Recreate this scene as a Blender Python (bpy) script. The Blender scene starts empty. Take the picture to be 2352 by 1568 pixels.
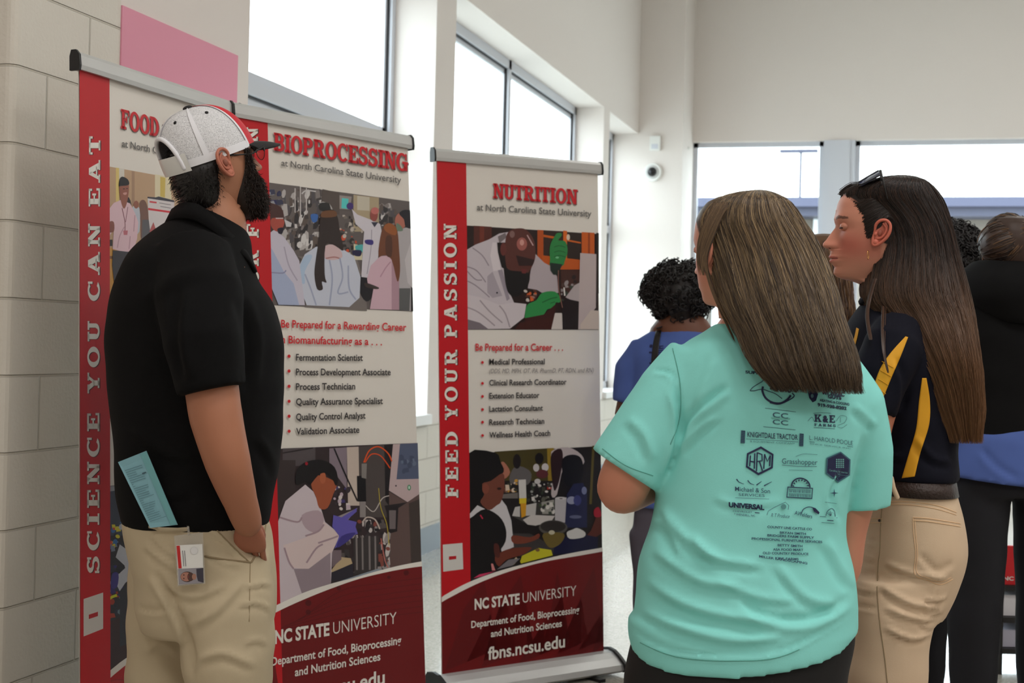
import bpy, bmesh, math, random
import numpy as np
from mathutils import Vector, Matrix, noise
from mathutils.bvhtree import BVHTree

random.seed(7)
C = bpy.context.scene.collection
sc = bpy.context.scene

# ------------------------------------------------------------------ camera, world, exposure, big lights
FPX = 3350.0; CXP = 1176.0; HYP = 787.0; ROLL = 0.025; CAMH = 1.313
cR, sR = math.cos(ROLL), math.sin(ROLL)
RT = Vector((0.9633, 0.2686, 0)).normalized()
FW = Vector((-0.2686, 0.9633, 0)).normalized()
UP = Vector((0, 0, 1))

def W(u, v, z):
    """point seen at photo pixel (u, v) at distance z metres in front of the camera"""
    du = u - CXP; dv = v - HYP
    x = cR * du + sR * dv; y = -sR * du + cR * dv
    return RT * (x * z / FPX) + FW * z + UP * (CAMH - y * z / FPX)

def PIX(p):
    z = p.dot(FW); x = p.dot(RT) / z * FPX; y = -(p.z - CAMH) / z * FPX
    return CXP + cR * x - sR * y, HYP + sR * x + cR * y

cam_d = bpy.data.cameras.new('camera'); cam = bpy.data.objects.new('camera', cam_d); C.objects.link(cam)
cam_d.sensor_width = 36; cam_d.lens = FPX / 2352 * 36
cam_d.clip_start = 0.05; cam_d.clip_end = 300
pit = math.atan(3 / FPX)
f_ = (FW * math.cos(pit) + UP * math.sin(pit)).normalized()
u_ = (UP * math.cos(pit) - FW * math.sin(pit)).normalized()
r_ = f_.cross(u_)
rc = r_ * cR + u_ * sR; uc = u_ * cR - r_ * sR
cam.matrix_world = Matrix(((rc.x, uc.x, -f_.x, 0), (rc.y, uc.y, -f_.y, 0), (rc.z, uc.z, -f_.z, CAMH), (0, 0, 0, 1)))
cam_d.dof.use_dof = True; cam_d.dof.focus_distance = 3.35; cam_d.dof.aperture_fstop = 7.5
sc.camera = cam

wd = bpy.data.worlds.new('sky'); sc.world = wd; wd.use_nodes = True
wd.node_tree.nodes['Background'].inputs[0].default_value = (0.89, 0.93, 1.0, 1)
wd.node_tree.nodes['Background'].inputs[1].default_value = 6.6
sc.view_settings.view_transform = 'Standard'; sc.view_settings.look = 'None'
sc.view_settings.exposure = 0.0; sc.view_settings.gamma = 1.0; sc.view_settings.use_curve_mapping = False

CEIL = 5.6
def area_lamp(loc, sx, sy, power, color, rot=(0, 0, 0)):
    d = bpy.data.lights.new('added_fill_lamp', 'AREA'); d.shape = 'RECTANGLE'; d.size = sx; d.size_y = sy
    d.energy = power; d.color = color
    o = bpy.data.objects.new('added_fill_lamp', d); C.objects.link(o); o.location = loc; o.rotation_euler = rot
    return o
LAMPS = [(-0.6, -2.5), (2.6, -2.5), (5.8, -2.5), (0.4, 2.0), (3.4, 2.0), (6.4, 2.0), (1.2, 8.0), (5.0, 8.0), (1.2, 12.5), (5.0, 12.5)]  # positions of fill lamps added to brighten the interior, all out of view
for lx, ly in LAMPS:
    area_lamp((lx, ly, CEIL - 0.12), 1.2, 1.2, 62 if ly < 5 else 32, (1.0, 0.965, 0.94))

# ------------------------------------------------------------------ helpers
def lin(c):
    c = c / 255.0
    return c / 12.92 if c <= 0.04045 else ((c + 0.055) / 1.055) ** 2.4
def L3(rgb): return (lin(rgb[0]), lin(rgb[1]), lin(rgb[2]))

def mat(name, rgb, rough=0.6, metal=0.0, bump=None, vary=0.0, vscale=30.0, attr=False, spec=0.5, coat=0.0, sheen=0.0):
    m = bpy.data.materials.new(name); m.use_nodes = True
    nt = m.node_tree; b = nt.nodes['Principled BSDF']
    col = L3(rgb)
    b.inputs['Base Color'].default_value = (*col, 1); b.inputs['Roughness'].default_value = rough
    b.inputs['Metallic'].default_value = metal; b.inputs['Specular IOR Level'].default_value = spec
    b.inputs['Coat Weight'].default_value = coat
    b.inputs['Sheen Weight'].default_value = sheen
    tc = nt.nodes.new('ShaderNodeTexCoord')
    src = None
    if attr:
        a = nt.nodes.new('ShaderNodeVertexColor'); a.layer_name = 'Col'; src = a.outputs['Color']
    if vary > 0:
        n = nt.nodes.new('ShaderNodeTexNoise'); n.inputs['Scale'].default_value = vscale; n.inputs['Detail'].default_value = 4
        nt.links.new(tc.outputs['Object'], n.inputs['Vector'])
        mr = nt.nodes.new('ShaderNodeMapRange'); mr.inputs[3].default_value = 1 - vary; mr.inputs[4].default_value = 1 + vary
        nt.links.new(n.outputs['Fac'], mr.inputs[0])
        mx = nt.nodes.new('ShaderNodeVectorMath'); mx.operation = 'SCALE'
        if src is None: mx.inputs[0].default_value = col
        else: nt.links.new(src, mx.inputs[0])
        nt.links.new(mr.outputs[0], mx.inputs['Scale']); src = mx.outputs[0]
    if src is not None: nt.links.new(src, b.inputs['Base Color'])
    if bump:
        sc_, st_, di_ = bump
        n2 = nt.nodes.new('ShaderNodeTexNoise'); n2.inputs['Scale'].default_value = sc_; n2.inputs['Detail'].default_value = 5
        nt.links.new(tc.outputs['Object'], n2.inputs['Vector'])
        bp = nt.nodes.new('ShaderNodeBump'); bp.inputs['Strength'].default_value = st_; bp.inputs['Distance'].default_value = di_
        nt.links.new(n2.outputs['Fac'], bp.inputs['Height']); nt.links.new(bp.outputs[0], b.inputs['Normal'])
    return m

def mesh_obj(name, V, Fc, m=None, parent=None, smooth=False, cols=None, mats=None, midx=None):
    me = bpy.data.meshes.new(name)
    me.from_pydata([tuple(v) for v in V], [], [tuple(f) for f in Fc]); me.update()
    if smooth: me.polygons.foreach_set('use_smooth', [True] * len(me.polygons))
    if cols is not None:
        ca = me.color_attributes.new('Col', 'FLOAT_COLOR', 'POINT')
        ca.data.foreach_set('color', np.array([(c[0], c[1], c[2], 1.0) for c in cols], dtype=np.float32).ravel())
    for mm in (mats or ([m] if m else [])): me.materials.append(mm)
    if midx is not None: me.polygons.foreach_set('material_index', midx)
    o = bpy.data.objects.new(name, me); C.objects.link(o)
    if parent is not None: o.parent = parent
    return o

class MB:
    def __init__(s): s.V = []; s.F = []; s.c = []
    def add(s, V, F, col=None):
        k = len(s.V); s.V += [Vector(v) for v in V]; s.F += [tuple(i + k for i in f) for f in F]
        s.c += [col or (1, 1, 1)] * len(V); return s
    def box(s, a, b, col=None):
        x0, y0, z0 = a; x1, y1, z1 = b
        V = [(x0, y0, z0), (x1, y0, z0), (x1, y1, z0), (x0, y1, z0), (x0, y0, z1), (x1, y0, z1), (x1, y1, z1), (x0, y1, z1)]
        return s.add(V, [(0, 3, 2, 1), (4, 5, 6, 7), (0, 1, 5, 4), (1, 2, 6, 5), (2, 3, 7, 6), (3, 0, 4, 7)], col)
    def obox(s, o, ax, ay, az, col=None):
        V = [o, o + ax, o + ax + ay, o + ay, o + az, o + ax + az, o + ax + ay + az, o + ay + az]
        return s.add(V, [(0, 3, 2, 1), (4, 5, 6, 7), (0, 1, 5, 4), (1, 2, 6, 5), (2, 3, 7, 6), (3, 0, 4, 7)], col)
    def tube(s, pts, rad, n=12, col=None, flat=False, squash=None, closed=False):
        V, F = tube_vf(pts, rad, n, flat, squash, closed); return s.add(V, F, col)
    def sphere(s, c, r, n=12, col=None, ax=None):
        V = []; F = []
        r3 = r if isinstance(r, (tuple, list)) else (r, r, r)
        ax = ax or (Vector((1, 0, 0)), Vector((0, 1, 0)), Vector((0, 0, 1)))
        c = Vector(c)
        for i in range(1, n):
            ph = math.pi * i / n
            for j in range(2 * n):
                th = math.pi * j / n
                V.append(c + ax[0] * (r3[0] * math.sin(ph) * math.cos(th)) + ax[1] * (r3[1] * math.sin(ph) * math.sin(th)) + ax[2] * (r3[2] * math.cos(ph)))
        m2 = 2 * n
        for i in range(n - 2):
            for j in range(m2):
                F.append((i * m2 + j, (i + 1) * m2 + j, (i + 1) * m2 + (j + 1) % m2, i * m2 + (j + 1) % m2))
        V.append(c + ax[2] * r3[2]); V.append(c - ax[2] * r3[2])
        for j in range(m2):
            F.append((len(V) - 2, j, (j + 1) % m2)); F.append((len(V) - 1, (n - 2) * m2 + (j + 1) % m2, (n - 2) * m2 + j))
        return s.add(V, F, col)
    def obj(s, name, m, parent=None, smooth=False, attr=False):
        return mesh_obj(name, s.V, s.F, m, parent, smooth, cols=s.c if attr else None)

def catmull(P, m, closed=False):
    """resample a list of tuples/Vectors, m points per span"""
    P = [np.array(p, float) for p in P]; n = len(P); out = []
    rng = range(n) if closed else range(n - 1)
    for i in rng:
        if closed: p0, p1, p2, p3 = P[(i - 1) % n], P[i], P[(i + 1) % n], P[(i + 2) % n]
        else: p0, p1, p2, p3 = P[max(i - 1, 0)], P[i], P[i + 1], P[min(i + 2, n - 1)]
        for k in range(m):
            t = k / m
            out.append(0.5 * ((2 * p1) + (-p0 + p2) * t + (2 * p0 - 5 * p1 + 4 * p2 - p3) * t * t + (-p0 + 3 * p1 - 3 * p2 + p3) * t ** 3))
    if not closed: out.append(P[-1])
    return out

def tube_vf(pts, rad, n=12, flat=False, squash=None, closed=False):
    pts = [Vector(p) for p in pts]; m = len(pts)
    rad = rad if isinstance(rad, (list, tuple)) else [rad] * m
    V = []; F = []
    t0 = (pts[1] - pts[0]).normalized()
    ref = Vector((0, 0, 1)) if abs(t0.z) < 0.9 else Vector((1, 0, 0))
    if squash: ref = Vector(squash[0])
    a = (ref - t0 * ref.dot(t0)).normalized()
    rings = []
    for i in range(m):
        if closed: t = (pts[(i + 1) % m] - pts[i - 1]).normalized()
        else: t = (pts[min(i + 1, m - 1)] - pts[max(i - 1, 0)]).normalized()
        a = (a - t * a.dot(t)).normalized(); b = t.cross(a)
        rings.append((pts[i], t, a.copy(), b, rad[i]))
    if not flat and not closed:
        p, t, a0, b0, r = rings[0]; pre = [(p - t * r * math.sin(x), t, a0, b0, r * math.cos(x)) for x in (1.35, 0.9, 0.45)]
        p, t, a1, b1, r = rings[-1]; post = [(p + t * r * math.sin(x), t, a1, b1, r * math.cos(x)) for x in (0.45, 0.9, 1.35)]
        rings = pre + rings + post
    q = squash[1] if squash else 1.0
    for p, t, a_, b_, r in rings:
        for j in range(n):
            th = 2 * math.pi * j / n
            V.append(p + a_ * (r * q * math.cos(th)) + b_ * (r * math.sin(th)))
    k = len(rings)
    for i in range(k if closed else k - 1):
        for j in range(n):
            i2 = (i + 1) % k
            F.append((i * n + j, i * n + (j + 1) % n, i2 * n + (j + 1) % n, i2 * n + j))
    if not closed:
        F.append(tuple(range(n))[::-1]); F.append(tuple((k - 1) * n + j for j in range(n)))
    return V, F

def loft_vf(secs, n=48, m=4, pw=1.0):
    """secs: list of (center Vector, A Vector, B Vector); closed tube with caps"""
    raw = [list(s[0]) + list(s[1]) + list(s[2]) for s in secs]
    R_ = catmull(raw, m); V = []; F = []
    for r in R_:
        c = Vector(r[0:3]); A = Vector(r[3:6]); B = Vector(r[6:9])
        for j in range(n):
            th = 2 * math.pi * j / n; x = math.cos(th); y = math.sin(th)
            x = math.copysign(abs(x) ** pw, x); y = math.copysign(abs(y) ** pw, y)
            V.append(c + A * x + B * y)
    k = len(R_)
    for i in range(k - 1):
        for j in range(n):
            F.append((i * n + j, i * n + (j + 1) % n, (i + 1) * n + (j + 1) % n, (i + 1) * n + j))
    F.append(tuple(range(n))[::-1]); F.append(tuple((k - 1) * n + j for j in range(n)))
    return V, F

def sec(v, ul, ur, z, b, skew=0.0):
    """horizontal body section: seen at photo row v between columns ul and ur, b = half depth"""
    p = W(ul, v, z); q = W(ur, v, z); c = (p + q) / 2; A = (q - p) / 2; A.z = 0
    return (c, A + FW * skew, FW * b)

def fuse(mb, voxel, smooth=3, fac=0.5):
    """join closed shapes into one continuous surface"""
    me = bpy.data.meshes.new('tmp'); me.from_pydata([tuple(v) for v in mb.V], [], mb.F)
    bm = bmesh.new(); bm.from_mesh(me); bmesh.ops.triangulate(bm, faces=[f for f in bm.faces if len(f.verts) > 4]); 
    bm.to_mesh(me); bm.free()
    o = bpy.data.objects.new('tmp', me); C.objects.link(o)
    md = o.modifiers.new('r', 'REMESH'); md.mode = 'VOXEL'; md.voxel_size = voxel
    if smooth:
        s = o.modifiers.new('s', 'SMOOTH'); s.factor = fac; s.iterations = smooth
    dg = bpy.context.evaluated_depsgraph_get(); ev = o.evaluated_get(dg); em = ev.to_mesh()
    V = np.empty(len(em.vertices) * 3); em.vertices.foreach_get('co', V); V = V.reshape(-1, 3)
    N = np.empty(len(em.vertices) * 3); em.vertices.foreach_get('normal', N); N = N.reshape(-1, 3)
    F = [tuple(p.vertices) for p in em.polygons]
    ev.to_mesh_clear(); bpy.data.objects.remove(o); bpy.data.meshes.remove(me)
    return V, N, F

def pixnp(V):
    z = V @ np.array(FW); x = V @ np.array(RT) / z * FPX; y = -(V[:, 2] - CAMH) / z * FPX
    return np.stack([CXP + cR * x - sR * y, HYP + sR * x + cR * y], 1)

def folds(V, N, lines, facing=True):
    """press creases and ridges into a cloth mesh along photo-space polylines; (points, amplitude m, width px)"""
    P = pixnp(V); D = np.zeros(len(V))
    tocam = -(V - np.array([0, 0, CAMH])); tocam /= np.linalg.norm(tocam, axis=1)[:, None]
    fac = np.clip((N * tocam).sum(1) * 1.5, 0, 1)
    for pts, amp, wid in lines:
        pts = np.array(catmull(pts, 5)); best = np.full(len(V), 1e9); side = np.zeros(len(V))
        tt = np.zeros(len(V)); n = len(pts) - 1
        for i in range(n):
            a = pts[i]; b = pts[i + 1]; ab = b - a; L = (ab @ ab) + 1e-9
            t = np.clip(((P - a) @ ab) / L, 0, 1); q = a + t[:, None] * ab; dd = np.linalg.norm(P - q, axis=1)
            m = dd < best
            best[m] = dd[m]; tt[m] = (i + t[m]) / n
            cr = (ab[0] * (P[:, 1] - a[1]) - ab[1] * (P[:, 0] - a[0])) / math.sqrt(L)
            side[m] = cr[m]
        env = np.clip(np.sin(np.clip(tt, 0.0, 1.0) * math.pi) * 1.6, 0, 1)
        s = side / wid
        D += amp * env * (np.exp(-(best / wid) ** 2) - 0.75 * np.exp(-((best - 1.5 * wid) / wid) ** 2) * (s > 0))
    return V + N * (D * fac)[:, None]

def wrinkle(V, N, amp, scale, seed=0):
    d = np.array([noise.noise(Vector((v[0] * scale + seed, v[1] * scale, v[2] * scale * 1.8))) for v in V])
    return V + N * (d * amp)[:, None]

def bvh_of(o):
    me = o.data
    return BVHTree.FromPolygons([o.matrix_world @ v.co if False else v.co.copy() for v in me.vertices], [tuple(p.vertices) for p in me.polygons])

CAMP = Vector((0, 0, CAMH))
def drape(bvh, u, v, off=0.0015, fallback=3.0):
    """point of a surface seen at pixel (u, v)"""
    d = (W(u, v, 1.0) - CAMP).normalized()
    h = bvh.ray_cast(CAMP, d)
    if h[0] is None: return W(u, v, fallback)
    return h[0] - d * off

def plane_map(O, n, off=0.0):
    def f(u, v, k=0.0):
        d = (W(u, v, 1.0) - CAMP); t = (O - CAMP).dot(n) / d.dot(n)
        return CAMP + d * t + n * (off + k)
    return f

# ---- plain sans text as 2-D meshes
def text2d(s, bold=0.0, shear=0.0):
    cu = bpy.data.curves.new('t', 'FONT'); cu.body = s; cu.size = 1.0; cu.offset = bold; cu.shear = shear; cu.resolution_u = 3
    o = bpy.data.objects.new('t', cu); C.objects.link(o)
    dg = bpy.context.evaluated_depsgraph_get(); dg.update()
    me = bpy.data.meshes.new_from_object(o.evaluated_get(dg))
    V = [(v.co.x, v.co.y) for v in me.vertices]; F = [tuple(p.vertices) for p in me.polygons]
    bpy.data.objects.remove(o); bpy.data.curves.remove(cu); bpy.data.meshes.remove(me)
    x0 = min(v[0] for v in V); x1 = max(v[0] for v in V)
    return [((v[0] - x0) / (x1 - x0), v[1] / 0.73) for v in V], F   # x in 0..1, cap height = 1

# ---- bold slab-serif capitals, drawn stroke by stroke
def glyph(ch, t=0.24, sl=0.14):
    P = []; F_ = []
    def poly(*pts):
        k = len(P); P.extend(pts); F_.append(tuple(range(k, k + len(pts))))
    def rect(x0, y0, x1, y1): poly((x0, y0), (x1, y0), (x1, y1), (x0, y1))
    def arc(cx, cy, rx, ry, a0, a1, tx=t, ty=sl, n=14):
        k = len(P)
        for i in range(n + 1):
            a = math.radians(a0 + (a1 - a0) * i / n); c, s = math.cos(a), math.sin(a)
            P.append((cx + rx * c, cy + ry * s)); P.append((cx + (rx - tx) * c, cy + (ry - ty) * s))
        for i in range(n): F_.append((k + 2 * i, k + 2 * i + 1, k + 2 * i + 3, k + 2 * i + 2))
    w = 0.8
    if ch == 'I': w = 0.5; rect(0.25 - t / 2, 0, 0.25 + t / 2, 1); rect(0, 0, 0.5, sl); rect(0, 1 - sl, 0.5, 1)
    elif ch in 'EF':
        rect(0.1, 0, 0.1 + t, 1); rect(0, 1 - sl, 0.78, 1); rect(0.68, 0.7, 0.78, 1); rect(0.2, 0.44, 0.52, 0.44 + sl * .9); rect(0.48, 0.34, 0.57, 0.68)
        if ch == 'E': rect(0, 0, 0.8, sl); rect(0.7, 0, 0.8, 0.32)
        else: rect(0, 0, 0.48, sl)
    elif ch == 'N':
        w = 0.95; rect(0.1, 0, 0.1 + t * .7, 1); rect(0.7, 0, 0.7 + t * .7, 1); poly((0.08, 1), (0.36, 1), (0.87, 0), (0.62, 0))
        rect(0, 0, 0.38, sl); rect(0, 1 - sl, 0.3, 1); rect(0.58, 1 - sl, 0.98, 1)
    elif ch == 'U':
        w = 0.92; rect(0.1, 0.3, 0.1 + t, 1); rect(0.62, 0.3, 0.62 + t * .8, 1); arc(0.455, 0.32, 0.357, 0.32, 180, 360, t * .9)
        rect(0, 1 - sl, 0.44, 1); rect(0.52, 1 - sl, 0.92, 1)
    elif ch == 'T':
        rect(0.4 - t / 2, 0, 0.4 + t / 2, 1); rect(0, 1 - sl, 0.8, 1); rect(0, 0.68, 0.1, 1); rect(0.7, 0.68, 0.8, 1); rect(0.18, 0, 0.62, sl)
    elif ch in 'RPBD':
        w = 0.86; rect(0.1, 0, 0.1 + t, 1); rect(0, 0, 0.46 if ch in 'RP' else 0.4, sl); rect(0, 1 - sl, 0.4, 1)
        if ch == 'D': arc(0.36, 0.5, 0.5, 0.5, -90, 90)
        else:
            rect(0.3, 1 - sl, 0.52, 1); rect(0.3, 0.44, 0.52, 0.44 + sl); arc(0.5, 0.72, 0.32, 0.28, -90, 90)
            if ch == 'B': rect(0.3, 0, 0.52, sl); arc(0.5, 0.29, 0.36, 0.29, -90, 90)
            if ch == 'R': poly((0.42, 0.46), (0.66, 0.46), (0.86, 0), (0.6, 0)); rect(0.6, 0, 0.96, sl); w = 0.96
    elif ch == 'O': w = 0.94; arc(0.47, 0.5, 0.47, 0.52, 0, 360, n=28)
    elif ch == 'C': w = 0.88; arc(0.47, 0.5, 0.47, 0.52, 50, 318, n=24); rect(0.74, 0.62, 0.84, 1.0)
    elif ch == 'G': w = 0.94; arc(0.47, 0.5, 0.47, 0.52, 50, 330, n=24); rect(0.74, 0.62, 0.84, 1.0); rect(0.66, 0.02, 0.66 + t, 0.42); rect(0.5, 0.4, 0.98, 0.4 + sl)
    elif ch == 'S':
        w = 0.78; arc(0.38, 0.73, 0.34, 0.29, 20, 270, t * .9, sl, 18); arc(0.39, 0.28, 0.37, 0.30, -160, 90, t * .9, sl, 18)
        rect(0.62, 0.66, 0.72, 1.0); rect(0.03, 0, 0.13, 0.36)
    elif ch == 'A':
        w = 1.0; poly((0.36, 1), (0.5, 0.8), (0.24, 0), (0.1, 0)); poly((0.36, 1), (0.64, 1), (0.92, 0), (0.64, 0)); rect(0.24, 0.26, 0.72, 0.26 + sl * .8)
        rect(0, 0, 0.36, sl); rect(0.56, 0, 1.0, sl)
    elif ch == 'Y':
        w = 0.94; rect(0.47 - t / 2, 0, 0.47 + t / 2, 0.48); poly((0.08, 1), (0.34, 1), (0.58, 0.42), (0.36, 0.42)); poly((0.68, 1), (0.84, 1), (0.58, 0.4), (0.45, 0.42))
        rect(0, 1 - sl, 0.4, 1); rect(0.58, 1 - sl, 0.94, 1); rect(0.24, 0, 0.7, sl)
    elif ch == 'K':
        w = 0.98; rect(0.1, 0, 0.1 + t, 1); rect(0, 0, 0.44, sl); rect(0, 1 - sl, 0.44, 1); poly((0.3, 0.4), (0.72, 0.92), (0.9, 0.92), (0.46, 0.38)); poly((0.42, 0.56), (0.6, 0.68), (0.92, 0.1), (0.66, 0.1)); rect(0.56, 0, 0.98, sl); rect(0.56, 1 - sl, 0.96, 1)
    elif ch == 'M':
        w = 1.16; rect(0.1, 0, 0.26, 1); rect(0.8, 0, 0.8 + t, 1); poly((0.08, 1), (0.34, 1), (0.62, 0.3), (0.5, 0.1)); poly((0.86, 1), (1.06, 1), (0.62, 0.1), (0.5, 0.1)); rect(0, 0, 0.38, sl); rect(0.68, 0, 1.14, sl); rect(0, 1 - sl, 0.3, 1); rect(0.86, 1 - sl, 1.14, 1)
    elif ch == ' ': w = 0.45
    return P, F_, w

def slab2d(s, gap=0.1, t=0.24, sl=0.14):
    V = []; F = []; x = 0
    for ch in s:
        P, G, w = glyph(ch, t, sl); k = len(V)
        V += [(p[0] + x, p[1]) for p in P]; F += [tuple(i + k for i in f) for f in G]; x += w + gap
    x -= gap
    return [(v[0] / x, v[1]) for v in V], F

class Print:
    """coloured print: shapes are laid on a surface through a map (u, v, lift) -> point"""
    def __init__(s, fmap, step=0.00004): s.f = fmap; s.V = []; s.F = []; s.c = []; s.k = 0; s.step = step
    def flat(s, V2, F2, rgb, same=False):
        if not same: s.k += 1
        b = len(s.V); col = L3(rgb)
        s.V += [s.f(p[0], p[1], s.k * s.step) for p in V2]; s.F += [tuple(i + b for i in f) for f in F2]; s.c += [col] * len(V2)
    def poly(s, pts, rgb, m=0, same=False):
        if m: pts = [tuple(p) for p in catmull(pts, m, True)]
        s.flat(pts, [tuple(range(len(pts)))], rgb, same)
    def solid(s, pts, rgb, rings=5, m=0, sub=3):
        """filled shape with inner rings, so that it follows a curved surface"""
        if m: pts = [tuple(p) for p in catmull(pts, m, True)]
        P = []
        for i in range(len(pts)):
            a, b = np.array(pts[i], float), np.array(pts[(i + 1) % len(pts)], float)
            P += [a + (b - a) * k / sub for k in range(sub)]
        c = sum(P) / len(P); n = len(P); V = []
        for r_ in range(rings): V += [tuple(c + (p - c) * (1 - r_ / rings)) for p in P]
        V.append(tuple(c)); F = [(r_ * n + i, r_ * n + (i + 1) % n, (r_ + 1) * n + (i + 1) % n, (r_ + 1) * n + i) for r_ in range(rings - 1) for i in range(n)]
        F += [((rings - 1) * n + i, (rings - 1) * n + (i + 1) % n, len(V) - 1) for i in range(n)]
        s.flat(V, F, rgb); s.k += 14
    def ell(s, cx, cy, rx, ry, rgb, n=20, same=False, rot=0.0):
        c, q = math.cos(rot), math.sin(rot)
        s.poly([(cx + rx * math.cos(6.2832 * i / n) * c - ry * math.sin(6.2832 * i / n) * q, cy + rx * math.cos(6.2832 * i / n) * q + ry * math.sin(6.2832 * i / n) * c) for i in range(n)], rgb, same=same)
    def line(s, pts, w, rgb, m=5, same=False, w1=None):
        pts = np.array(catmull(pts, m)) if m else np.array(pts, float); V = []; F = []; n = len(pts)
        for i in range(n):
            d = pts[min(i + 1, n - 1)] - pts[max(i - 1, 0)]; d /= (np.linalg.norm(d) + 1e-9); q = np.array([-d[1], d[0]])
            ww = w + ((w1 if w1 is not None else w) - w) * i / max(n - 1, 1)
            V += [tuple(pts[i] + q * ww / 2), tuple(pts[i] - q * ww / 2)]
        s.flat(V, [(2 * i, 2 * i + 1, 2 * i + 3, 2 * i + 2) for i in range(n - 1)], rgb, same)
    def text(s, t, p0, p1, h0, h1, rgb, slab=False, bold=0.0, shear=0.0, gap=0.1, up=None, same=False):
        V, F = slab2d(t, gap) if slab else text2d(t, bold, shear)
        p0 = np.array(p0, float); p1 = np.array(p1, float)
        up0 = np.array(up if up is not None else (0, -1), float)
        s.flat([tuple(p0 + (p1 - p0) * v[0] + up0 * v[1] * (h0 + (h1 - h0) * v[0])) for v in V], F, rgb, same)
    def clutter(s, x0, y0, x1, y1, n, pal, smin, smax, seed=1, tall=1.5):
        r = random.Random(seed); s.k += 1
        for i in range(n):
            x = r.uniform(x0, x1); y = r.uniform(y0, y1); a = r.uniform(smin, smax); b = a * r.uniform(0.5, tall)
            x = min(max(x, x0 + a), x1 - a); y = min(max(y, y0 + b), y1 - b)
            s.k += 0.05
            s.ell(x, y, a, b, r.choice(pal), n=7, same=True, rot=r.uniform(0, 0.5)) if r.random() < 0.5 else s.poly([(x - a, y - b), (x + a * .6, y - b), (x + a, y + b * .7), (x - a * .8, y + b)], r.choice(pal), same=True)
    def obj(s, name, m, parent=None): return mesh_obj(name, s.V, s.F, m, parent, cols=s.c)

def tag(o, label, cat, group=None):
    o['label'] = label; o['category'] = cat
    if group: o['group'] = group
    return o
def struct(o): o['kind'] = 'structure'; return o
def empty(name, loc, label=None, cat=None, group=None):
    o = bpy.data.objects.new(name, None); C.objects.link(o); o.location = loc; o.empty_display_size = 0.1
    if label: tag(o, label, cat, group)
    return o
def adopt(child, root):
    """parent keeping world coordinates (meshes are built in world space)"""
    child.parent = root; child.matrix_parent_inverse = Matrix.Translation(-Vector(root.location)); return child
# ------------------------------------------------------------------ materials
M = {}
M['paint'] = mat('wall_paint', (226, 218, 212), 0.7, bump=(60, 0.05, 0.01))
M['ceil'] = mat('ceiling_paint', (235, 233, 228), 0.9)
M['frame'] = mat('window_frame_paint', (205, 208, 216), 0.4)
M['gasket'] = mat('black_gasket', (40, 40, 44), 0.6)
M['sill'] = mat('sill_white', (240, 242, 242), 0.35)
M['base'] = mat('baseboard_grey', (150, 162, 172), 0.5)
M['white_plastic'] = mat('white_plastic', (232, 232, 228), 0.35)
M['dark_glass'] = mat('dark_glass', (18, 18, 22), 0.12)
M['alu'] = mat('brushed_aluminium', (196, 196, 194), 0.35, 0.35)
M['black'] = mat('black_plastic', (16, 16, 17), 0.45)
M['print'] = mat('printed_vinyl', (255, 255, 255), 0.42, attr=True, spec=0.35)
M['asphalt'] = mat('outdoor_concrete', (190, 190, 186), 0.9, vary=0.1, vscale=2)
M['tan'] = mat('tan_siding', (116, 108, 100), 0.8)
M['eave'] = mat('eave_metal', (60, 63, 84), 0.5)
M['roofm'] = mat('roof_metal', (70, 73, 96), 0.5)

def block_mat():
    m = bpy.data.materials.new('painted_block'); m.use_nodes = True; nt = m.node_tree; b = nt.nodes['Principled BSDF']
    tc = nt.nodes.new('ShaderNodeTexCoord'); sx = nt.nodes.new('ShaderNodeSeparateXYZ'); nt.links.new(tc.outputs['Object'], sx.inputs[0])
    cb = nt.nodes.new('ShaderNodeCombineXYZ')
    ad = nt.nodes.new('ShaderNodeMath'); ad.operation = 'ADD'; nt.links.new(sx.outputs[0], ad.inputs[0]); nt.links.new(sx.outputs[1], ad.inputs[1])
    nt.links.new(ad.outputs[0], cb.inputs[0]); nt.links.new(sx.outputs[2], cb.inputs[1])
    mp = nt.nodes.new('ShaderNodeMapping'); nt.links.new(cb.outputs[0], mp.inputs[0])
    mp.inputs['Location'].default_value = BLOCK_OFF
    br = nt.nodes.new('ShaderNodeTexBrick'); nt.links.new(mp.outputs[0], br.inputs['Vector'])
    br.inputs['Scale'].default_value = 1.0; br.inputs['Brick Width'].default_value = 0.4064; br.inputs['Row Height'].default_value = 0.2032
    br.inputs['Mortar Size'].default_value = 0.0042; br.inputs['Mortar Smooth'].default_value = 0.6; br.inputs['Bias'].default_value = 0
    br.inputs['Color1'].default_value = (*L3((214, 208, 196)), 1); br.inputs['Color2'].default_value = (*L3((217, 212, 201)), 1); br.inputs['Mortar'].default_value = (*L3((196, 190, 176)), 1)
    nt.links.new(br.outputs['Color'], b.inputs['Base Color']); b.inputs['Roughness'].default_value = 0.5
    n = nt.nodes.new('ShaderNodeTexNoise'); n.inputs['Scale'].default_value = 90; n.inputs['Detail'].default_value = 6; nt.links.new(tc.outputs['Object'], n.inputs['Vector'])
    mu = nt.nodes.new('ShaderNodeMath'); mu.operation = 'MULTIPLY_ADD'; nt.links.new(br.outputs['Fac'], mu.inputs[0]); mu.inputs[1].default_value = -1.0
    ms = nt.nodes.new('ShaderNodeMath'); ms.operation = 'MULTIPLY'; nt.links.new(n.outputs['Fac'], ms.inputs[0]); ms.inputs[1].default_value = 0.25
    nt.links.new(ms.outputs[0], mu.inputs[2])
    bp = nt.nodes.new('ShaderNodeBump'); bp.inputs['Strength'].default_value = 0.9; bp.inputs['Distance'].default_value = 0.006
    nt.links.new(mu.outputs[0], bp.inputs['Height']); nt.links.new(bp.outputs[0], b.inputs['Normal'])
    return m
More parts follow.
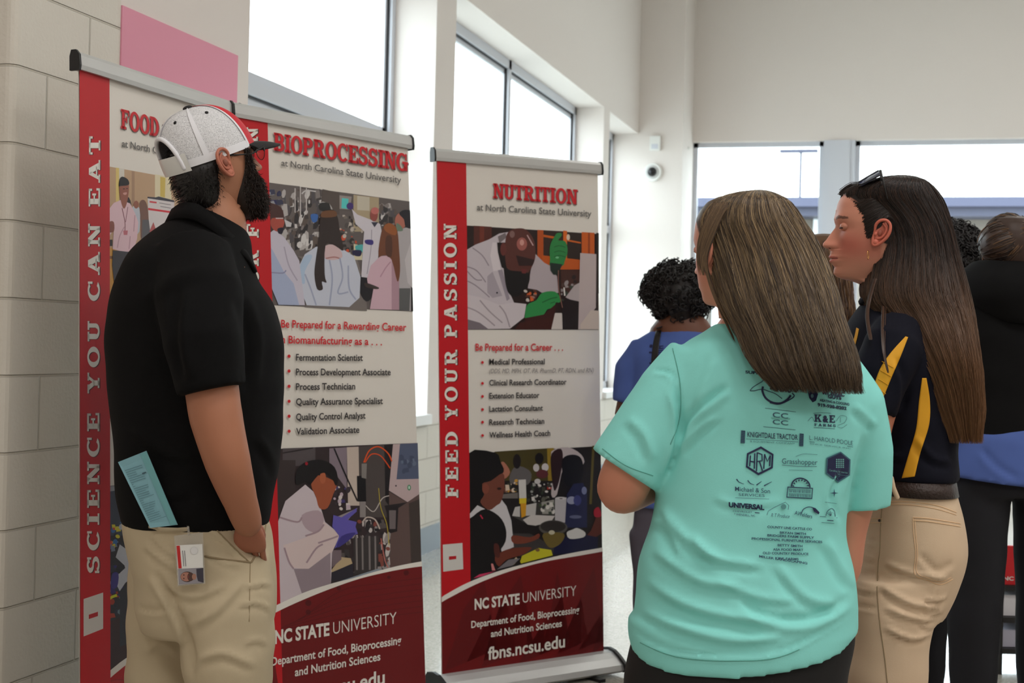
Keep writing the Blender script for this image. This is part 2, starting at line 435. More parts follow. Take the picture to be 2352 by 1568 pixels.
# wall joint heights follow from the photo: a bed joint crosses (103, 0) .. (266, 66) on the near pier
XP = -2.289   # inner face of the near pier
def on_x(u, v, x):
    d = W(u, v, 1.0) - CAMP; return CAMP + d * (x / d.x)
def on_y(u, v, y):
    d = W(u, v, 1.0) - CAMP; return CAMP + d * (y / d.y)
j = on_x(182, 196, XP); k_ = on_x(107, 240, XP)
BLOCK_OFF = (-(XP + k_.y + 0.2032) % 0.4064, -(j.z % 0.2032), 0)
M['block'] = block_mat()

def floor_mat():
    m = mat('polished_concrete', (168, 164, 154), 0.16, bump=(3, 0.02, 0.01), spec=0.6, coat=0.35); nt = m.node_tree; b = nt.nodes['Principled BSDF']
    tc = nt.nodes.new('ShaderNodeTexCoord'); v = nt.nodes.new('ShaderNodeTexVoronoi'); v.inputs['Scale'].default_value = 130
    nt.links.new(tc.outputs['Object'], v.inputs['Vector'])
    cr = nt.nodes.new('ShaderNodeValToRGB'); cr.color_ramp.elements[0].color = (*L3((140, 134, 122)), 1); cr.color_ramp.elements[1].color = (*L3((186, 182, 172)), 1)
    nt.links.new(v.outputs['Color'], cr.inputs[0]); nt.links.new(cr.outputs[0], b.inputs['Base Color'])
    return m
M['floor'] = floor_mat()

def glass_mat():
    m = bpy.data.materials.new('window_glass'); m.use_nodes = True; nt = m.node_tree; nt.nodes.remove(nt.nodes['Principled BSDF'])
    out = nt.nodes['Material Output']; t = nt.nodes.new('ShaderNodeBsdfTransparent'); g = nt.nodes.new('ShaderNodeBsdfGlossy'); g.inputs['Roughness'].default_value = 0.02
    t.inputs[0].default_value = (0.93, 0.98, 0.97, 1)
    mx = nt.nodes.new('ShaderNodeMixShader'); mx.inputs[0].default_value = 0.05
    nt.links.new(t.outputs[0], mx.inputs[1]); nt.links.new(g.outputs[0], mx.inputs[2]); nt.links.new(mx.outputs[0], out.inputs[0])
    return m
M['glass'] = glass_mat()

# ------------------------------------------------------------------ the room
XW = -2.915; XO = XW - 0.34; REC = 0.27; HH = 3.56; SILL = 0.86; YF = 15.92; XR = 9.5; YB = -6.0; TR = 2.54
struct(MB().box((XO, YB - .3, -0.12), (XR + .3, YF + .34, 0)).obj('floor', M['floor']))
struct(MB().box((XO, YB - .3, CEIL), (XR + .3, YF + .34, CEIL + 0.2)).obj('ceiling', M['ceil']))
for lx, ly in LAMPS:
    o = MB().box((lx - .62, ly - .62, CEIL - 0.08), (lx + .62, ly + .62, CEIL)).obj('added_lamp_panel', M['white_plastic'])  # made-up unseen panel, one over each added fill lamp
    tag(o, 'square white panel added out of view on the ceiling to house a fill lamp', 'light', 'added fill lamp panels')
struct(MB().box((XR, YB, 0), (XR + .3, YF, CEIL)).obj('wall_right', M['paint']))
struct(MB().box((XO, YB - .3, 0), (XR, YB, CEIL)).obj('wall_back', M['paint']))
# left wall: masonry below the sills, header above, piers between the windows
wins = [(4.76, 8.54), (8.93, 13.50), (13.76, 15.25)]
struct(MB().box((XO, YB, 0), (XW, YF + .3, SILL - 0.06)).obj('wall_left', M['block']))
mb = MB().box((XO, YB, HH), (XW, YF + .3, CEIL))
ys = [YB] + [y for w in wins for y in w] + [YF + .3]
for a, b in zip(ys[0::2], ys[1::2]): mb.box((XO, a, SILL - 0.06), (XW, b, HH))
struct(mb.obj('wall_left_upper', M['paint']))
# near block pier (rounded nose) and the smooth pier beyond it
yb0, yb1, yb2 = 3.31, on_x(276, 100, XP).y, on_x(575, 100, XP).y
print('pier', yb0, yb1, yb2)
pts = [(XW, yb0), (XP - .025, yb0)] + [(XP - .025 + .025 * math.sin(a), yb0 + .025 - .025 * math.cos(a)) for a in (0.4, 0.8, 1.2, 1.57)] + [(XP, yb1), (XW, yb1)]
n = len(pts)
V = [(x, y, 0) for x, y in pts] + [(x, y, CEIL) for x, y in pts]
struct(mesh_obj('wall_block_pier', V, [tuple(range(n))[::-1], tuple(range(n, 2 * n))] + [(i, (i + 1) % n, n + (i + 1) % n, n + i) for i in range(n)], M['block']))
struct(MB().box((XW, yb1, 0), (XP - .004, yb2, CEIL)).obj('wall_smooth_pier', M['paint']))
# pilaster in the far corner
struct(MB().box((XW, 15.25, 0), (-2.44, YF + .3, CEIL)).obj('wall_corner_pilaster', M['paint']))
# far wall
xm0 = on_y(1891, 400, YF).x; xm1 = on_y(1963, 400, YF).x
print('post', xm0, xm1)
mb = MB().box((-2.44, YF, HH), (XR, YF + .3, CEIL)).box((-2.44, YF, 0), (XR, YF + .3, SILL)).box((7.0, YF, SILL), (XR, YF + .3, HH))
struct(mb.obj('wall_far', M['paint']))

def window(idx, fr, pane_rects, axis, lab):
    """frame bars as one part, each pane its own"""
    e = empty('window_%d' % idx, fr['loc']); struct(e)
    adopt(fr['mb'].obj('window_frame', M['frame']), e)
    if fr.get('gk'): adopt(fr['gk'].obj('gasket', M['gasket']), e)
    for a, b in pane_rects: adopt(MB().box(a, b).obj('pane', M['glass']), e)
    if fr.get('sill'): adopt(fr['sill'].obj('window_sill', M['sill']), e)

def left_window(idx, y0, y1, mull):
    xg = XW - REC
    f = MB(); g = MB(); panes = []
    f.box((xg - .06, y0, SILL), (xg + .0, y0 + .06, HH)).box((xg - .06, y1 - .06, SILL), (xg, y1, HH))
    f.box((xg - .06, y0, HH - .07), (xg, y1, HH)).box((xg - .06, y0, SILL), (xg, y1, SILL + .07))
    cuts = [y0 + .06] + [c for m_ in mull for c in (m_ - .035, m_ + .035)] + [y1 - .06]
    for m_ in mull: f.box((xg - .06, m_ - .035, SILL), (xg, m_ + .035, HH))
    for a, b in zip(cuts[0::2], cuts[1::2]):
        f.box((xg - .055, a, TR - .04), (xg - .005, b, TR + .035))
        for z0, z1 in ((SILL + .07, TR - .04), (TR + .035, HH - .07)):
            # slimmer sash inside the frame, dark gasket at its edge
            f.box((xg - .055, a, z1 - .045), (xg - .03, b, z1)).box((xg - .055, b - .045, z0), (xg - .03, b, z1)).box((xg - .055, a, z0), (xg - .03, a + .045, z1)).box((xg - .055, a, z0), (xg - .03, b, z0 + .045))
            g.box((xg - .03, b - .012, z0), (xg - .018, b, z1)).box((xg - .03, a, z1 - .012), (xg - .018, b, z1))
            panes.append(((xg - .048, a + .045, z0 + .045), (xg - .042, b - .045, z1 - .045)))
    s = MB().box((xg - .06, y0, SILL - .06), (XW + .035, y1, SILL + .0))
    window(idx, {'mb': f, 'gk': g, 'sill': s, 'loc': (xg, (y0 + y1) / 2, SILL)}, panes, 'x', '')
m2 = on_x(1169, 300, XW - REC).y; print('mull', m2)
left_window(1, wins[0][0], wins[0][1], [6.1])
left_window(2, wins[1][0], wins[1][1], [m2])
left_window(3, wins[2][0], wins[2][1], [])
# far windows
def far_window(idx, x0, x1, mull):
    f = MB(); panes = []; y = YF + 0.08
    f.box((x0, y, SILL), (x0 + .05, y + .06, HH)).box((x1 - .05, y, SILL), (x1, y + .06, HH)).box((x0, y, HH - .05), (x1, y + .06, HH)).box((x0, y, SILL), (x1, y + .06, SILL + .06))
    cuts = [x0 + .05] + [c for m_ in mull for c in (m_ - .03, m_ + .03)] + [x1 - .05]
    for m_ in mull: f.box((m_ - .03, y, SILL), (m_ + .03, y + .06, HH))
    for a, b in zip(cuts[0::2], cuts[1::2]):
        f.box((a, y + .01, TR - .03), (b, y + .05, TR + .03))
        panes.append(((a, y + .028, SILL + .06), (b, y + .032, TR - .03))); panes.append(((a, y + .028, TR + .03), (b, y + .032, HH - .05)))
    s = MB().box((x0, YF - .04, SILL), (x1, y, SILL + .03))
    window(idx, {'mb': f, 'sill': s, 'loc': ((x0 + x1) / 2, y, SILL)}, panes, 'y', '')
far_window(4, -2.44, xm0, [])
far_window(5, xm1, 7.0, [3.1])
struct(MB().box((xm0, YF - .02, 0), (xm1, YF + .3, HH)).box((xm0 + .05, YF - .035, SILL), (xm1 - .05, YF - .02, HH)).obj('trim_1', M['frame']))
struct(MB().box((XW, yb2, 0), (XW + .015, 15.25, 0.16)).obj('baseboard_left', M['base']))
struct(MB().box((XP, yb0, 0), (XP + .012, yb2, 0.12)).obj('baseboard_pier', M['base']))
struct(MB().box((-2.44, YF - .015, 0), (XR, YF, 0.16)).obj('baseboard_far', M['base']))
struct(MB().box((XW, 15.235, 0), (-2.44, 15.25, 0.16)).obj('baseboard_pilaster', M['base']))

# outside
struct(MB().box((-60, YF + .5, -0.4), (60, 90, -0.15)).box((-60, YB, -0.4), (XO - .1, YF + .5, -0.15)).obj('ground', M['asphalt']))
def outbuilding():
    yb = 40.0
    e = empty('building', (2, yb, 0), 'low tan building with a grey metal eave seen through the far windows', 'building')
    ze = on_y(2100, 452, yb - 1.2).z; z2 = on_y(2100, 474, yb - 1.2).z; z3 = on_y(2100, 496, yb - 1.0).z
    x0 = on_y(1561, 460, yb).x
    adopt(MB().box((x0, yb, -.15), (30, yb + 10, ze)).obj('wall', M['tan']), e)
    adopt(MB().box((x0 - .8, yb - 1.25, z2), (30.8, yb + 11, ze)).obj('roof', M['roofm']), e)
    adopt(MB().box((x0 - .5, yb - 1.0, z3), (30.5, yb, z2)).obj('soffit', M['eave']), e)
    zb = on_y(2100, 500, yb).z
    for u0, u1 in ((1640, 1700), (1868, 1888), (2175, 2262), (2290, 2400)):
        a = on_y(u0, 540, yb).x; b = on_y(u1, 540, yb).x
        w_ = adopt(MB().box((a, yb - .06, 1.0), (b, yb + .1, on_y(u0, 545 if u0 > 2000 else 502, yb).z)).obj('window', M['sill']), e)
outbuilding()
def light_pole():
    p = on_y(1838, 430, 53.0)
    e = empty('light_pole', (p.x, p.y, -.15), 'thin light pole standing in front of the building outside', 'pole')
    adopt(MB().tube([(p.x, p.y, -.15), (p.x, p.y, on_y(1840, 347, 53.0).z)], 0.05, 10).obj('pole', M['eave']), e)
    z = on_y(1840, 347, 53.0).z
    adopt(MB().box((p.x - .75, p.y - .12, z - .06), (p.x + .6, p.y + .12, z + .06)).obj('lamp_head', M['eave']), e)
light_pole()
o = MB().box((-9, 17.5, -.15), (-6.5, 60, 3.7)).obj('hedge', mat('hedge_green', (96, 120, 118), 0.9, vary=0.3, vscale=3))
V0 = o.data
tag(o, 'long clipped hedge outside beyond the narrow far window', 'hedge')

# small fixtures on the pilaster
def dome_camera():
    p = on_y(1500, 396, 15.25); e = empty('security_camera', p, 'small white dome security camera with dark lens on the corner pilaster', 'camera')
    mb = MB(); mb.tube([(p.x, 15.25, p.z), (p.x, 15.205, p.z)], [.1, .092], 28, flat=True); adopt(mb.obj('housing', M['white_plastic'], smooth=False), e)
    adopt(MB().sphere((p.x, 15.205, p.z), (.052, .06, .052), 14).obj('lens_dome', M['dark_glass'], smooth=True), e)
    adopt(MB().tube([(p.x, 15.207, p.z), (p.x, 15.19, p.z)], [.075, .06], 24, flat=True).obj('ring', M['alu'], smooth=False), e)
dome_camera()
p = on_y(1506, 330, 15.25)
e = empty('wall_sensor', p, 'small square white sensor box above the dome camera', 'sensor')
adopt(MB().box((p.x - .055, 15.2, p.z - .075), (p.x + .055, 15.25, p.z + .075)).obj('housing', M['white_plastic']), e)
adopt(MB().box((p.x - .035, 15.195, p.z - .06), (p.x + .035, 15.2, p.z - .01)).obj('window', M['frame']), e)
p = on_y(1568, 345, 15.6)
e = empty('motion_detector', p, 'white motion detector on a bracket at the top corner of the far window', 'sensor')
adopt(MB().obox(p + Vector((-.06, -.05, -.07)), Vector((.11, 0, .03)), Vector((0, .08, 0)), Vector((-.03, 0, .13))).obj('housing', M['white_plastic']), e)
adopt(MB().tube([p + Vector((-.02, 0, 0)), (-2.44, 15.6, p.z + .02)], .018, 8).obj('bracket', M['white_plastic']), e)

# pink paper sheet on the smooth pier
xk = XP + .0005
def onp(u, v): return on_x(u, v, xk)
q = [onp(279, 14), onp(545, 126), onp(545, 268)]
zt = (q[0].z + q[1].z) / 2; zb_ = q[2].z
o = MB().box((XP - .004, q[0].y, zb_ - .25), (XP + .004, q[1].y, zt)).obj('poster', mat('pink_paper', (226, 150, 172), 0.6, vary=.04, vscale=2))
tag(o, 'plain pale pink paper poster on the pier above the leftmost banner', 'poster')

# ------------------------------------------------------------------ roll-up banners
def banner(X, Z, yaw, roll, lean, Wd, Hp, label, draw, h0=0.075):
    d = RT * math.cos(yaw) + FW * math.sin(yaw); nn = RT * math.sin(yaw) - FW * math.cos(yaw)
    up = UP * math.cos(lean) - nn * math.sin(lean); n2 = nn * math.cos(lean) + UP * math.sin(lean)
    e1 = (d * math.cos(roll) + up * math.sin(roll)); e2 = (up * math.cos(roll) - d * math.sin(roll))
    O = RT * X + FW * Z + UP * h0
    root = empty('rollup_banner', O + d * Wd / 2 - UP * h0, label, 'banner')
    P = lambda s, t, k=0.0: O + e1 * s + e2 * t + n2 * k
    # base cassette: rounded trough, lies flat on the floor
    prof = [(-.05, .0), (.085, .0), (.1, .012), (.092, .035), (.06, .06), (.03, .078), (.0, .084), (-.03, .078), (-.05, .05)]
    prof = [(a, b * .9 + .012) for a, b in prof]
    O0 = RT * X + FW * Z
    V = []; F = []
    for s_ in (-.03, Wd + .03):
        V += [O0 + d * s_ + nn * a + UP * b for a, b in prof]
    m_ = len(prof); F = [(i, (i + 1) % m_, m_ + (i + 1) % m_, m_ + i) for i in range(m_)] + [tuple(range(m_))[::-1], tuple(range(m_, 2 * m_))]
    adopt(mesh_obj('base', V, F, M['alu']), root)
    for s_, s2 in ((-.042, -.028), (Wd + .028, Wd + .042)):
        V = []
        for q_ in (s_, s2): V += [O0 + d * q_ + nn * (a * 1.12) + UP * (b * 1.12 + .0) for a, b in prof]
        adopt(mesh_obj('end_cap', V, F, M['black']), root)
    for s_ in (.12, Wd - .12):
        adopt(MB().obox(O0 + d * (s_ - .015) - nn * .12, d * .03, nn * .26, UP * .012).obj('foot', M['black']), root)
    # pole behind, top rail
    adopt(MB().tube([O0 + d * Wd / 2 - nn * .05 + UP * .05, P(Wd / 2, Hp + .0, -.025)], .011, 10).obj('pole', M['alu']), root)
    rail = [(-.012, -.012), (.012, -.012), (.014, .0), (.012, .024), (.004, .034), (-.008, .034), (-.012, .02)]
    V = []
    for s_ in (-.012, Wd + .012): V += [P(s_, Hp + b, a) for a, b in rail]
    m_ = len(rail); F = [(i, (i + 1) % m_, m_ + (i + 1) % m_, m_ + i) for i in range(m_)] + [tuple(range(m_))[::-1], tuple(range(m_, 2 * m_))]
    adopt(mesh_obj('top_rail', V, F, M['alu']), root)
    for s_, s2 in ((-.018, -.01), (Wd + .01, Wd + .018)):
        V = []
        for q_ in (s_, s2): V += [P(q_, Hp + (b - .01) * 1.15 + .01, a * 1.2) for a, b in rail]
        adopt(mesh_obj('rail_end_cap', V, F, M['black']), root)
    # the sheet and what is printed on it
    sh = adopt(mesh_obj('sheet', [P(0, -.03, -.0008), P(Wd, -.03, -.0008), P(Wd, Hp, -.0008), P(0, Hp, -.0008), P(0, -.03, 0), P(Wd, -.03, 0), P(Wd, Hp, 0), P(0, Hp, 0)],
        [(0, 3, 2, 1), (4, 5, 6, 7), (0, 1, 5, 4), (1, 2, 6, 5), (2, 3, 7, 6), (3, 0, 4, 7)], SHEET_M), root)
    fm = plane_map(O, n2, 0.0006)
    def clip(u, v, k=0.0):
        p = fm(u, v, 0) - O; s_ = min(max(p.dot(e1), 0.0), Wd); t_ = min(max(p.dot(e2), -.03), Hp)
        return P(s_, t_, .0006 + k)
    pr = Print(clip)
    inv = lambda s_, t_: PIX(P(s_, t_))
    draw(pr, inv, Wd, Hp)
    o = pr.obj('printed_design', M['print']); o.parent = sh
    return root
SHEET_M = mat('banner_white_vinyl', (226, 220, 211), 0.45)
RED = (193, 22, 32); DRED = (112, 14, 18); WHT = (232, 227, 218); GRY = (104, 100, 98); INK = (46, 42, 42); HRED = (206, 34, 44); SHADOW = (120, 84, 86)
SKIN1 = (190, 130, 104); SKIN2 = (96, 58, 44)

def strip(pr, inv, Wd, Hp, sw):
    pr.flat([inv(0, -.03), inv(sw, -.03), inv(sw, Hp), inv(0, Hp)], [(0, 1, 2, 3)], RED)
def vword(pr, t, x0, y0, x1, y1, cap):
    """slab caps read bottom to top; (x0,y0)->(x1,y1) is the baseline"""
    pr.text(t, (x0 + 2, y0 + 1), (x1 + 2, y1 + 1), cap, cap, (60, 6, 10), slab=True, up=(-1, 0), gap=0.24)
    pr.text(t, (x0, y0), (x1, y1), cap, cap, WHT, slab=True, up=(-1, 0), gap=0.24)
def title(pr, t, p0, p1, h0, h1, gap=.03):
    pr.text(t, (p0[0] + 1.5, p0[1] + 1.8), (p1[0] + 1.5, p1[1] + 1.8), h0, h1, SHADOW, slab=True, gap=gap)
    pr.text(t, p0, p1, h0, h1, HRED, slab=True, gap=gap)
def sweep(pr, up, lo, left, right, botl, botr):
    pr.poly([botl] + lo + [botr], DRED)
    pr.flat([p for a in zip(up, lo) for p in a], [(2 * i, 2 * i + 1, 2 * i + 3, 2 * i + 2) for i in range(len(up) - 1)], WHT)

def draw3(pr, inv, Wd, Hp):
    sw = Wd * .168
    # upper photo: bearded man in a white coat with green gloves
    T = lambda x, y: (1050 + x / 5.809, 500 + y / 5.809)
    q = lambda L: [T(*p) for p in L]
    pr.poly([(1062, 517), (1373.5, 537), (1374.5, 757), (1062, 757)], (40, 26, 24))
    pr.poly(q([(220, 105), (460, 120), (460, 400), (220, 400)]), (84, 40, 32)); pr.poly(q([(300, 110), (360, 113), (360, 400), (300, 400)]), (110, 48, 34))
    pr.poly(q([(1070, 160), (1160, 165), (1160, 560), (1070, 560)]), (176, 76, 20)); pr.poly(q([(1150, 165), (1420, 180), (1420, 520), (1150, 520)]), (52, 34, 28))
    pr.poly(q([(1150, 225), (1330, 255), (1330, 285), (1150, 255)]), (196, 90, 22)); pr.poly(q([(1130, 500), (1640, 560), (1640, 690), (1130, 690)]), (188, 84, 22))
    pr.poly(q([(1415, 170), (1465, 175), (1465, 560), (1415, 560)]), (214, 100, 26)); pr.poly(q([(1465, 200), (1650, 210), (1650, 560), (1465, 530)]), (44, 30, 26))
    pr.poly(q([(1470, 290), (1650, 325), (1650, 345), (1470, 312)]), (206, 98, 26)); pr.poly(q([(1660, 190), (1830, 200), (1830, 600), (1660, 560)]), (200, 92, 28)); pr.poly(q([(1745, 195), (1770, 197), (1770, 560), (1745, 560)]), (150, 62, 20))
    pr.ell(*T(1480, 260), 4, 7, (220, 200, 180)); pr.poly(q([(1380, 700), (1640, 700), (1640, 1000), (1380, 1000)]), (70, 40, 34))
    pr.clutter(*T(1380, 760), *T(1640, 1180), 26, [(40, 30, 30), (80, 60, 56), (150, 140, 140), (60, 70, 60)], 2, 6, 3)
    # coat
    pr.poly(q([(70, 460), (240, 360), (420, 290), (560, 210), (680, 190), (640, 330), (580, 330), (620, 560), (700, 1000), (760, 1140), (560, 1160), (70, 1200)]), (196, 186, 192), 0)
    pr.poly(q([(980, 700), (1040, 480), (1160, 600), (1240, 640), (1330, 780), (1350, 1000), (1180, 1030), (1060, 960), (940, 940)]), (178, 166, 170))
    pr.poly(q([(470, 330), (520, 330), (580, 700), (480, 710), (440, 500)]), (214, 204, 208)); pr.poly(q([(540, 700), (600, 690), (700, 1080), (660, 1110)]), (150, 140, 150))
    pr.poly(q([(400, 780), (470, 720), (600, 1040), (470, 1070), (400, 1000)]), (168, 158, 166)); pr.ell(*T(530, 1000), 2.2, 2, (30, 30, 40))
    for a in ([(80, 640), (250, 700), (380, 860)], [(80, 820), (240, 900), (430, 1060)], [(200, 400), (330, 500), (420, 640)], [(120, 700), (240, 820), (330, 830)]): pr.line(q(a), 2.6, (150, 138, 146))
    pr.poly(q([(70, 1010), (300, 1060), (560, 1160), (740, 1130), (920, 1150), (890, 1330), (700, 1480), (70, 1488)]), (204, 194, 198))
    for a in ([(90, 1180), (280, 1260), (500, 1440)], [(300, 1100), (430, 1250), (600, 1400)], [(560, 1170), (640, 1280), (700, 1460)], [(90, 1330), (200, 1400), (330, 1480)]): pr.line(q(a), 3, (160, 148, 154))
    pr.poly(q([(90, 1340), (300, 1400), (420, 1488), (90, 1488)]), (120, 110, 116))
    # collar, head, beard
    pr.poly(q([(540, 250), (640, 200), (660, 260), (560, 340)]), (120, 110, 112)); pr.poly(q([(530, 330), (640, 330), (660, 700), (590, 660), (540, 460)]), (24, 16, 16))
    pr.poly(q([(640, 300), (700, 170), (860, 140), (960, 200), (1030, 330), (1040, 520), (990, 660), (900, 760), (700, 760), (640, 560)]), (88, 46, 40), 4)
    pr.ell(*T(860, 350), 12, 15, (160, 92, 84)); pr.ell(*T(730, 220), 6, 8, (128, 96, 92)); pr.ell(*T(860, 330), 5, 7, (206, 150, 140)); pr.ell(*T(612, 420), 7, 15, (100, 48, 44))
    pr.poly(q([(780, 500), (1030, 560), (1000, 640), (820, 640)]), (46, 26, 26)); pr.line(q([(930, 230), (1010, 370)]), 2.4, (196, 160, 160), 0)
    pr.poly(q([(620, 640), (700, 700), (880, 720), (960, 760), (950, 880), (870, 1010), (760, 1050), (680, 1000), (640, 860)]), (20, 17, 18), 4); pr.poly(q([(850, 680), (930, 690), (910, 745), (860, 740)]), (104, 42, 42))
    # gloves
    pr.poly(q([(1235, 560), (1230, 420), (1250, 330), (1300, 240), (1330, 205), (1385, 205), (1390, 240), (1345, 300), (1430, 310), (1465, 380), (1465, 480), (1430, 580), (1400, 640), (1240, 640)]), (44, 128, 66), 3)
    for y in (390, 460, 520): pr.line(q([(1290, y), (1360, y - 18), (1440, y + 4)]), 2.0, (28, 92, 46))
    pr.ell(*T(1330, 530), 4, 2.5, (110, 180, 130)); pr.poly(q([(1235, 600), (1400, 620), (1340, 760), (1280, 760), (1240, 700)]), (30, 44, 38))
    pr.clutter(*T(880, 960), *T(1060, 1120), 16, [(200, 90, 40), (200, 190, 180), (90, 50, 40), (150, 120, 110)], 2, 5, 5)
    pr.poly(q([(900, 1290), (930, 1160), (1050, 1100), (1130, 1000), (1300, 985), (1375, 1080), (1360, 1130), (1310, 1130), (1290, 1200), (1200, 1220), (1140, 1300), (1000, 1360), (910, 1350)]), (46, 138, 72), 3)
    pr.line(q([(1130, 1130), (1240, 1080), (1330, 1060)]), 2.5, (30, 96, 50)); pr.line(q([(1240, 1140), (1300, 1120)]), 2, (30, 96, 50)); pr.poly(q([(890, 1340), (1150, 1290), (1310, 1150), (1290, 1380), (900, 1380)]), (60, 24, 22))
    pr.poly(q([(760, 1488), (830, 1400), (1000, 1360), (1300, 1330), (1300, 1488)]), (64, 26, 20)); pr.poly(q([(1250, 1488), (1300, 1270), (1390, 1270), (1450, 1488)]), (206, 196, 190))
    pr.poly(q([(1400, 1488), (1390, 1120), (1480, 1070), (1620, 1130), (1620, 1488)]), (30, 20, 22)); pr.poly(q([(1440, 1060), (1560, 900), (1640, 860), (1640, 1120), (1500, 1090)]), (178, 166, 166))
    pr.line(q([(1345, 700), (1350, 950), (1400, 1200)]), 2.2, (130, 90, 80)); pr.line(q([(1420, 930), (1430, 1040)]), 3, (230, 226, 220), 0)
    pr.poly(q([(1635, 470), (1850, 485), (1845, 1200), (1760, 1300), (1640, 1488), (1610, 1488)]), (190, 174, 172)); pr.poly(q([(1640, 1420), (1780, 1230), (1885, 1240), (1885, 1488), (1640, 1488)]), (204, 188, 176)); pr.poly(q([(1850, 200), (1885, 205), (1885, 1010), (1850, 1000)]), (50, 40, 36))
    # lower photo: children cooking around tables
    T2 = lambda x, y: (1050 + x / 4.48, 1010 + y / 4.48)
    q = lambda L: [T2(*p) for p in L]
    pr.poly([(1064, 1042), (1378.5, 1024), (1382, 1262), (1303, 1275), (1224, 1294), (1145, 1315), (1071, 1343)], (26, 22, 22))
    pr.poly(q([(380, 120), (930, 85), (930, 420), (480, 420)]), (70, 62, 26)); pr.poly(q([(920, 85), (990, 82), (985, 420), (930, 420)]), (150, 124, 40)); pr.poly(q([(1385, 60), (1410, 60), (1380, 660), (1355, 660)]), (96, 84, 36))
    pr.poly(q([(540, 440), (560, 310), (620, 270), (700, 290), (760, 350), (720, 460)]), (96, 92, 92), 3); pr.ell(*T2(610, 220), 9, 17, (26, 20, 20))
    pr.ell(*T2(840, 190), 10, 13, (22, 18, 18)); pr.ell(*T2(808, 285), 7, 9, (196, 190, 190)); pr.ell(*T2(900, 280), 8, 9, (200, 194, 194)); pr.ell(*T2(870, 350), 14, 10, (92, 44, 48)); pr.poly(q([(440, 240), (480, 230), (540, 330), (480, 400), (440, 330)]), (170, 110, 90), 3)
    pr.poly(q([(920, 460), (1010, 440), (1010, 500), (920, 510)]), (170, 52, 36)); pr.poly(q([(450, 560), (620, 540), (620, 600), (450, 600)]), (110, 104, 100))
    pr.clutter(*T2(470, 400), *T2(620, 540), 18, [(200, 150, 60), (210, 190, 170), (120, 80, 60), (60, 60, 50)], 2, 6, 8)
    pr.clutter(*T2(710, 440), *T2(1000, 640), 40, [(210, 205, 200), (60, 60, 50), (90, 90, 80), (150, 150, 145), (40, 50, 40)], 1.6, 5, 9)
    pr.poly(q([(560, 780), (640, 680), (1010, 610), (1010, 830), (840, 880), (700, 860)]), (60, 58, 56)); pr.poly(q([(590, 690), (640, 680), (640, 790), (560, 780)]), (190, 186, 182)); pr.poly(q([(700, 670), (810, 645), (800, 770), (700, 780)]), (188, 184, 180))
    pr.poly(q([(670, 820), (760, 770), (1000, 780), (960, 840), (800, 880), (720, 870)]), (198, 192, 188)); pr.poly(q([(860, 640), (990, 612), (990, 760), (870, 760)]), (150, 148, 140))
    pr.clutter(*T2(820, 640), *T2(1000, 770), 18, [(70, 90, 50), (60, 70, 60), (210, 206, 200), (50, 50, 50)], 2, 5, 10)
    pr.poly(q([(625, 410), (700, 405), (706, 600), (632, 605)]), (204, 200, 196)); pr.poly(q([(632, 600), (706, 596), (704, 650), (634, 655)]), (214, 186, 40)); pr.poly(q([(645, 655), (705, 650), (700, 780), (655, 800)]), (206, 148, 34))
    pr.ell(*T2(820, 425), 7, 6, (196, 192, 190)); pr.poly(q([(1000, 600), (1120, 590), (1110, 850), (1000, 840)]), (182, 178, 180)); pr.ell(*T2(1060, 600), 13, 3.5, (200, 196, 196)); pr.ell(*T2(1062, 602), 4, 1.2, (60, 50, 50))
    pr.poly(q([(960, 560), (990, 300), (960, 120), (1130, 75), (1270, 150), (1290, 250), (1100, 260), (1020, 560)]), (188, 176, 176), 3); pr.poly(q([(965, 140), (1060, 90), (1080, 200), (1040, 430), (990, 520), (960, 300)]), (44, 26, 26), 3)
    pr.poly(q([(1080, 190), (1180, 150), (1270, 190), (1290, 330), (1240, 450), (1120, 470), (1075, 330)]), (14, 13, 14), 4)
    pr.poly(q([(1100, 900), (1120, 560), (1190, 450), (1290, 440), (1330, 560), (1330, 900)]), (34, 38, 74), 0); pr.ell(*T2(1170, 620), 11, 9, (150, 154, 180)); pr.ell(*T2(1300, 520), 6, 9, (120, 126, 160)); pr.ell(*T2(1230, 620), 9, 12, (60, 64, 120)); pr.ell(*T2(1210, 790), 14, 4, (96, 100, 130))
    pr.poly(q([(1280, 1030), (1370, 930), (1420, 800), (1480, 780), (1480, 960), (1400, 1010)]), (92, 40, 32)); pr.poly(q([(1400, 720), (1450, 690), (1475, 780), (1410, 790)]), (170, 30, 50), 3)
    # bowl, board, food
    pr.poly(q([(560, 960), (740, 960), (1000, 1100), (1000, 1180), (640, 1200), (560, 1150)]), (58, 54, 54)); pr.poly(q([(980, 1180), (1000, 1020), (1250, 960), (1440, 1000), (1440, 1130)]), (20, 22, 56))
    pr.ell(*T2(980, 900), 33, 17, (84, 80, 76)); pr.ell(*T2(980, 890), 29, 13, (44, 40, 38)); pr.poly(q([(880, 960), (1090, 960), (1060, 1060), (960, 1110), (900, 1060)]), (108, 92, 44), 3); pr.ell(*T2(965, 950), 7, 5, (190, 184, 160))
    pr.poly(q([(1120, 950), (1180, 920), (1230, 905), (1310, 950), (1290, 1000), (1150, 1015)]), (206, 204, 200), 3); pr.poly(q([(640, 1250), (660, 1190), (830, 1110), (960, 1130), (975, 1185), (650, 1268)]), (196, 190, 40)); pr.ell(*T2(820, 1130), 5, 4, (120, 90, 50))
    # woman in white, girl in black in front
    pr.poly(q([(80, 870), (120, 760), (200, 670), (300, 720), (440, 600), (500, 680), (550, 830), (575, 1100), (450, 1150), (400, 900)]), (202, 198, 200), 0)
    pr.poly(q([(90, 150), (380, 130), (440, 230), (470, 330), (340, 430), (300, 560), (200, 660), (90, 700)]), (14, 12, 12), 3)
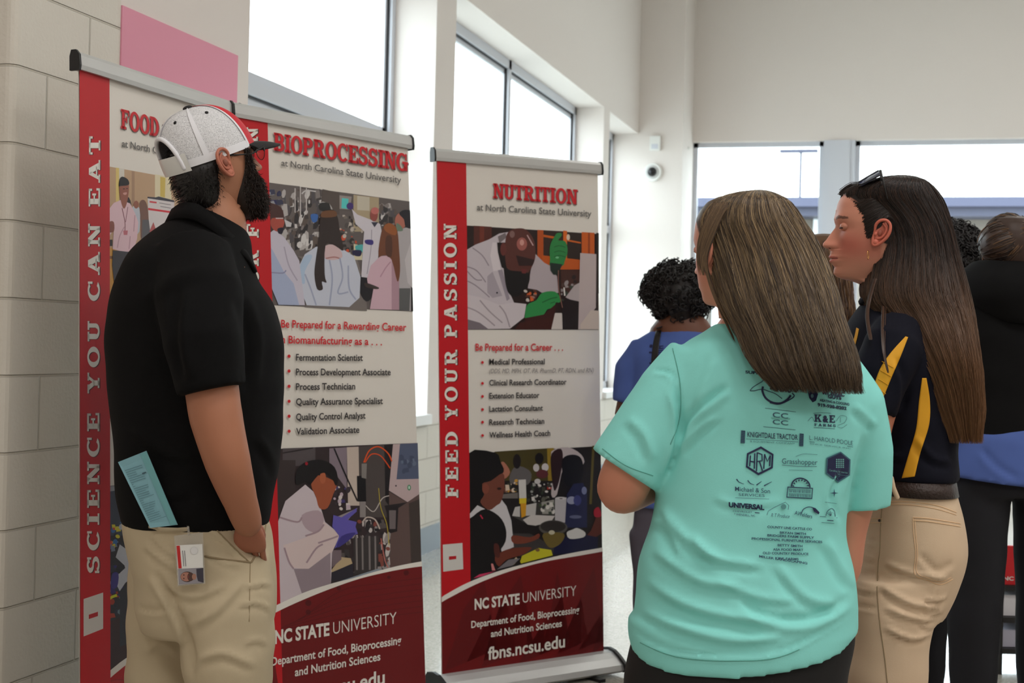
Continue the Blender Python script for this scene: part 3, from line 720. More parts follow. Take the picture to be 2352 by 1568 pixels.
    pr.poly(q([(250, 450), (340, 420), (460, 340), (480, 440), (470, 540), (440, 640), (400, 670), (320, 720), (230, 640), (270, 560)]), (112, 62, 48), 3); pr.ell(*T2(285, 500), 8, 12, (128, 70, 54)); pr.ell(*T2(425, 500), 5, 3, (40, 22, 20))
    pr.poly(q([(560, 980), (740, 1000), (830, 960), (830, 1010), (700, 1060), (570, 1060)]), (118, 58, 42), 3)
    pr.poly(q([(90, 1460), (85, 900), (160, 780), (280, 710), (420, 780), (490, 900), (490, 1040), (420, 1160), (380, 1290), (200, 1400)]), (17, 15, 16), 3); pr.line(q([(230, 770), (255, 810)]), 3, (190, 40, 70), 0)
    pr.poly(q([(380, 1200), (520, 1120), (740, 1100), (740, 1130), (660, 1180), (500, 1230), (420, 1300)]), (108, 50, 36), 3); pr.poly(q([(370, 1070), (420, 1080), (430, 1200), (380, 1190)]), (80, 36, 30), 3)
    pr.poly(q([(160, 1420), (220, 1380), (370, 1350), (400, 1340), (250, 1400)]), (206, 60, 100)); pr.poly(q([(340, 1270), (360, 1270), (385, 1340), (350, 1340)]), (210, 130, 130)); pr.line(q([(560, 1270), (610, 1215)]), 8, (190, 170, 140), 0); pr.poly(q([(400, 1330), (520, 1230), (640, 1215), (560, 1290)]), (120, 116, 120))
    # sweep, strip
    up = [(1010, 1371), (1071, 1337.7), (1145, 1310), (1224, 1289), (1303, 1270.6), (1386, 1256)]; lo = [(1010, 1382.5), (1092, 1340.5), (1171, 1310.5), (1250, 1289), (1330, 1275), (1386, 1265)]
    up = [tuple(p) for p in catmull(up, 5)]; lo = [tuple(p) for p in catmull(lo, 5)]
    strip(pr, inv, Wd, Hp, sw)
    sweep(pr, up, lo, 0, 0, inv(0, -.03), inv(Wd, -.03))
    r = random.Random(4)
    for i in range(9):
        x = 1020 + i * 42; pr.poly([(x, 1540 - i * 4), (x + r.uniform(30, 80), 1400), (x + 90, 1290 + (8 - i) * 5), (x + 120, 1490 - i * 4)], (104 + r.randint(-8, 12), 14, 17), same=i > 0)
    pr.flat([p for a in zip(up, lo) for p in a], [(2 * i, 2 * i + 1, 2 * i + 3, 2 * i + 2) for i in range(len(up) - 1)], WHT)
    pr.poly([(1015, 1250), (1060, 1246), (1062, 1306), (1016, 1312)], (214, 210, 204)); pr.poly([(1029, 1277), (1046, 1275.5), (1046, 1283), (1029, 1285)], (186, 30, 40))
    vword(pr, 'FEED', 1050.5, 1142, 1049.5, 991, 29); vword(pr, 'YOUR', 1049, 964, 1048, 803, 29); vword(pr, 'PASSION', 1047.5, 775, 1046, 515, 29)
    title(pr, 'NUTRITION', (1130.5, 455), (1323.5, 469.5), 34, 34)
    pr.text('at North Carolina State University', (1093.5, 483), (1356, 498), 15.5, 15.5, GRY, bold=.012)
    pr.text('Be Prepared for a Career . . .', (1090, 805), (1291, 805), 17, 17, HRED, bold=.018)
    for t, y, y0, x1, y1 in (('Medical Professional', 832, 837, 1249, 836), ('Clinical Research Coordinator', 880, 885, 1299, 882.5), ('Extension Educator', 910, 915, 1236.7, 913), ('Lactation Consultant', 940, 945, 1244.6, 942.5), ('Research Technician', 969, 975.5, 1247.8, 972.5), ('Wellness Health Coach', 999.5, 1005, 1261.5, 1000)):
        pr.ell(1106, y, 3.2, 3.2, HRED); pr.text(t, (1121.5, y0), (x1, y1), 13.6, 13.2, INK, bold=.02)
    pr.text('(DDS, MD, MPH, OT, PA, PharmD, PT, RDN, and RN)', (1121.5, 857), (1361, 855), 11, 11, (134, 128, 126), shear=.3)
    pr.text('NC STATE', (1087.8, 1398.4), (1191, 1385), 24.5, 24, WHT, bold=.035); pr.text('UNIVERSITY', (1198, 1383.5), (1321, 1366.7), 24.5, 25, WHT, bold=-.008)
    pr.text('Department of Food, Bioprocessing', (1080, 1441), (1328, 1406), 16.5, 16.5, WHT, bold=.018); pr.text('and Nutrition Sciences', (1125, 1462), (1288, 1437.5), 16.5, 16.5, WHT, bold=.018)
    pr.text('fbns.ncsu.edu', (1118.4, 1514), (1295, 1484.5), 30, 29, WHT, bold=.02)

def draw2(pr, inv, Wd, Hp):
    sw = Wd * .165
    T = lambda x, y: (560 + x / 4.612, 380 + y / 4.612); q = lambda L: [T(*p) for p in L]
    pr.poly([(606, 417.5), (940.5, 462.5), (948, 715), (606, 700)], (98, 90, 88))
    pal = [(70, 64, 64), (130, 122, 120), (178, 172, 170), (52, 48, 50), (206, 202, 200), (96, 84, 78), (84, 80, 84)]
    pr.poly(q([(225, 180), (590, 220), (590, 1000), (225, 900)]), (104, 96, 94)); pr.poly(q([(1160, 310), (1430, 340), (1430, 700), (1160, 700)]), (172, 156, 128)); pr.poly(q([(1200, 320), (1330, 335), (1330, 480), (1200, 470)]), (196, 188, 170))
    pr.clutter(*T(390, 250), *T(820, 900), 120, pal, 2.0, 7.5, 21, 3.0); pr.clutter(*T(1010, 520), *T(1260, 1000), 50, [(50, 46, 46), (190, 180, 170), (120, 112, 104), (80, 76, 74), (200, 80, 50)], 2, 6, 22)
    pr.clutter(*T(1430, 400), *T(1620, 640), 40, pal, 2, 6, 23, 2.5); pr.clutter(*T(225, 200), *T(420, 420), 14, [(60, 62, 84), (50, 50, 90), (150, 150, 156)], 3, 9, 24)
    for a in ([(597, 225), (597, 640)], [(660, 240), (660, 520)], [(540, 240), (540, 500)]): pr.line(q(a), 2.4, (198, 192, 190), 0)
    pr.line(q([(610, 300), (660, 265), (760, 275)]), 3, (200, 196, 196)); pr.line(q([(790, 420), (830, 390), (900, 400), (935, 480)]), 2.5, (190, 186, 184)); pr.poly(q([(800, 400), (900, 400), (900, 480), (800, 470)]), (46, 46, 46), 3)
    pr.poly(q([(830, 250), (1010, 290), (1010, 520), (980, 520), (900, 400), (820, 380)]), (88, 78, 74)); pr.poly(q([(1010, 315), (1140, 330), (1120, 470), (1010, 460)]), (150, 140, 136)); pr.poly(q([(1035, 345), (1105, 352), (1100, 460), (1030, 452)]), (88, 200, 196))
    pr.poly(q([(705, 520), (780, 520), (770, 590), (725, 600)]), (62, 104, 170), 3); pr.poly(q([(1160, 830), (1250, 850), (1250, 1000), (1160, 1000)]), (206, 196, 166)); pr.poly(q([(1180, 850), (1270, 840), (1250, 920), (1190, 900)]), (80, 170, 170), 3); pr.poly(q([(1150, 900), (1240, 900), (1230, 960), (1160, 950)]), (40, 36, 70), 3)
    pr.poly(q([(560, 960), (780, 1100), (640, 1500), (1300, 1540), (1290, 1300), (1200, 1000)]), (120, 112, 108)); pr.poly(q([(1230, 1160), (1360, 1200), (1360, 1380), (1290, 1440), (1220, 1330)]), (30, 28, 34), 3)
    # tall man pointing, coat
    pr.poly(q([(1140, 460), (1200, 520), (1330, 570), (1440, 620), (1470, 760), (1420, 960), (1400, 1200), (1240, 1180), (1260, 820), (1270, 700), (1180, 620)]), (206, 200, 208), 0)
    pr.line(q([(1350, 680), (1340, 900), (1300, 1150)]), 2, (160, 152, 166)); pr.ell(*T(1375, 520), 9, 16, (150, 78, 72)); pr.ell(*T(1385, 480), 9, 8, (190, 110, 104)); pr.poly(q([(1345, 600), (1420, 600), (1380, 655)]), (60, 60, 76)); pr.ell(*T(1120, 430), 8, 8, (74, 56, 118)); pr.poly(q([(1280, 790), (1360, 790), (1360, 840), (1290, 830)]), (60, 48, 120), 3)
    # right man
    pr.poly(q([(1620, 700), (1700, 660), (1790, 660), (1790, 1545), (1620, 1530), (1590, 1200)]), (176, 170, 172)); pr.poly(q([(1640, 1300), (1760, 1300), (1750, 1540), (1620, 1530)]), (92, 92, 92)); pr.ell(*T(1655, 590), 13, 19, (176, 108, 92)); pr.poly(q([(1640, 510), (1700, 470), (1790, 500), (1790, 660), (1710, 650), (1690, 570)]), (36, 32, 40), 3); pr.poly(q([(1610, 610), (1660, 640), (1680, 690), (1620, 690)]), (110, 130, 112), 3); pr.poly(q([(1765, 1230), (1795, 1200), (1795, 1545), (1765, 1545)]), (40, 34, 34))
    pr.poly(q([(1700, 1000), (1790, 800), (1790, 1300), (1730, 1240)]), (196, 190, 192), 0)
    # pink coat woman with red-brown hair
    pr.poly(q([(1300, 1200), (1340, 1060), (1440, 960), (1560, 950), (1640, 1050), (1640, 1530), (1330, 1520), (1370, 1290), (1310, 1260)]), (206, 172, 184), 0); pr.line(q([(1440, 1180), (1500, 1080), (1550, 1020)]), 2.5, (176, 136, 150)); pr.poly(q([(1560, 1000), (1640, 1050), (1640, 1530), (1560, 1525)]), (176, 140, 152))
    pr.poly(q([(1420, 960), (1440, 760), (1480, 640), (1560, 620), (1620, 690), (1640, 900), (1650, 1120), (1620, 1230), (1560, 1000), (1480, 950)]), (112, 66, 44), 3); pr.poly(q([(1480, 640), (1540, 610), (1610, 660), (1600, 740), (1500, 700)]), (150, 86, 44), 3); pr.poly(q([(1500, 760), (1560, 760), (1560, 960), (1500, 940)]), (84, 52, 40), 3); pr.poly(q([(1280, 1240), (1420, 1290), (1400, 1310), (1290, 1290)]), (60, 48, 46), 3)
    # centre woman, long dark hair
    pr.poly(q([(570, 1080), (640, 940), (760, 860), (1000, 860), (1160, 960), (1230, 1180), (1220, 1400), (1110, 1500), (660, 1480), (560, 1220)]), (196, 200, 214), 0)
    pr.poly(q([(860, 850), (980, 850), (1040, 960), (960, 1000), (850, 980)]), (206, 178, 180), 3); pr.line(q([(860, 985), (950, 970), (1010, 985)]), 3, (170, 120, 116))
    pr.poly(q([(580, 1100), (640, 960), (720, 960), (640, 1120), (640, 1250), (580, 1220)]), (170, 190, 214), 3)
    for a in ([(640, 1150), (700, 1300), (760, 1480)], [(1010, 980), (1040, 1180), (990, 1350), (1100, 1340)], [(1100, 1060), (1110, 1300), (1180, 1420)], [(900, 1000), (930, 1200), (900, 1480)]): pr.line(q(a), 3.5, (160, 166, 190))
    pr.poly(q([(800, 560), (840, 480), (940, 470), (990, 560), (1010, 700), (1050, 900), (960, 850), (860, 840), (850, 1150), (870, 1240), (820, 1230), (830, 1310), (770, 1310), (740, 1150), (760, 960), (790, 760)]), (52, 42, 40), 3); pr.poly(q([(815, 500), (860, 480), (960, 480), (970, 540), (820, 550)]), (110, 74, 50), 3)
    # left woman
    pr.poly(q([(215, 700), (300, 660), (420, 760), (520, 900), (580, 1010), (640, 1480), (360, 1475), (215, 1100)]), (198, 192, 206), 0); pr.poly(q([(215, 780), (300, 900), (420, 1130), (520, 1250), (580, 1480), (360, 1475), (215, 1120)]), (166, 176, 204), 0)
    pr.line(q([(420, 860), (470, 1060), (560, 1220)]), 3, (168, 160, 178)); pr.line(q([(250, 1130), (400, 1140), (440, 1110)]), 3, (140, 140, 170))
    pr.poly(q([(215, 420), (290, 400), (390, 450), (420, 560), (400, 640), (300, 690), (215, 730)]), (74, 48, 46), 3); pr.poly(q([(290, 560), (410, 570), (410, 650), (340, 700), (280, 640)]), (168, 78, 66), 3); pr.line(q([(330, 560), (410, 560)]), 2.5, (200, 180, 180), 0); pr.poly(q([(350, 670), (410, 660), (400, 720), (360, 720)]), (40, 36, 50), 3); pr.poly(q([(420, 570), (500, 610), (490, 650), (440, 650)]), (196, 194, 196))
    # lower photo: technician at a bioreactor
    T2 = lambda x, y: (610 + x / 3.732, 1000 + y / 3.732); q = lambda L: [T2(*p) for p in L]
    pr.poly([(600, 1032), (958.5, 1016.6), (969.5, 1289), (918, 1299), (859, 1314), (808, 1329), (760, 1341), (698, 1361), (632, 1390), (590, 1412)], (54, 42, 44))
    pr.poly(q([(140, 110), (420, 100), (420, 260), (140, 260)]), (84, 76, 78)); pr.poly(q([(0, 210), (250, 210), (250, 640), (0, 700)]), (56, 46, 46)); pr.line(q([(140, 150), (400, 105)]), 3, (40, 32, 34), 0)
    pr.poly(q([(540, 110), (690, 100), (690, 460), (540, 260)]), (134, 120, 130)); pr.poly(q([(690, 100), (790, 95), (800, 600), (700, 600)]), (196, 180, 168)); pr.poly(q([(790, 95), (1080, 75), (1050, 700), (800, 700)]), (78, 70, 68)); pr.poly(q([(1010, 80), (1085, 75), (1050, 600), (1020, 560)]), (30, 26, 28))
    pr.poly(q([(1085, 75), (1300, 62), (1320, 500), (1210, 570), (1050, 470)]), (190, 168, 168)); pr.poly(q([(1145, 72), (1300, 64), (1308, 370), (1115, 375)]), (84, 92, 116)); pr.clutter(*T2(1140, 160), *T2(1290, 330), 14, [(70, 78, 100), (104, 114, 134)], 3, 6, 31)
    pr.ell(*T2(1223, 445), 4, 6.5, (60, 130, 90)); pr.ell(*T2(1223, 445), 2, 4, (190, 220, 200)); pr.ell(*T2(1110, 430), 1.8, 2, (40, 30, 30)); pr.poly(q([(1050, 480), (1210, 575), (1320, 500), (1340, 1078), (1060, 1140)]), (96, 76, 72)); pr.poly(q([(1220, 580), (1340, 540), (1340, 1078), (1240, 1100)]), (66, 56, 52))
    pr.line(q([(580, 110), (670, 320), (780, 560)]), 3.4, (24, 22, 24)); pr.line(q([(835, 230), (880, 130), (960, 95), (1040, 150), (1075, 220)]), 2.8, (222, 84, 30)); pr.line(q([(845, 230), (900, 160), (980, 175), (1060, 280)]), 2.6, (214, 78, 30))
    pr.poly(q([(775, 345), (850, 345), (855, 565), (780, 565)]), (20, 18, 20)); pr.poly(q([(815, 240), (860, 240), (855, 370), (815, 360)]), (130, 124, 120)); pr.poly(q([(800, 565), (850, 565), (850, 700), (800, 700)]), (140, 132, 130)); pr.poly(q([(1010, 600), (1210, 570), (1130, 620), (1120, 820), (1050, 840), (1030, 660)]), (34, 28, 30), 0); pr.poly(q([(1050, 640), (1110, 640), (1105, 800), (1055, 800)]), (110, 100, 100))
    pr.clutter(*T2(640, 720), *T2(1060, 1180), 110, [(40, 36, 38), (150, 142, 140), (90, 82, 80), (196, 188, 184), (60, 54, 56), (130, 70, 60), (30, 26, 28)], 2, 6.5, 32, 3.2)
    pr.line(q([(820, 745), (860, 700), (930, 720), (970, 800)]), 3, (196, 180, 170)); pr.line(q([(850, 600), (920, 650), (990, 540), (1050, 515)]), 2, (196, 186, 180)); pr.line(q([(960, 450), (980, 620), (1030, 760), (1050, 940)]), 1.8, (180, 160, 60)); pr.line(q([(980, 880), (1010, 1050), (1040, 1130)]), 2.4, (190, 110, 100)); pr.poly(q([(740, 880), (960, 860), (950, 1180), (750, 1190)]), (58, 52, 52))
    for x in (770, 820, 880, 930): pr.line(q([(x, 860), (x + 4, 1150)]), 4, (128, 120, 118), 0)
    pr.poly(q([(590, 700), (780, 620), (700, 720), (600, 720)]), (150, 140, 142)); pr.clutter(*T2(570, 430), *T2(720, 640), 18, [(190, 170, 180), (70, 60, 110), (60, 50, 56), (210, 200, 196)], 2, 6, 33)
    pr.poly(q([(550, 1250), (560, 1160), (740, 1090), (740, 1220)]), (44, 40, 50)); pr.poly(q([(540, 1170), (640, 1040), (720, 1050), (735, 1095), (560, 1170)]), (186, 164, 130)); pr.poly(q([(560, 980), (640, 980), (640, 1060), (560, 1130)]), (120, 104, 110))
    pr.poly(q([(600, 1255), (950, 1140), (1000, 1150), (760, 1230)]), (140, 150, 160))
    # coat, hand, head
    pr.poly(q([(70, 1460), (60, 1000), (50, 880), (110, 700), (160, 560), (330, 420), (400, 480), (470, 640), (500, 740), (610, 830), (620, 870), (560, 1000), (550, 1270), (300, 1360)]), (206, 192, 198), 0)
    pr.poly(q([(220, 1130), (140, 940), (340, 870), (490, 740), (620, 850), (560, 1000), (430, 1090), (350, 1150)]), (216, 196, 194), 0); pr.poly(q([(230, 1140), (360, 1140), (545, 1000), (550, 1270), (300, 1350)]), (150, 134, 142)); pr.poly(q([(300, 680), (440, 640), (490, 720), (430, 830), (330, 790)]), (180, 158, 166), 3)
    for a in ([(340, 1090), (420, 970), (480, 930)], [(440, 920), (560, 880), (610, 860)], [(150, 960), (190, 1080), (230, 1140)], [(330, 860), (440, 820), (490, 760)], [(110, 700), (260, 740), (300, 700)]): pr.line(q(a), 4, (166, 142, 150))
    pr.poly(q([(380, 420), (440, 340), (560, 380), (600, 420), (570, 500), (520, 620), (450, 620), (420, 520)]), (160, 84, 54), 3); pr.ell(*T2(480, 360), 7, 14, (176, 96, 64)); pr.poly(q([(250, 420), (260, 290), (350, 220), (480, 210), (580, 270), (610, 380), (590, 430), (560, 370), (500, 320), (440, 340), (370, 420), (330, 400)]), (22, 19, 20), 3); pr.ell(*T2(340, 240), 3.4, 4, (150, 24, 40))
    pr.poly(q([(560, 780), (570, 680), (640, 700), (770, 620), (770, 650), (690, 720), (770, 740), (760, 780), (780, 840), (680, 880), (580, 970), (620, 860)]), (98, 88, 172), 0); pr.poly(q([(600, 960), (640, 860), (760, 830), (700, 900)]), (64, 56, 130), 3)
    up = [(560, 1424), (632.8, 1388.5), (698, 1359), (760, 1339), (808, 1327), (859, 1312), (918, 1297.4), (975, 1287)]; lo = [(560, 1446), (630, 1406), (690, 1378), (757, 1351), (824, 1328), (891, 1312), (935, 1304), (975, 1298.6)]
    up = [tuple(p) for p in catmull(up, 4)]; lo = [tuple(p) for p in catmull(lo, 4)]
    sweep(pr, up, lo, 0, 0, inv(0, -.03), inv(Wd, -.03))
    for i in range(7):
        y = 1330 + i * 13; pr.line([(690 - i * 14, 1420 + i * 6), (780, y + 26), (880, y + 8), (972, y - 4)], 1.0, (78, 8, 12), same=i > 0)
    for x, y, r in ((705, 1384, 7), (775, 1350, 5), (890, 1325, 4), (930, 1315, 6), (705, 1405, 6)): pr.ell(x, y, r, r, (82, 8, 12), same=True)
    strip(pr, inv, Wd, Hp, sw); pr.flat([p for a in zip(up, lo) for p in a], [(2 * i, 2 * i + 1, 2 * i + 3, 2 * i + 2) for i in range(len(up) - 1)], WHT)
    pr.poly([(548, 1440), (612, 1412), (655, 1700), (560, 1760)], DRED)
    vword(pr, 'F', 591, 546, 591, 514, 28); vword(pr, 'R', 591, 611, 591, 575, 28); vword(pr, 'O', 591, 652, 591, 620, 28)
    vword(pr, 'N', 589, 328, 589, 294, 26)
    title(pr, 'BIOPROCESSING', (625.5, 345.5), (933, 394.5), 41, 40)
    pr.text('at North Carolina State University', (643, 381), (918, 421.5), 15, 16.5, GRY, bold=.012)
    pr.text('Be Prepared for a Rewarding Career', (642.5, 752), (930, 760), 18.5, 18, HRED, bold=.018); pr.text('in Biomanufacturing as a . . .', (638, 788), (874, 793), 18.5, 18, HRED, bold=.018)
    for t, y, y0, x1, y1 in (('Fermentation Scientist', 818, 828, 830, 828.5), ('Process Development Associate', 852, 861.6, 894, 861.5), ('Process Technician', 887, 895.3, 812.5, 894), ('Quality Assurance Specialist', 921.4, 930, 876, 927.5), ('Quality Control Analyst', 955.7, 964.8, 836, 961), ('Validation Associate', 990, 998, 822, 993.5)):
        pr.ell(660.5, y, 3.6, 3.8, HRED); pr.text(t, (676.4, y0), (x1, y1), 16, 15.5, INK, bold=.02)
    pr.text('NC STATE', (627.7, 1477), (753, 1457.5), 31, 29.5, WHT, bold=.035); pr.text('UNIVERSITY', (761.6, 1455.5), (907, 1431), 29.5, 28.5, WHT, bold=-.008)
    pr.text('Department of Food, Bioprocessing', (619.4, 1528), (918, 1477.5), 20, 19.5, WHT, bold=.018); pr.text('and Nutrition Sciences', (673.6, 1552), (870, 1515), 20, 19.5, WHT, bold=.018)
    pr.text('fbns.ncsu.edu', (665, 1614), (880, 1569), 34, 34, WHT, bold=.02)

def draw1(pr, inv, Wd, Hp):
    sw = Wd * .163
    T = lambda x, y: (180 + x / 3.734, 360 + y / 3.734); q = lambda L: [T(*p) for p in L]
    pr.poly([(238, 380), (550, 437), (550, 745), (238, 745)], (190, 158, 126))
    pr.poly(q([(320, 92), (348, 96), (348, 600), (320, 600)]), (220, 196, 120)); pr.poly(q([(348, 96), (392, 104), (392, 300), (348, 300)]), (214, 208, 196)); pr.poly(q([(655, 150), (780, 175), (800, 380), (655, 350)]), (222, 210, 176)); pr.poly(q([(700, 170), (745, 180), (740, 350), (700, 340)]), (206, 180, 90)); pr.poly(q([(455, 120), (480, 125), (480, 420), (455, 420)]), (168, 136, 110))
    pr.poly(q([(225, 780), (600, 780), (600, 1440), (225, 1440)]), (206, 152, 76)); pr.poly(q([(225, 710), (290, 710), (290, 765), (225, 765)]), (50, 44, 44)); pr.poly(q([(225, 850), (310, 850), (310, 875), (225, 875)]), (130, 92, 60)); pr.poly(q([(225, 1220), (310, 1230), (290, 1340), (225, 1350)]), (160, 110, 70))
    pr.poly(q([(590, 345), (820, 385), (820, 700), (610, 700)]), (214, 206, 206)); pr.poly(q([(590, 342), (660, 348), (685, 340), (820, 374), (820, 390), (590, 355)]), (58, 56, 66)); pr.poly(q([(608, 378), (668, 386), (668, 400), (608, 392)]), (206, 60, 70)); pr.poly(q([(596, 438), (800, 468), (800, 484), (596, 456)]), (206, 40, 54)); pr.line(q([(690, 395), (790, 412)]), 1.5, (130, 126, 130), 0); pr.line(q([(700, 425), (790, 440)]), 1.5, (130, 126, 130), 0)
    pr.poly(q([(520, 400), (560, 370), (590, 430), (600, 560), (610, 700), (540, 730), (530, 560)]), (120, 86, 74), 3); pr.poly(q([(545, 540), (600, 540), (620, 700), (540, 760)]), (92, 90, 94), 0); pr.poly(q([(455, 440), (520, 440), (520, 640), (470, 640)]), (186, 190, 200), 3); pr.ell(*T(492, 410), 6, 9, (150, 96, 78)); pr.poly(q([(605, 640), (640, 560), (660, 620), (640, 660)]), (176, 84, 84))
    pr.poly(q([(360, 330), (430, 350), (450, 430), (400, 440)]), (40, 34, 38), 3)
    pr.poly(q([(235, 560), (250, 460), (300, 395), (360, 370), (440, 400), (480, 480), (510, 560), (500, 700), (470, 800), (400, 820), (290, 790), (300, 620), (250, 700), (235, 640)]), (222, 188, 196), 0)
    pr.poly(q([(260, 560), (300, 560), (300, 640), (250, 640)]), (140, 84, 72), 3); pr.line(q([(370, 440), (395, 560), (395, 640)]), 1.6, (120, 60, 70)); pr.line(q([(420, 430), (400, 560)]), 1.4, (130, 80, 90)); pr.poly(q([(380, 632), (420, 632), (415, 670), (385, 670)]), (190, 110, 120))
    for a in ([(330, 780), (350, 680), (390, 600)], [(430, 790), (440, 680)], [(480, 500), (470, 640)]): pr.line(q(a), 2.2, (190, 150, 160))
    pr.poly(q([(345, 260), (360, 200), (420, 210), (428, 290), (410, 400), (385, 445), (360, 380)]), (150, 92, 76), 3); pr.poly(q([(342, 250), (350, 190), (375, 170), (420, 195), (428, 240), (360, 250)]), (34, 30, 32), 3); pr.poly(q([(378, 310), (410, 305), (405, 325), (385, 325)]), (204, 150, 140), 3); pr.ell(*T(385, 275), 2.5, 1, (40, 24, 24)); pr.ell(*T(412, 272), 2, 1, (40, 24, 24))
    pr.poly(q([(290, 800), (470, 820), (500, 900), (460, 1200), (400, 1440), (330, 1440), (310, 1150), (285, 930)]), (58, 54, 60), 0)
    # lower photo
    T2 = lambda x, y: (180 + x / 3.213, 1080 + y / 3.213); q = lambda L: [T2(*p) for p in L]
    pr.poly([(238, 1117), (550, 1080), (550, 1440), (300, 1504), (226, 1568), (226, 1700), (238, 1560)], (38, 34, 40)); pr.poly([(238, 1118), (400, 1098), (400, 1112), (238, 1131)], (150, 154, 162))
    pr.poly(q([(190, 160), (330, 140), (330, 480), (190, 480)]), (58, 66, 82)); pr.clutter(*T2(195, 380), *T2(400, 600), 40, [(70, 60, 150), (60, 110, 170), (190, 200, 210), (210, 200, 60), (200, 80, 60), (30, 30, 50), (120, 130, 150)], 2, 6, 41)
    pr.clutter(*T2(195, 700), *T2(330, 1100), 40, [(50, 40, 110), (40, 44, 60), (120, 140, 150), (190, 200, 40), (30, 30, 36), (160, 60, 40)], 3, 8, 42); pr.line(q([(200, 970), (240, 935), (280, 920)]), 6, (200, 206, 40))
    pr.poly(q([(195, 1130), (330, 1070), (400, 1080), (400, 1380), (200, 1510)]), (50, 22, 22)); pr.poly(q([(300, 880), (400, 820), (410, 1260), (300, 1300)]), (40, 38, 46)); pr.poly(q([(365, 830), (420, 790), (420, 1260), (360, 1260)]), (170, 178, 190))
    pr.poly(q([(270, 640), (300, 545), (360, 590), (400, 600), (430, 700), (420, 760), (340, 830), (300, 890), (280, 850), (285, 770), (340, 720), (335, 700)]), (190, 194, 204), 0); pr.poly(q([(285, 690), (335, 705), (300, 760), (270, 730)]), (24, 22, 30)); pr.poly(q([(245, 760), (290, 760), (280, 860), (235, 860)]), (60, 50, 130), 3)
    pr.poly([(226, 1575), (300, 1512), (550, 1400), (550, 1760), (183, 1920)], (176, 18, 26)); pr.line([(215, 1582), (226, 1570), (300, 1510), (400, 1462), (550, 1402)], 13, WHT, 4); pr.line([(240, 1568), (268, 1560), (300, 1566)], 1.2, (120, 10, 16))
    pr.ell(273, 1055, 4, 5, HRED)
    strip(pr, inv, Wd, Hp, sw)
    pr.poly([(190, 1375), (235, 1360), (235, 1443), (190, 1461)], (214, 210, 204)); pr.poly([(202, 1411), (223, 1404), (223, 1414), (202, 1421)], (186, 30, 40))
    vword(pr, 'SCIENCE', 226, 1317, 226, 948, 28); vword(pr, 'YOU', 226, 903, 226.5, 737, 27.5); vword(pr, 'CAN', 226.5, 691, 227, 515, 27); vword(pr, 'EAT', 227, 474, 228, 313, 26)
    title(pr, 'FOOD', (275.5, 294.6), (362.5, 315), 45, 43.5); title(pr, 'SCIENCE', (374, 318.5), (526, 356), 43, 40)
    pr.text('at North Carolina State University', (277.7, 337), (532, 386), 17, 15, GRY, bold=.012)

B3 = banner(-.2289, 5.381, .6571, .029, .0204, .7886, 1.9141, 'roll-up banner reading NUTRITION, rightmost of the three banners', draw3)
B2 = banner(-.745, 4.3294, .9155, .001, .0735, .788, 1.9147, 'roll-up banner reading BIOPROCESSING, between the nutrition and food banners', draw2)
B1 = banner(-1.0589, 3.6769, 1.2319, -.0033, .034, .7873, 1.9156, 'roll-up banner with SCIENCE YOU CAN EAT strip beside the block pier', draw1)
# ------------------------------------------------------------------ people
def skin_mat(name): return mat(name, (200, 140, 115), 0.5, bump=(180, 0.08, 0.002), attr=True, spec=0.35)
M['skin'] = skin_mat('skin')
M['hair'] = mat('hair_strands', (60, 45, 35), 0.42, attr=True, spec=0.45)
M['khaki'] = mat('khaki_cotton', (198, 182, 152), 0.85, bump=(420, 0.12, 0.002), vary=.04, vscale=8)
M['khaki2'] = mat('beige_denim', (214, 188, 158), 0.85, bump=(420, 0.12, 0.002), vary=.04, vscale=8)
M['khaki_thread'] = mat('khaki_thread', (150, 132, 102), 0.85)
M['black_cloth'] = mat('black_pique', (11, 11, 12), 0.9, bump=(700, 0.2, 0.001), spec=.2)
M['teal'] = mat('teal_cotton', (142, 226, 218), 0.88, bump=(500, 0.12, 0.0015), vary=.03, vscale=10)
M['navy'] = mat('navy_polyester', (13, 14, 27), 0.85, bump=(500, 0.1, 0.001), spec=.2)
M['yellow'] = mat('gold_panel', (224, 160, 24), 0.7)
M['legging'] = mat('black_leggings', (14, 13, 14), 0.8)
M['shoe'] = mat('shoe_leather', (40, 36, 34), 0.5)
M['ink'] = mat('navy_ink', (28, 34, 66), 0.8)
M['inkl'] = mat('faded_navy_ink', (70, 120, 128), 0.85)

# head tables: height above the ear, front, back, half width (metres)
HT = [(.127, .012, .012, .012), (.124, .032, .045, .036), (.115, .055, .07, .054), (.098, .073, .086, .066), (.075, .085, .097, .073), (.05, .0895, .101, .0755), (.03, .089, .1, .0755),
      (.015, .085, .097, .074), (0, .0845, .093, .072), (-.018, .085, .087, .069), (-.033, .088, .08, .0655), (-.05, .089, .073, .060), (-.065, .0855, .069, .0545), (-.08, .083, .067, .047), (-.09, .078, .066, .041),
      (-.0965, .066, .065, .038), (-.100, .048, .065, .042), (-.106, .03, .066, .050), (-.13, .022, .07, .053), (-.16, .02, .078, .056), (-.185, .024, .088, .068), (-.21, .035, .1, .1), (-.25, .05, .11, .15)]
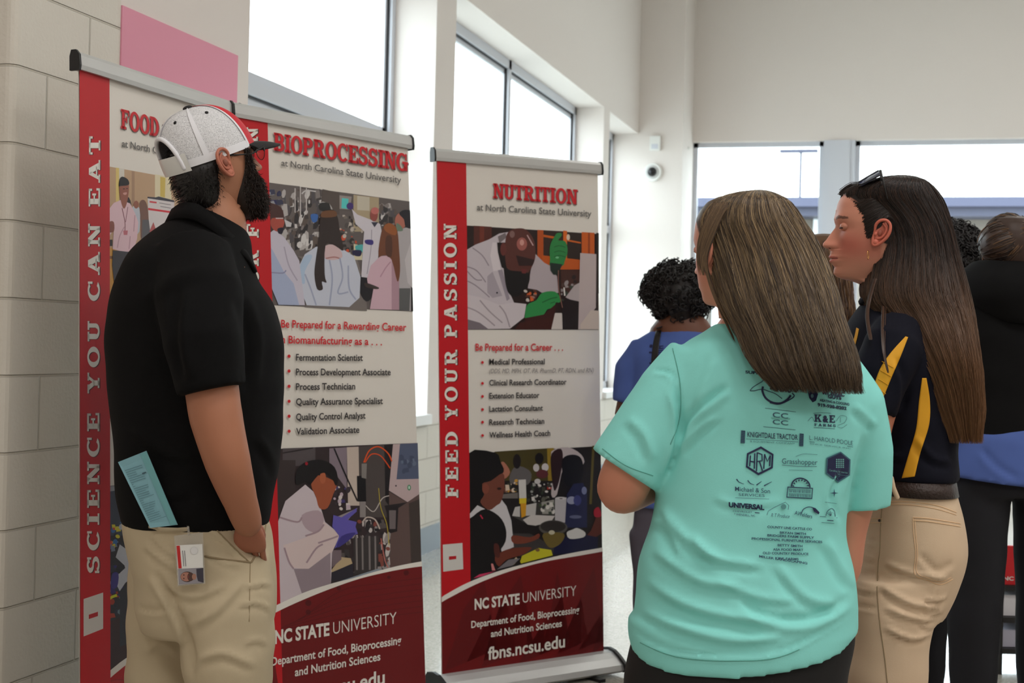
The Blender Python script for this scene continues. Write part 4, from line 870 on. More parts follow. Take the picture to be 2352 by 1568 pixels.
# central profile height, front  (nose, lips, chin) traced in profile
PF = [(.06, .0895), (.05, .0885), (.041, .0915), (.033, .0915), (.026, .089), (.02, .090), (.012, .0955), (.002, .1025), (-.008, .109), (-.015, .1155), (-.021, .117), (-.0255, .113), (-.028, .1035), (-.033, .0985), (-.041, .0995),
      (-.0455, .1025), (-.0485, .1015), (-.0505, .0965), (-.053, .1), (-.057, .1005), (-.062, .095), (-.069, .0885), (-.077, .0905), (-.084, .0905), (-.091, .084), (-.097, .068)]
def interp(T, h, k):
    hs = [t[0] for t in T][::-1]; vs = [t[k] for t in T][::-1]
    return float(np.interp(h, hs, vs))
def head(mb, o, f, s, u, sc_=1.0, face=True, skin=(196, 142, 118), nh=130, nt=112, blush=0.0, brow=(60, 40, 34), hmin=-.24, lip=(176, 96, 86), scalp=None):
    """o ear-level centre, f face direction, s side, u up"""
    V = []; F = []; Cc = []; base = L3(skin); bl = L3((186, 92, 78)); bc = L3(brow); lc = L3(lip)
    hs = []
    hh = .127
    while hh > hmin: hs.append(hh); hh -= .0016 if hh > -.11 else .004
    # smooth table
    ker = 0.005
    for h in hs:
        def sm(k): return (interp(HT, h - ker, k) + 2 * interp(HT, h, k) + interp(HT, h + ker, k)) / 4 if -.09 < h < .11 else interp(HT, h, k)
        Fb, B, S = sm(1), sm(2), sm(3)
        pf = float(np.interp(h, [p[0] for p in PF][::-1], [p[1] for p in PF][::-1])) if -.097 < h < .06 else Fb
        if h > -.03: sg = .0075 + .0065 * min(max((.02 - h) / .04, 0), 1)
        elif h > -.06: sg = .021
        else: sg = .02
        for j in range(nt):
            th = 2 * math.pi * j / nt; c, q = math.cos(th), math.sin(th)
            ext = Fb if c > 0 else B
            x = ext * math.copysign(abs(c) ** .88, c); y = S * math.copysign(abs(q) ** .92, q)
            col = base
            if face and c > 0:
                x += (pf - Fb) * math.exp(-(y / sg) ** 2)
                if h > -.03: x += .006 * math.exp(-((abs(y) - .0135) / .006) ** 2) * math.exp(-((h + .021) / .007) ** 2)   # nostril wings
                x -= .0065 * math.exp(-((abs(y) - .031) / .016) ** 2) * math.exp(-((h - .02) / .013) ** 2)                    # eye sockets
                x += .004 * math.exp(-((abs(y) - .03) / .02) ** 2) * math.exp(-((h - .04) / .01) ** 2)                       # brow ridge
                x += .004 * math.exp(-((abs(y) - .045) / .018) ** 2) * math.exp(-((h + .012) / .02) ** 2)                    # cheekbone
                a = math.exp(-((abs(y) - .048) / .03) ** 2) * math.exp(-((h + .022) / .034) ** 2) * blush
                col = tuple(base[i] * (1 - a) + bl[i] * a for i in range(3))
                if .0385 - abs(abs(y) - .03) * .12 < h < .046 - abs(abs(y) - .03) * .22 and .012 < abs(y) < .052: col = tuple(col[i] * .25 + bc[i] * .75 for i in range(3))
                if abs(y) < .024 and -.0605 + abs(y) * .3 < h < -.0415 - abs(y) * .22: col = tuple(col[i] * .3 + lc[i] * .7 for i in range(3))
                if abs(y) < .025 and abs(h + .0505) < .0012: col = L3((96, 44, 40))
            if scalp is not None:
                hx = float(np.interp(h, [-.12, -.06, -.02, -.008, .0, .014, .043, .072, .097], [-.03, -.02, -.012, .01, .022, .028, .034, .052, .078]))
                k_ = 1.0 if h > .104 else min(1.0, max(0.0, (hx + .002 - x) / .006, (h - .094) / .010)); col = tuple(col[i] * (1 - k_) + L3(scalp)[i] * k_ for i in range(3)); x *= 1 + .02 * k_; y *= 1 + .02 * k_
            V.append(o + f * (x * sc_) + s * (y * sc_) + u * (h * sc_)); Cc.append(col)
    n = len(hs)
    for i in range(n - 1):
        for j in range(nt): F.append((i * nt + j, (i + 1) * nt + j, (i + 1) * nt + (j + 1) % nt, i * nt + (j + 1) % nt))
    F.append(tuple(range(nt))); F.append(tuple((n - 1) * nt + j for j in range(nt))[::-1])
    k = len(mb.V); mb.V += V; mb.F += [tuple(i + k for i in ff) for ff in F]; mb.c += Cc
    if face:
        for sd in (1, -1):
            c = o + f * (.0715 * sc_) + s * (sd * .031 * sc_) + u * (.0205 * sc_)
            mb.sphere(c, (.0125 * sc_, .016 * sc_, .0105 * sc_), 12, tuple(b * .9 for b in base), (f, s, u))
            # lash line and crease
            L = [c + f * (.0125 * math.cos(a) * sc_) + s * (sd * .0125 * math.sin(a) * sc_) - u * (.0035 * sc_) for a in (-.9, -.5, 0, .5, .9, 1.2)]
            mb.tube(L, [.0006, .0011, .0014, .0017, .0018, .001], 6, L3((24, 16, 16)))
        for sd in (1, -1):   # nostrils
            mb.sphere(o + f * (.1 * sc_) + s * (sd * .0075 * sc_) - u * (.0262 * sc_), (.0045 * sc_, .003 * sc_, .0022 * sc_), 8, L3((80, 36, 32)), (f, s, u))
def ear(mb, c, f, s, u, sd, sc_, col):
    """c ear hole; sd +1/-1 side"""
    f, u = f * .966 + u * .259, u * .966 - f * .259
    S = s * sd; base = L3(col); dk = tuple(b * .55 for b in base)
    P = lambda x, z, y: c + f * (x * sc_) + u * (z * sc_) + S * (y * sc_)
    rim = [(.012, .004, .004), (.014, .018, .009), (.008, .029, .013), (-.004, .033, .017), (-.015, .026, .02), (-.019, .01, .021), (-.016, -.006, .018), (-.009, -.018, .013), (-.001, -.027, .008), (.007, -.028, .005), (.01, -.018, .004), (.011, -.008, .003)]
    R_ = [P(*p) for p in catmull(rim, 4, True)]
    mb.tube(R_, .0037 * sc_, 8, base, closed=True)
    mb.sphere(P(-.003, .003, .0055), (.015 * sc_, .0285 * sc_, .0045 * sc_), 12, tuple(b * .88 for b in base), (f, u, S))
    mb.tube([P(*p) for p in catmull([(-.001, .024, .013), (-.010, .016, .015), (-.011, .004, .015), (-.006, -.008, .012), (.002, -.012, .008)], 4)], .0026 * sc_, 6, base)
    mb.sphere(P(.0, .002, .010), (.0055 * sc_, .008 * sc_, .003 * sc_), 8, dk, (f, u, S))
    mb.sphere(P(.002, -.021, .006), (.008 * sc_, .008 * sc_, .005 * sc_), 8, base, (f, u, S))
    mb.sphere(P(.0085, -.003, .007), (.004 * sc_, .006 * sc_, .004 * sc_), 8, base, (f, u, S))
def hand(mb, w, d, n, th, sc_, col, curl=0.5, tuck=False):
    """w wrist, d pointing direction, n palm normal, th thumb side"""
    base = L3(col); d = d.normalized(); n = (n - d * n.dot(d)).normalized(); th = d.cross(n) * (1 if d.cross(n).dot(th) > 0 else -1)
    P = lambda a, b, c: w + d * (a * sc_) + th * (b * sc_) + n * (c * sc_)
    V, F = loft_vf([(P(-.015, 0, 0), th * .028 * sc_, n * .021 * sc_), (P(.01, .0, 0), th * .029 * sc_, n * .018 * sc_), (P(.04, 0, 0), th * .04 * sc_, n * .016 * sc_), (P(.075, 0, 0), th * .042 * sc_, n * .014 * sc_), (P(.095, 0, .002), th * .038 * sc_, n * .011 * sc_)], 20, 3, .85)
    mb.add(V, F, base)
    for i, (b, L, r) in enumerate(((.03, .072, .0085), (.0105, .08, .009), (-.0095, .074, .0085), (-.028, .058, .0075))):
        a0 = .088 - abs(i - 1.2) * .003; ang = 0; p = P(a0, b, .001); pts = [P(a0 - .02, b, 0), p]
        for seg in (.45, .32, .23):
            ang += curl * (.9 + .1 * i); p = p + (d * math.cos(ang) + n * math.sin(ang)) * (L * seg * sc_); pts.append(p)
        mb.tube(pts, [r * sc_, r * sc_, r * .95 * sc_, r * .88 * sc_, r * .75 * sc_], 10, base)
    mb.tube([P(.01, .016, .004), P(.035, .026, .014), P(.06, .028, .024), P(.085, .026, .03)] if tuck else [P(.01, .018, .004), P(.035, .042, .01), P(.062, .056, .02), P(.085, .06, .03)], [.013 * sc_, .012 * sc_, .0105 * sc_, .008 * sc_], 10, base)
def shoe(mb, heel, fwd, sc_=1.0):
    s = fwd.cross(UP)
    secs = [(heel + UP * .035 + fwd * .0, s * .03, UP * .034), (heel + UP * .045 + fwd * .05, s * .036, UP * .045), (heel + UP * .045 + fwd * .1, s * .038, UP * .044), (heel + UP * .034 + fwd * .17, s * .046, UP * .033), (heel + UP * .026 + fwd * .23, s * .044, UP * .025), (heel + UP * .02 + fwd * .27, s * .025, UP * .018)]
    V, F = loft_vf(secs, 20, 3, .8); V = [Vector((v.x, v.y, max(v.z, 0.002))) for v in V]; mb.add(V, F)

def clump(th, t): return .0065 * noise.noise(Vector((math.cos(th) * 5.5, math.sin(th) * 5.5, t * 2.2))) * min(1, t * 4) + .003 * noise.noise(Vector((math.cos(th) * 17, math.sin(th) * 17, t * 3))) * min(1, t * 4)
def hair_obj(name, secs, cols, n, parent, crown_t=0.12, tip=None, seed=3, wid=.0011, part=None, lift=.004, wave=.004, ragged=.05, shell_col=None, n_seg=20, side=None, shrink=.96):
    """long hair: a shaped mass with thousands of individual strands combed down it.
    secs: loft sections from the crown down; cols: list of base colours; tip: colour near the ends"""
    r = random.Random(seed)
    raw = np.array(catmull([list(a) + list(b) + list(c) for a, b, c in secs], 8)); nr = len(raw)
    mb = MB()
    k = 90; V = []; F = []; Cc = []
    for i in range(nr):
        c = Vector(raw[i][0:3]); A = Vector(raw[i][3:6]); B = Vector(raw[i][6:9])
        for j_ in range(k):
            th = 2 * math.pi * j_ / k; rd = A * math.cos(th) + B * math.sin(th); V.append(c + rd * shrink + rd.normalized() * clump(th, i / (nr - 1)))
            Cc.append(L3(shell_col or cols[0]))
    for i in range(nr - 1):
        for j_ in range(k): F.append((i * k + j_, i * k + (j_ + 1) % k, (i + 1) * k + (j_ + 1) % k, (i + 1) * k + j_))
    F.append(tuple(range(k))[::-1]); F.append(tuple((nr - 1) * k + q for q in range(k)))
    mb.V = V; mb.F = F; mb.c = Cc
    Vn = []; Fn = []; Cn = []
    for i in range(n):
        th = r.uniform(0, 2 * math.pi)
        if side is not None and r.random() < .6: th = side + r.gauss(0, .9)
        t0 = r.random() ** 1.6 * .75; t1 = min(1.0, max(t0 + .18, r.gauss(.97, .08))) + r.uniform(-.01, ragged)
        off = r.uniform(-.002, lift); ph = r.uniform(0, 6.28); fr = r.uniform(2, 6); wv = r.uniform(.1, 1) * wave
        col = L3(r.choice(cols)); tc = L3(tip if not isinstance(tip[0], tuple) else r.choice(tip)) if tip else col; dth = r.gauss(0, .06); m_ = r.uniform(.75, 1.25)
        base = len(Vn); ns = n_seg
        for s_ in range(ns + 1):
            t = t0 + (t1 - t0) * s_ / ns; x = min(t, 1.0) * (nr - 1); i0 = min(int(x), nr - 2); fr_ = x - i0
            row = raw[i0] * (1 - fr_) + raw[i0 + 1] * fr_
            c = Vector(row[0:3]); A = Vector(row[3:6]); B = Vector(row[6:9])
            a = th + dth * (t - t0) + .05 * math.sin(fr * t * 3 + ph) * t
            ca, sa = math.cos(a), math.sin(a)
            rad = A * ca + B * sa; rl = rad.length + 1e-6; rn = rad / rl
            p = c + rad + rn * (off + clump(a, min(t, 1)) + wv * math.sin(fr * 4 * t + ph) * t)
            if t > 1.0:
                tn = Vector(raw[-1][0:3] - raw[-3][0:3]).normalized(); p += tn * ((t - 1.0) * (nr - 1) * np.linalg.norm(raw[-1][0:3] - raw[-2][0:3]))
            tng = (B * ca - A * sa).normalized(); w = wid * (1 - .75 * (s_ / ns) ** 3) * (0.35 if s_ == 0 else 1)
            Vn += [p - tng * w, p + tng * w, p + rn * w * 1.2]
            tt = max(0, (t - .45) / .55); cc = tuple((col[q] * (1 - tt) + tc[q] * tt) * m_ for q in range(3)); Cn += [cc] * 3
            if s_ < ns:
                b = base + 3 * s_
                Fn += [(b + 1, b + 2, b + 5, b + 4), (b + 2, b, b + 3, b + 5), (b, b + 1, b + 4, b + 3)]
    k0 = len(mb.V); mb.V += Vn; mb.F += [tuple(q + k0 for q in ff) for ff in Fn]; mb.c += Cn
    o = mesh_obj(name, mb.V, mb.F, M['hair'], None, True, cols=mb.c)
    return o
def curly(name, blobs, col, n, seed=1, r0=.008, curl=.012):
    r = random.Random(seed); mb = MB()
    for c, rad in blobs: mb.sphere(c, tuple(x * .93 for x in rad) if isinstance(rad, tuple) else rad * .93, 14, L3(col))
    for i in range(n):
        c, rad = r.choice(blobs); rad = rad if isinstance(rad, tuple) else (rad,) * 3
        d = Vector((r.gauss(0, 1), r.gauss(0, 1), r.gauss(0, 1))).normalized(); p = Vector(c) + Vector((d.x * rad[0], d.y * rad[1], d.z * rad[2]))
        e1 = d.orthogonal().normalized(); e2 = d.cross(e1); q = r.uniform(.7, 1.3) * curl; ph = r.uniform(0, 6.28)
        pts = [p + d * (q * 1.1 * s_ / 10 * 1.6 - q * .5) + e1 * (q * .7 * math.cos(ph + s_ * .75)) + e2 * (q * .7 * math.sin(ph + s_ * .75)) for s_ in range(13)]
        m_ = r.uniform(.6, 1.7); cc = tuple(x * m_ for x in L3(col))
        mb.tube(pts, [r0 * .35] * 12 + [r0 * .15], 5, cc)
    return mesh_obj(name, mb.V, mb.F, M['hair'], None, True, cols=mb.c)

def cloth(name, mb, m, voxel=.007, smooth=6, fl=None, wr=None, seed=0):
    V, N, F = fuse(mb, voxel, smooth)
    if fl: V = folds(V, N, fl)
    if wr: V = wrinkle(V, N, wr[0], wr[1], seed)
    return mesh_obj(name, V, F, m, None, True)

def seam(name, bvh, lines, w, m, off=.0006, z=3.0):
    """raised stitched strips lying on a cloth surface, given in photo pixels"""
    mb = MB()
    for L in lines:
        pts = catmull(L, 6); P3 = [drape(bvh, p[0], p[1], off, z) for p in pts]
        run = [P3[0]]
        for p in P3[1:] + [None]:
            if p is not None and (p - run[-1]).length < .028: run.append(p)
            else:
                if len(run) > 2: mb.tube(run, w, 5)
                run = [p]
    return mb.obj(name, m, smooth=True)
def panel(name, bvh, left, right, m, off=.001, nrow=40, ncol=6, z=3.0):
    """a cloth panel draped on a surface between two photo-space edges, with a small thickness"""
    Lp = np.array(catmull(left, 8)); Rp = np.array(catmull(right, 8))
    def at(A, t): x = t * (len(A) - 1); i = min(int(x), len(A) - 2); return A[i] * (1 - (x - i)) + A[i + 1] * (x - i)
    V = []; Fc = []
    for i in range(nrow + 1):
        a, b = at(Lp, i / nrow), at(Rp, i / nrow)
        for j_ in range(ncol + 1):
            p = a + (b - a) * j_ / ncol; V.append(drape(bvh, p[0], p[1], off, z))
    n = len(V)
    for v in list(V): V.append(v + (v - CAMP).normalized() * (off * 1.6))
    w_ = ncol + 1
    for i in range(nrow):
        for j_ in range(ncol):
            k = i * w_ + j_; Fc.append((k, k + 1, k + w_ + 1, k + w_)); Fc.append((n + k, n + k + w_, n + k + w_ + 1, n + k + 1))
    for i in range(nrow):
        k = i * w_; Fc.append((k, k + w_, n + k + w_, n + k)); k = i * w_ + ncol; Fc.append((k, n + k, n + k + w_, k + w_))
    for j_ in range(ncol):
        Fc.append((j_, n + j_, n + j_ + 1, j_ + 1)); k = nrow * w_ + j_; Fc.append((k, k + 1, n + k + 1, n + k))
    return mesh_obj(name, V, Fc, m, None, True)
def decal(name, bvh, draw, m, z=3.0, off=.0012):
    pr = Print(lambda u, v, k=0: drape(bvh, u, v, off + k * .5, z)); draw(pr); return mesh_obj(name, pr.V, pr.F, m, None, cols=pr.c)

def ground(u, z): p = W(u, 800, z); p.z = 0; return p

# ---------------------------------------------------------------- the man in the black polo
def man():
    z = 3.55; S = z / FPX
    root = empty('person', ground(460, z), 'tall bearded person in a black polo and white mesh cap, one hand in khaki pocket', 'person')
    # head frame: faces right and away, tipped back
    yaw = math.radians(36); fl = (RT * math.cos(yaw) + FW * math.sin(yaw)); s = UP.cross(fl).normalized()   # s = person's left
    pt = math.radians(13); f = (fl * math.cos(pt) + UP * math.sin(pt)); u = (UP * math.cos(pt) - fl * math.sin(pt)); near = -s
    o = W(498, 380, z + .02)
    body = MB(); sk = (180, 126, 98); sc_ = 1.03
    head(body, o, f, s, u, sc_, True, sk, hmin=-.14)
    ec = W(521, 383, z - .055)
    for sd in (-1, 1): ear(body, (o - f * .016 + u * .0 + s * (sd * .0725 * sc_)), f, s, u, sd, 1.12, (190, 118, 96))
    # neck and upper trunk
    V, F = loft_vf([(o + u * -.03 - f * .02, fl * .058, s * .056), (o + u * -.09 - fl * .03, fl * .062, s * .058), (W(497, 500, z + .02), fl * .072, s * .066), (W(478, 570, z + .02), fl * .09, s * .09), (W(465, 640, z), fl * .1, s * .15), (W(450, 900, z), RT * .15, FW * .15), (W(450, 1180, z), RT * .14, FW * .13)], 40, 5); body.add(V, F, L3(sk))
    # near arm with the hand in the pocket
    za = z - .235
    arm = [W(468, 660, z - .19), W(470, 780, za + .01), W(487, 895, za), W(497, 960, za - .01), W(523, 1060, za - .01), W(552, 1150, za + .03), W(569, 1200, z - .168)]
    V, F = tube_vf([Vector(p) for p in catmull([list(p) for p in arm], 5)], list(np.interp(np.linspace(0, 6, 31), range(7), [.05, .052, .061, .060, .052, .039, .033])), 22); body.add(V, F, L3((176, 118, 90)))
    hand(body, W(570, 1200, z - .166), W(579, 1300, z - .092) - W(570, 1200, z - .166), FW, RT, .9, (176, 114, 90), .2, tuck=True)
    # far arm
    far = [W(470, 650, z + .2), W(480, 800, z + .26), W(510, 960, z + .28), W(545, 1080, z + .24), W(550, 1160, z + .21)]
    V, F = tube_vf(far, [.06, .055, .05, .04, .032], 18); body.add(V, F, L3(sk)); hand(body, W(550, 1160, z + .21), Vector((0, 0, -1)), s * -1, fl, .9, sk, .4)
    pt2 = math.radians(23); cf = (fl * math.cos(pt2) + UP * math.sin(pt2)); cu_ = (UP * math.cos(pt2) - fl * math.sin(pt2)); cs = s
    co = W(482, 362, z + .02); A_, B_, H_ = .118, .093, .128
    def under_cap(p, q_=.93):
        d = p - co; zc = d.dot(cu_)
        if zc < -.012 or d.length > .2: return p
        xc = d.dot(cf) + .012 * max(zc, 0) / H_; yc = d.dot(cs); zz = max(zc, 0)
        n_ = ((abs(xc) / A_) ** 2.2 + (abs(yc) / B_) ** 2.2 + (zz / H_) ** 2.2) ** (1 / 2.2)
        return p if n_ < q_ else co + d * (q_ / n_) if zc > 0 else co + cu_ * zc + (d - cu_ * zc) * (q_ / n_)
    body.V = [under_cap(p) if i < 130 * 112 else p for i, p in enumerate(body.V)]
    ob = adopt(mesh_obj('body', body.V, body.F, M['skin'], None, True, cols=body.c), root)
    # short black hair: cap-covered shell, nape and beard of short strands
    def short(name, secs, col, n, seed, spread=.006, down=.5, ln=.014, wid=.0007, front=None):
        r = random.Random(seed); raw = np.array(catmull([list(a) + list(b) + list(c) for a, b, c in secs], 6)); nr = len(raw); k = 36
        V = []; F = []; Cc = []
        for i in range(nr):
            c = Vector(raw[i][0:3]); A = Vector(raw[i][3:6]); B = Vector(raw[i][6:9])
            V += [c + A * math.cos(6.2832 * j_ / k) + B * math.sin(6.2832 * j_ / k) for j_ in range(k)]; Cc += [L3(col)] * k
        for i in range(nr - 1):
            for j_ in range(k): F.append((i * k + j_, i * k + (j_ + 1) % k, (i + 1) * k + (j_ + 1) % k, (i + 1) * k + j_))
        F.append(tuple(range(k))[::-1]); F.append(tuple((nr - 1) * k + q for q in range(k)))
        mb = MB(); mb.V = V; mb.F = F; mb.c = Cc
        for i in range(n):
            x = r.uniform(0, nr - 1.001); i0 = int(x); row = raw[i0] * (1 - x + i0) + raw[i0 + 1] * (x - i0); a = r.uniform(0, 6.2832)
            c = Vector(row[:3]); rad = Vector(row[3:6]) * math.cos(a) + Vector(row[6:9]) * math.sin(a); nn = rad.normalized(); p = c + rad
            if front is not None and math.cos(a) < front: continue
            dn = (-UP * down + nn * .6 + Vector((r.gauss(0, .3), r.gauss(0, .3), r.gauss(0, .3)))).normalized(); L = ln * r.uniform(.5, 1.3)
            m_ = r.uniform(.6, 2.2)
            mb.tube([p - nn * .003, p + dn * L * .5 + nn * .001, p + dn * L - UP * L * .15], [wid, wid, wid * .3], 4, tuple(q * m_ for q in L3(col)))
        return mesh_obj(name, mb.V, mb.F, M['hair'], None, True, cols=mb.c)
    HK = (22, 19, 18)
    h1 = short('hair', [(o + u * .1 - f * .012, f * .06, s * .055), (o + u * .06 - f * .014, f * .09, s * .080), (o + u * .035 - f * .016, f * .098, s * .081), (o + u * .015 - f * .040, f * .073, s * .080), (o - u * .02 - f * .057, f * .056, s * .076), (o - u * .05 - f * .058, f * .05, s * .070), (o - u * .085 - f * .056, f * .042, s * .06), (o - u * .105 - f * .058, f * .03, s * .045)], HK, 2600, 3, ln=.012)
    for v_ in h1.data.vertices: v_.co = under_cap(v_.co, .965)
    adopt(h1, root)
    sb = MB()
    # beard: wraps jaw and chin, sideburns in front of the ears
    bs = [(o + u * .03 + f * .052, f * .016, s * .0745), (o + u * .0 + f * .052, f * .02, s * .0735), (o - u * .03 + f * .05, f * .034, s * .071), (o - u * .05 + f * .05, f * .05, s * .067), (o - u * .075 + f * .05, f * .056, s * .062), (o - u * .1 + f * .055, f * .054, s * .054), (o - u * .125 + f * .062, f * .043, s * .04), (o - u * .14 + f * .068, f * .025, s * .022)]
    b1 = short('beard', bs, (36, 26, 21), 6500, 5, ln=.013, front=-.35); adopt(b1, root)
    # moustache area stays in the beard mass; polo shirt
    sh = MB()
    V, F = loft_vf([sec(478, 440, 515, z + .01, .05), sec(505, 395, 545, z + .01, .075), sec(540, 345, 572, z + .01, .12), sec(590, 300, 578, z, .185), sec(640, 276, 592, z, .205), sec(700, 260, 628, z, .215), sec(770, 250, 648, z, .215), sec(850, 252, 651, z, .21), sec(940, 258, 648, z, .205), sec(1050, 271, 642, z, .2), (sec(1130, 272, 628, z, .2)), sec(1185, 283, 618, z, .185), sec(1205, 285, 614, z, .180)], 56, 5, .93); sh.add(V, F)
    V, F = tube_vf([W(440, 600, z - .1), W(458, 680, z - .19), W(468, 790, z - .245), W(487, 895, z - .25)], [.1, .1, .09, .078], 26, True); sh.add(V, F)
    V, F = tube_vf([W(470, 600, z + .1), W(485, 700, z + .2), W(500, 850, z + .27)], [.09, .085, .076], 22, True); sh.add(V, F)
    shirt = cloth('polo_shirt', sh, M['black_cloth'], .008, 7, fl=[([(300, 980), (380, 1040), (470, 1050)], .006, 12), ([(290, 1080), (370, 1130), (450, 1130)], .006, 12), ([(420, 880), (400, 780), (410, 660)], -.01, 14), ([(560, 900), (570, 780), (540, 680)], -.01, 14), ([(590, 1000), (630, 1060), (640, 1100)], .006, 12), ([(320, 700), (400, 640), (480, 620)], .004, 16)], wr=(.004, 7))
    adopt(shirt, root)
    # collar: folded band round the neck
    ring = [W(398, 482, z - .01), W(420, 468, z - .045), W(455, 470, z - .075), W(492, 498, z - .08), W(528, 535, z - .07), W(556, 563, z - .04), W(571, 590, z), W(560, 560, z + .06), W(520, 510, z + .09), W(450, 475, z + .085), W(405, 478, z + .04)]
    R_ = [Vector(p) for p in catmull([list(p) for p in ring], 4, True)]; cb = MB(); n = len(R_); V = []; F = []
    cc = sum(R_, Vector()) / n
    for p in R_:
        d = (p - cc); d.z = 0; d.normalize(); V += [p, p + d * .004 + UP * .002, p + d * .022 - UP * .036, p + d * .016 - UP * .04]
    for i in range(n):
        for q_ in range(4): F.append((4 * i + q_, 4 * i + (q_ + 1) % 4, 4 * ((i + 1) % n) + (q_ + 1) % 4, 4 * ((i + 1) % n) + q_))
    c_ = mesh_obj('collar', V, F, M['black_cloth'], None, True); c_.parent = shirt
    # trousers
    tr = MB()
    V, F = loft_vf([sec(1165, 290, 608, z, .17), sec(1200, 286, 616, z, .178), sec(1260, 296, 628, z, .185), sec(1330, 312, 632, z, .185), sec(1400, 316, 632, z, .175), sec(1450, 330, 622, z, .15)], 48, 4, .95); tr.add(V, F)
    fz = lambda u, zz, h: (lambda p: Vector((p.x, p.y, h)))(W(u, 1000, zz))
    hk = lambda v: W(450, v, z).z
    for pts, rr in (([W(505, 1290, z - .06), W(518, 1400, z - .07), W(525, 1568, z - .07), fz(533, z - .06, .45), fz(540, z - .05, .06)], [.12, .118, .104, .085, .08]),
                    ([W(395, 1290, z + .07), W(383, 1400, z + .08), W(372, 1568, z + .09), fz(375, z + .1, .45), fz(378, z + .1, .06)], [.105, .098, .087, .08, .078])):
        P3 = [Vector(p) for p in catmull([list(p) for p in pts], 5)]; V, F = tube_vf(P3, list(np.interp(np.linspace(0, 4, 21), range(5), rr)), 28, True); tr.add(V, F)
    trs = cloth('trousers', tr, M['khaki'], .008, 6, fl=[([(345, 1225), (380, 1262), (430, 1285)], .005, 7), ([(330, 1250), (380, 1290), (450, 1330)], .006, 8), ([(360, 1330), (440, 1370), (520, 1340)], .006, 9), ([(352, 1310), (395, 1380), (432, 1470), (440, 1560)], -.014, 9),
        ([(310, 1395), (350, 1402), (385, 1398)], -.006, 6), ([(430, 1440), (500, 1400), (560, 1330)], .005, 10), ([(560, 1350), (600, 1340), (628, 1345)], .005, 6), ([(545, 1390), (590, 1385), (625, 1400)], .005, 6), ([(560, 1480), (590, 1470), (615, 1480)], .004, 7), ([(480, 1215), (530, 1255), (568, 1290)], .006, 6), ([(440, 1240), (510, 1290), (560, 1295)], .004, 6), ([(330, 1500), (370, 1480), (410, 1500)], .005, 8), ([(450, 1520), (510, 1500), (590, 1530)], .006, 10)], wr=(.004, 9))
    adopt(trs, root); bt = bvh_of(trs)
    for L, w in (([[(345, 1208), (390, 1213), (433, 1212)]], .0022), ([[(346, 1214), (390, 1219), (432, 1218)]], .0011), ([[(470, 1277), (520, 1285), (576, 1291)]], .0022), ([[(575, 1291), (573, 1400), (570, 1568)]], .0010), ([[(434, 1208), (434, 1222)]], .0018), ([[(578, 1290), (592, 1266), (604, 1240), (610, 1205)]], .0025), ([[(482, 1200), (520, 1240), (572, 1290)]], .0018)):
        x = seam('stitching', bt, L, w, M['khaki_thread'], z=z - .15); x.parent = trs
    shm = MB(); shoe(shm, ground(540, z - .05) - fl * .08, fl); adopt(shm.obj('shoe', M['shoe'], smooth=True), root)
    shm = MB(); shoe(shm, ground(378, z + .1) - fl * .08, fl); adopt(shm.obj('shoe', M['shoe'], smooth=True), root)
    # ---- cap, tipped back with the head
    def dome(th, t, k=0.0):      # th azimuth from the face direction (positive = person's left), t 0 rim..1 crown
        a = t * math.pi / 2; rr = max(math.cos(a), 0.0) ** .8; hh_ = math.copysign(abs(math.sin(a)) ** .9, a)
        return co + cf * ((A_ + k) * rr * math.cos(th) - .012 * hh_) + cs * ((B_ + k) * rr * math.sin(th)) + cu_ * ((H_ + k) * hh_)
    def patch(name, th0, th1, t0, t1, k, m, nn=24, mm=16, hole=None, par=None, thick=.0015):
        V = []; F = []; ids = {}
        for lay in (0, 1):
            for i in range(mm + 1):
                for j_ in range(nn + 1): V.append(dome(th0 + (th1 - th0) * j_ / nn, t0 + (t1 - t0) * i / mm, k - thick * lay))
        W_ = nn + 1; N_ = W_ * (mm + 1)
        for i in range(mm):
            for j_ in range(nn):
                if hole and hole(th0 + (th1 - th0) * (j_ + .5) / nn, t0 + (t1 - t0) * (i + .5) / mm): continue
                q_ = i * W_ + j_; F.append((q_, q_ + 1, q_ + W_ + 1, q_ + W_)); F.append((N_ + q_, N_ + q_ + W_, N_ + q_ + W_ + 1, N_ + q_ + 1))
        ob_ = mesh_obj(name, V, F, m, None, True); return ob_
    capm = mat('cap_white_mesh', (226, 226, 228), 0.7)
    nt = capm.node_tree; b = nt.nodes['Principled BSDF']; tc = nt.nodes.new('ShaderNodeTexCoord')
    mp = nt.nodes.new('ShaderNodeMapping'); mp.inputs['Rotation'].default_value = (0, 0, 0)
    wv = nt.nodes.new('ShaderNodeTexWave'); wv.bands_direction = 'Z'; wv.inputs['Scale'].default_value = 95; nt.links.new(tc.outputs['Object'], mp.inputs[0]); nt.links.new(mp.outputs[0], wv.inputs['Vector'])
    vo = nt.nodes.new('ShaderNodeTexVoronoi'); vo.inputs['Scale'].default_value = 420; nt.links.new(tc.outputs['Object'], vo.inputs['Vector'])
    mxm = nt.nodes.new('ShaderNodeMath'); mxm.operation = 'MULTIPLY'; nt.links.new(wv.outputs['Fac'], mxm.inputs[0]); nt.links.new(vo.outputs['Distance'], mxm.inputs[1])
    cr = nt.nodes.new('ShaderNodeValToRGB'); cr.color_ramp.elements[0].position = .2; cr.color_ramp.elements[0].color = (*L3((232, 232, 234)), 1); cr.color_ramp.elements[1].position = .75; cr.color_ramp.elements[1].color = (*L3((138, 138, 142)), 1)
    nt.links.new(mxm.outputs[0], cr.inputs[0]); nt.links.new(cr.outputs[0], b.inputs['Base Color'])
    M['cap_white'] = mat('cap_white_cotton', (236, 236, 240), 0.6); M['cap_red'] = mat('cap_red_foam', (206, 24, 44), 0.6); M['cap_black'] = mat('cap_black_cotton', (20, 20, 21), 0.7)
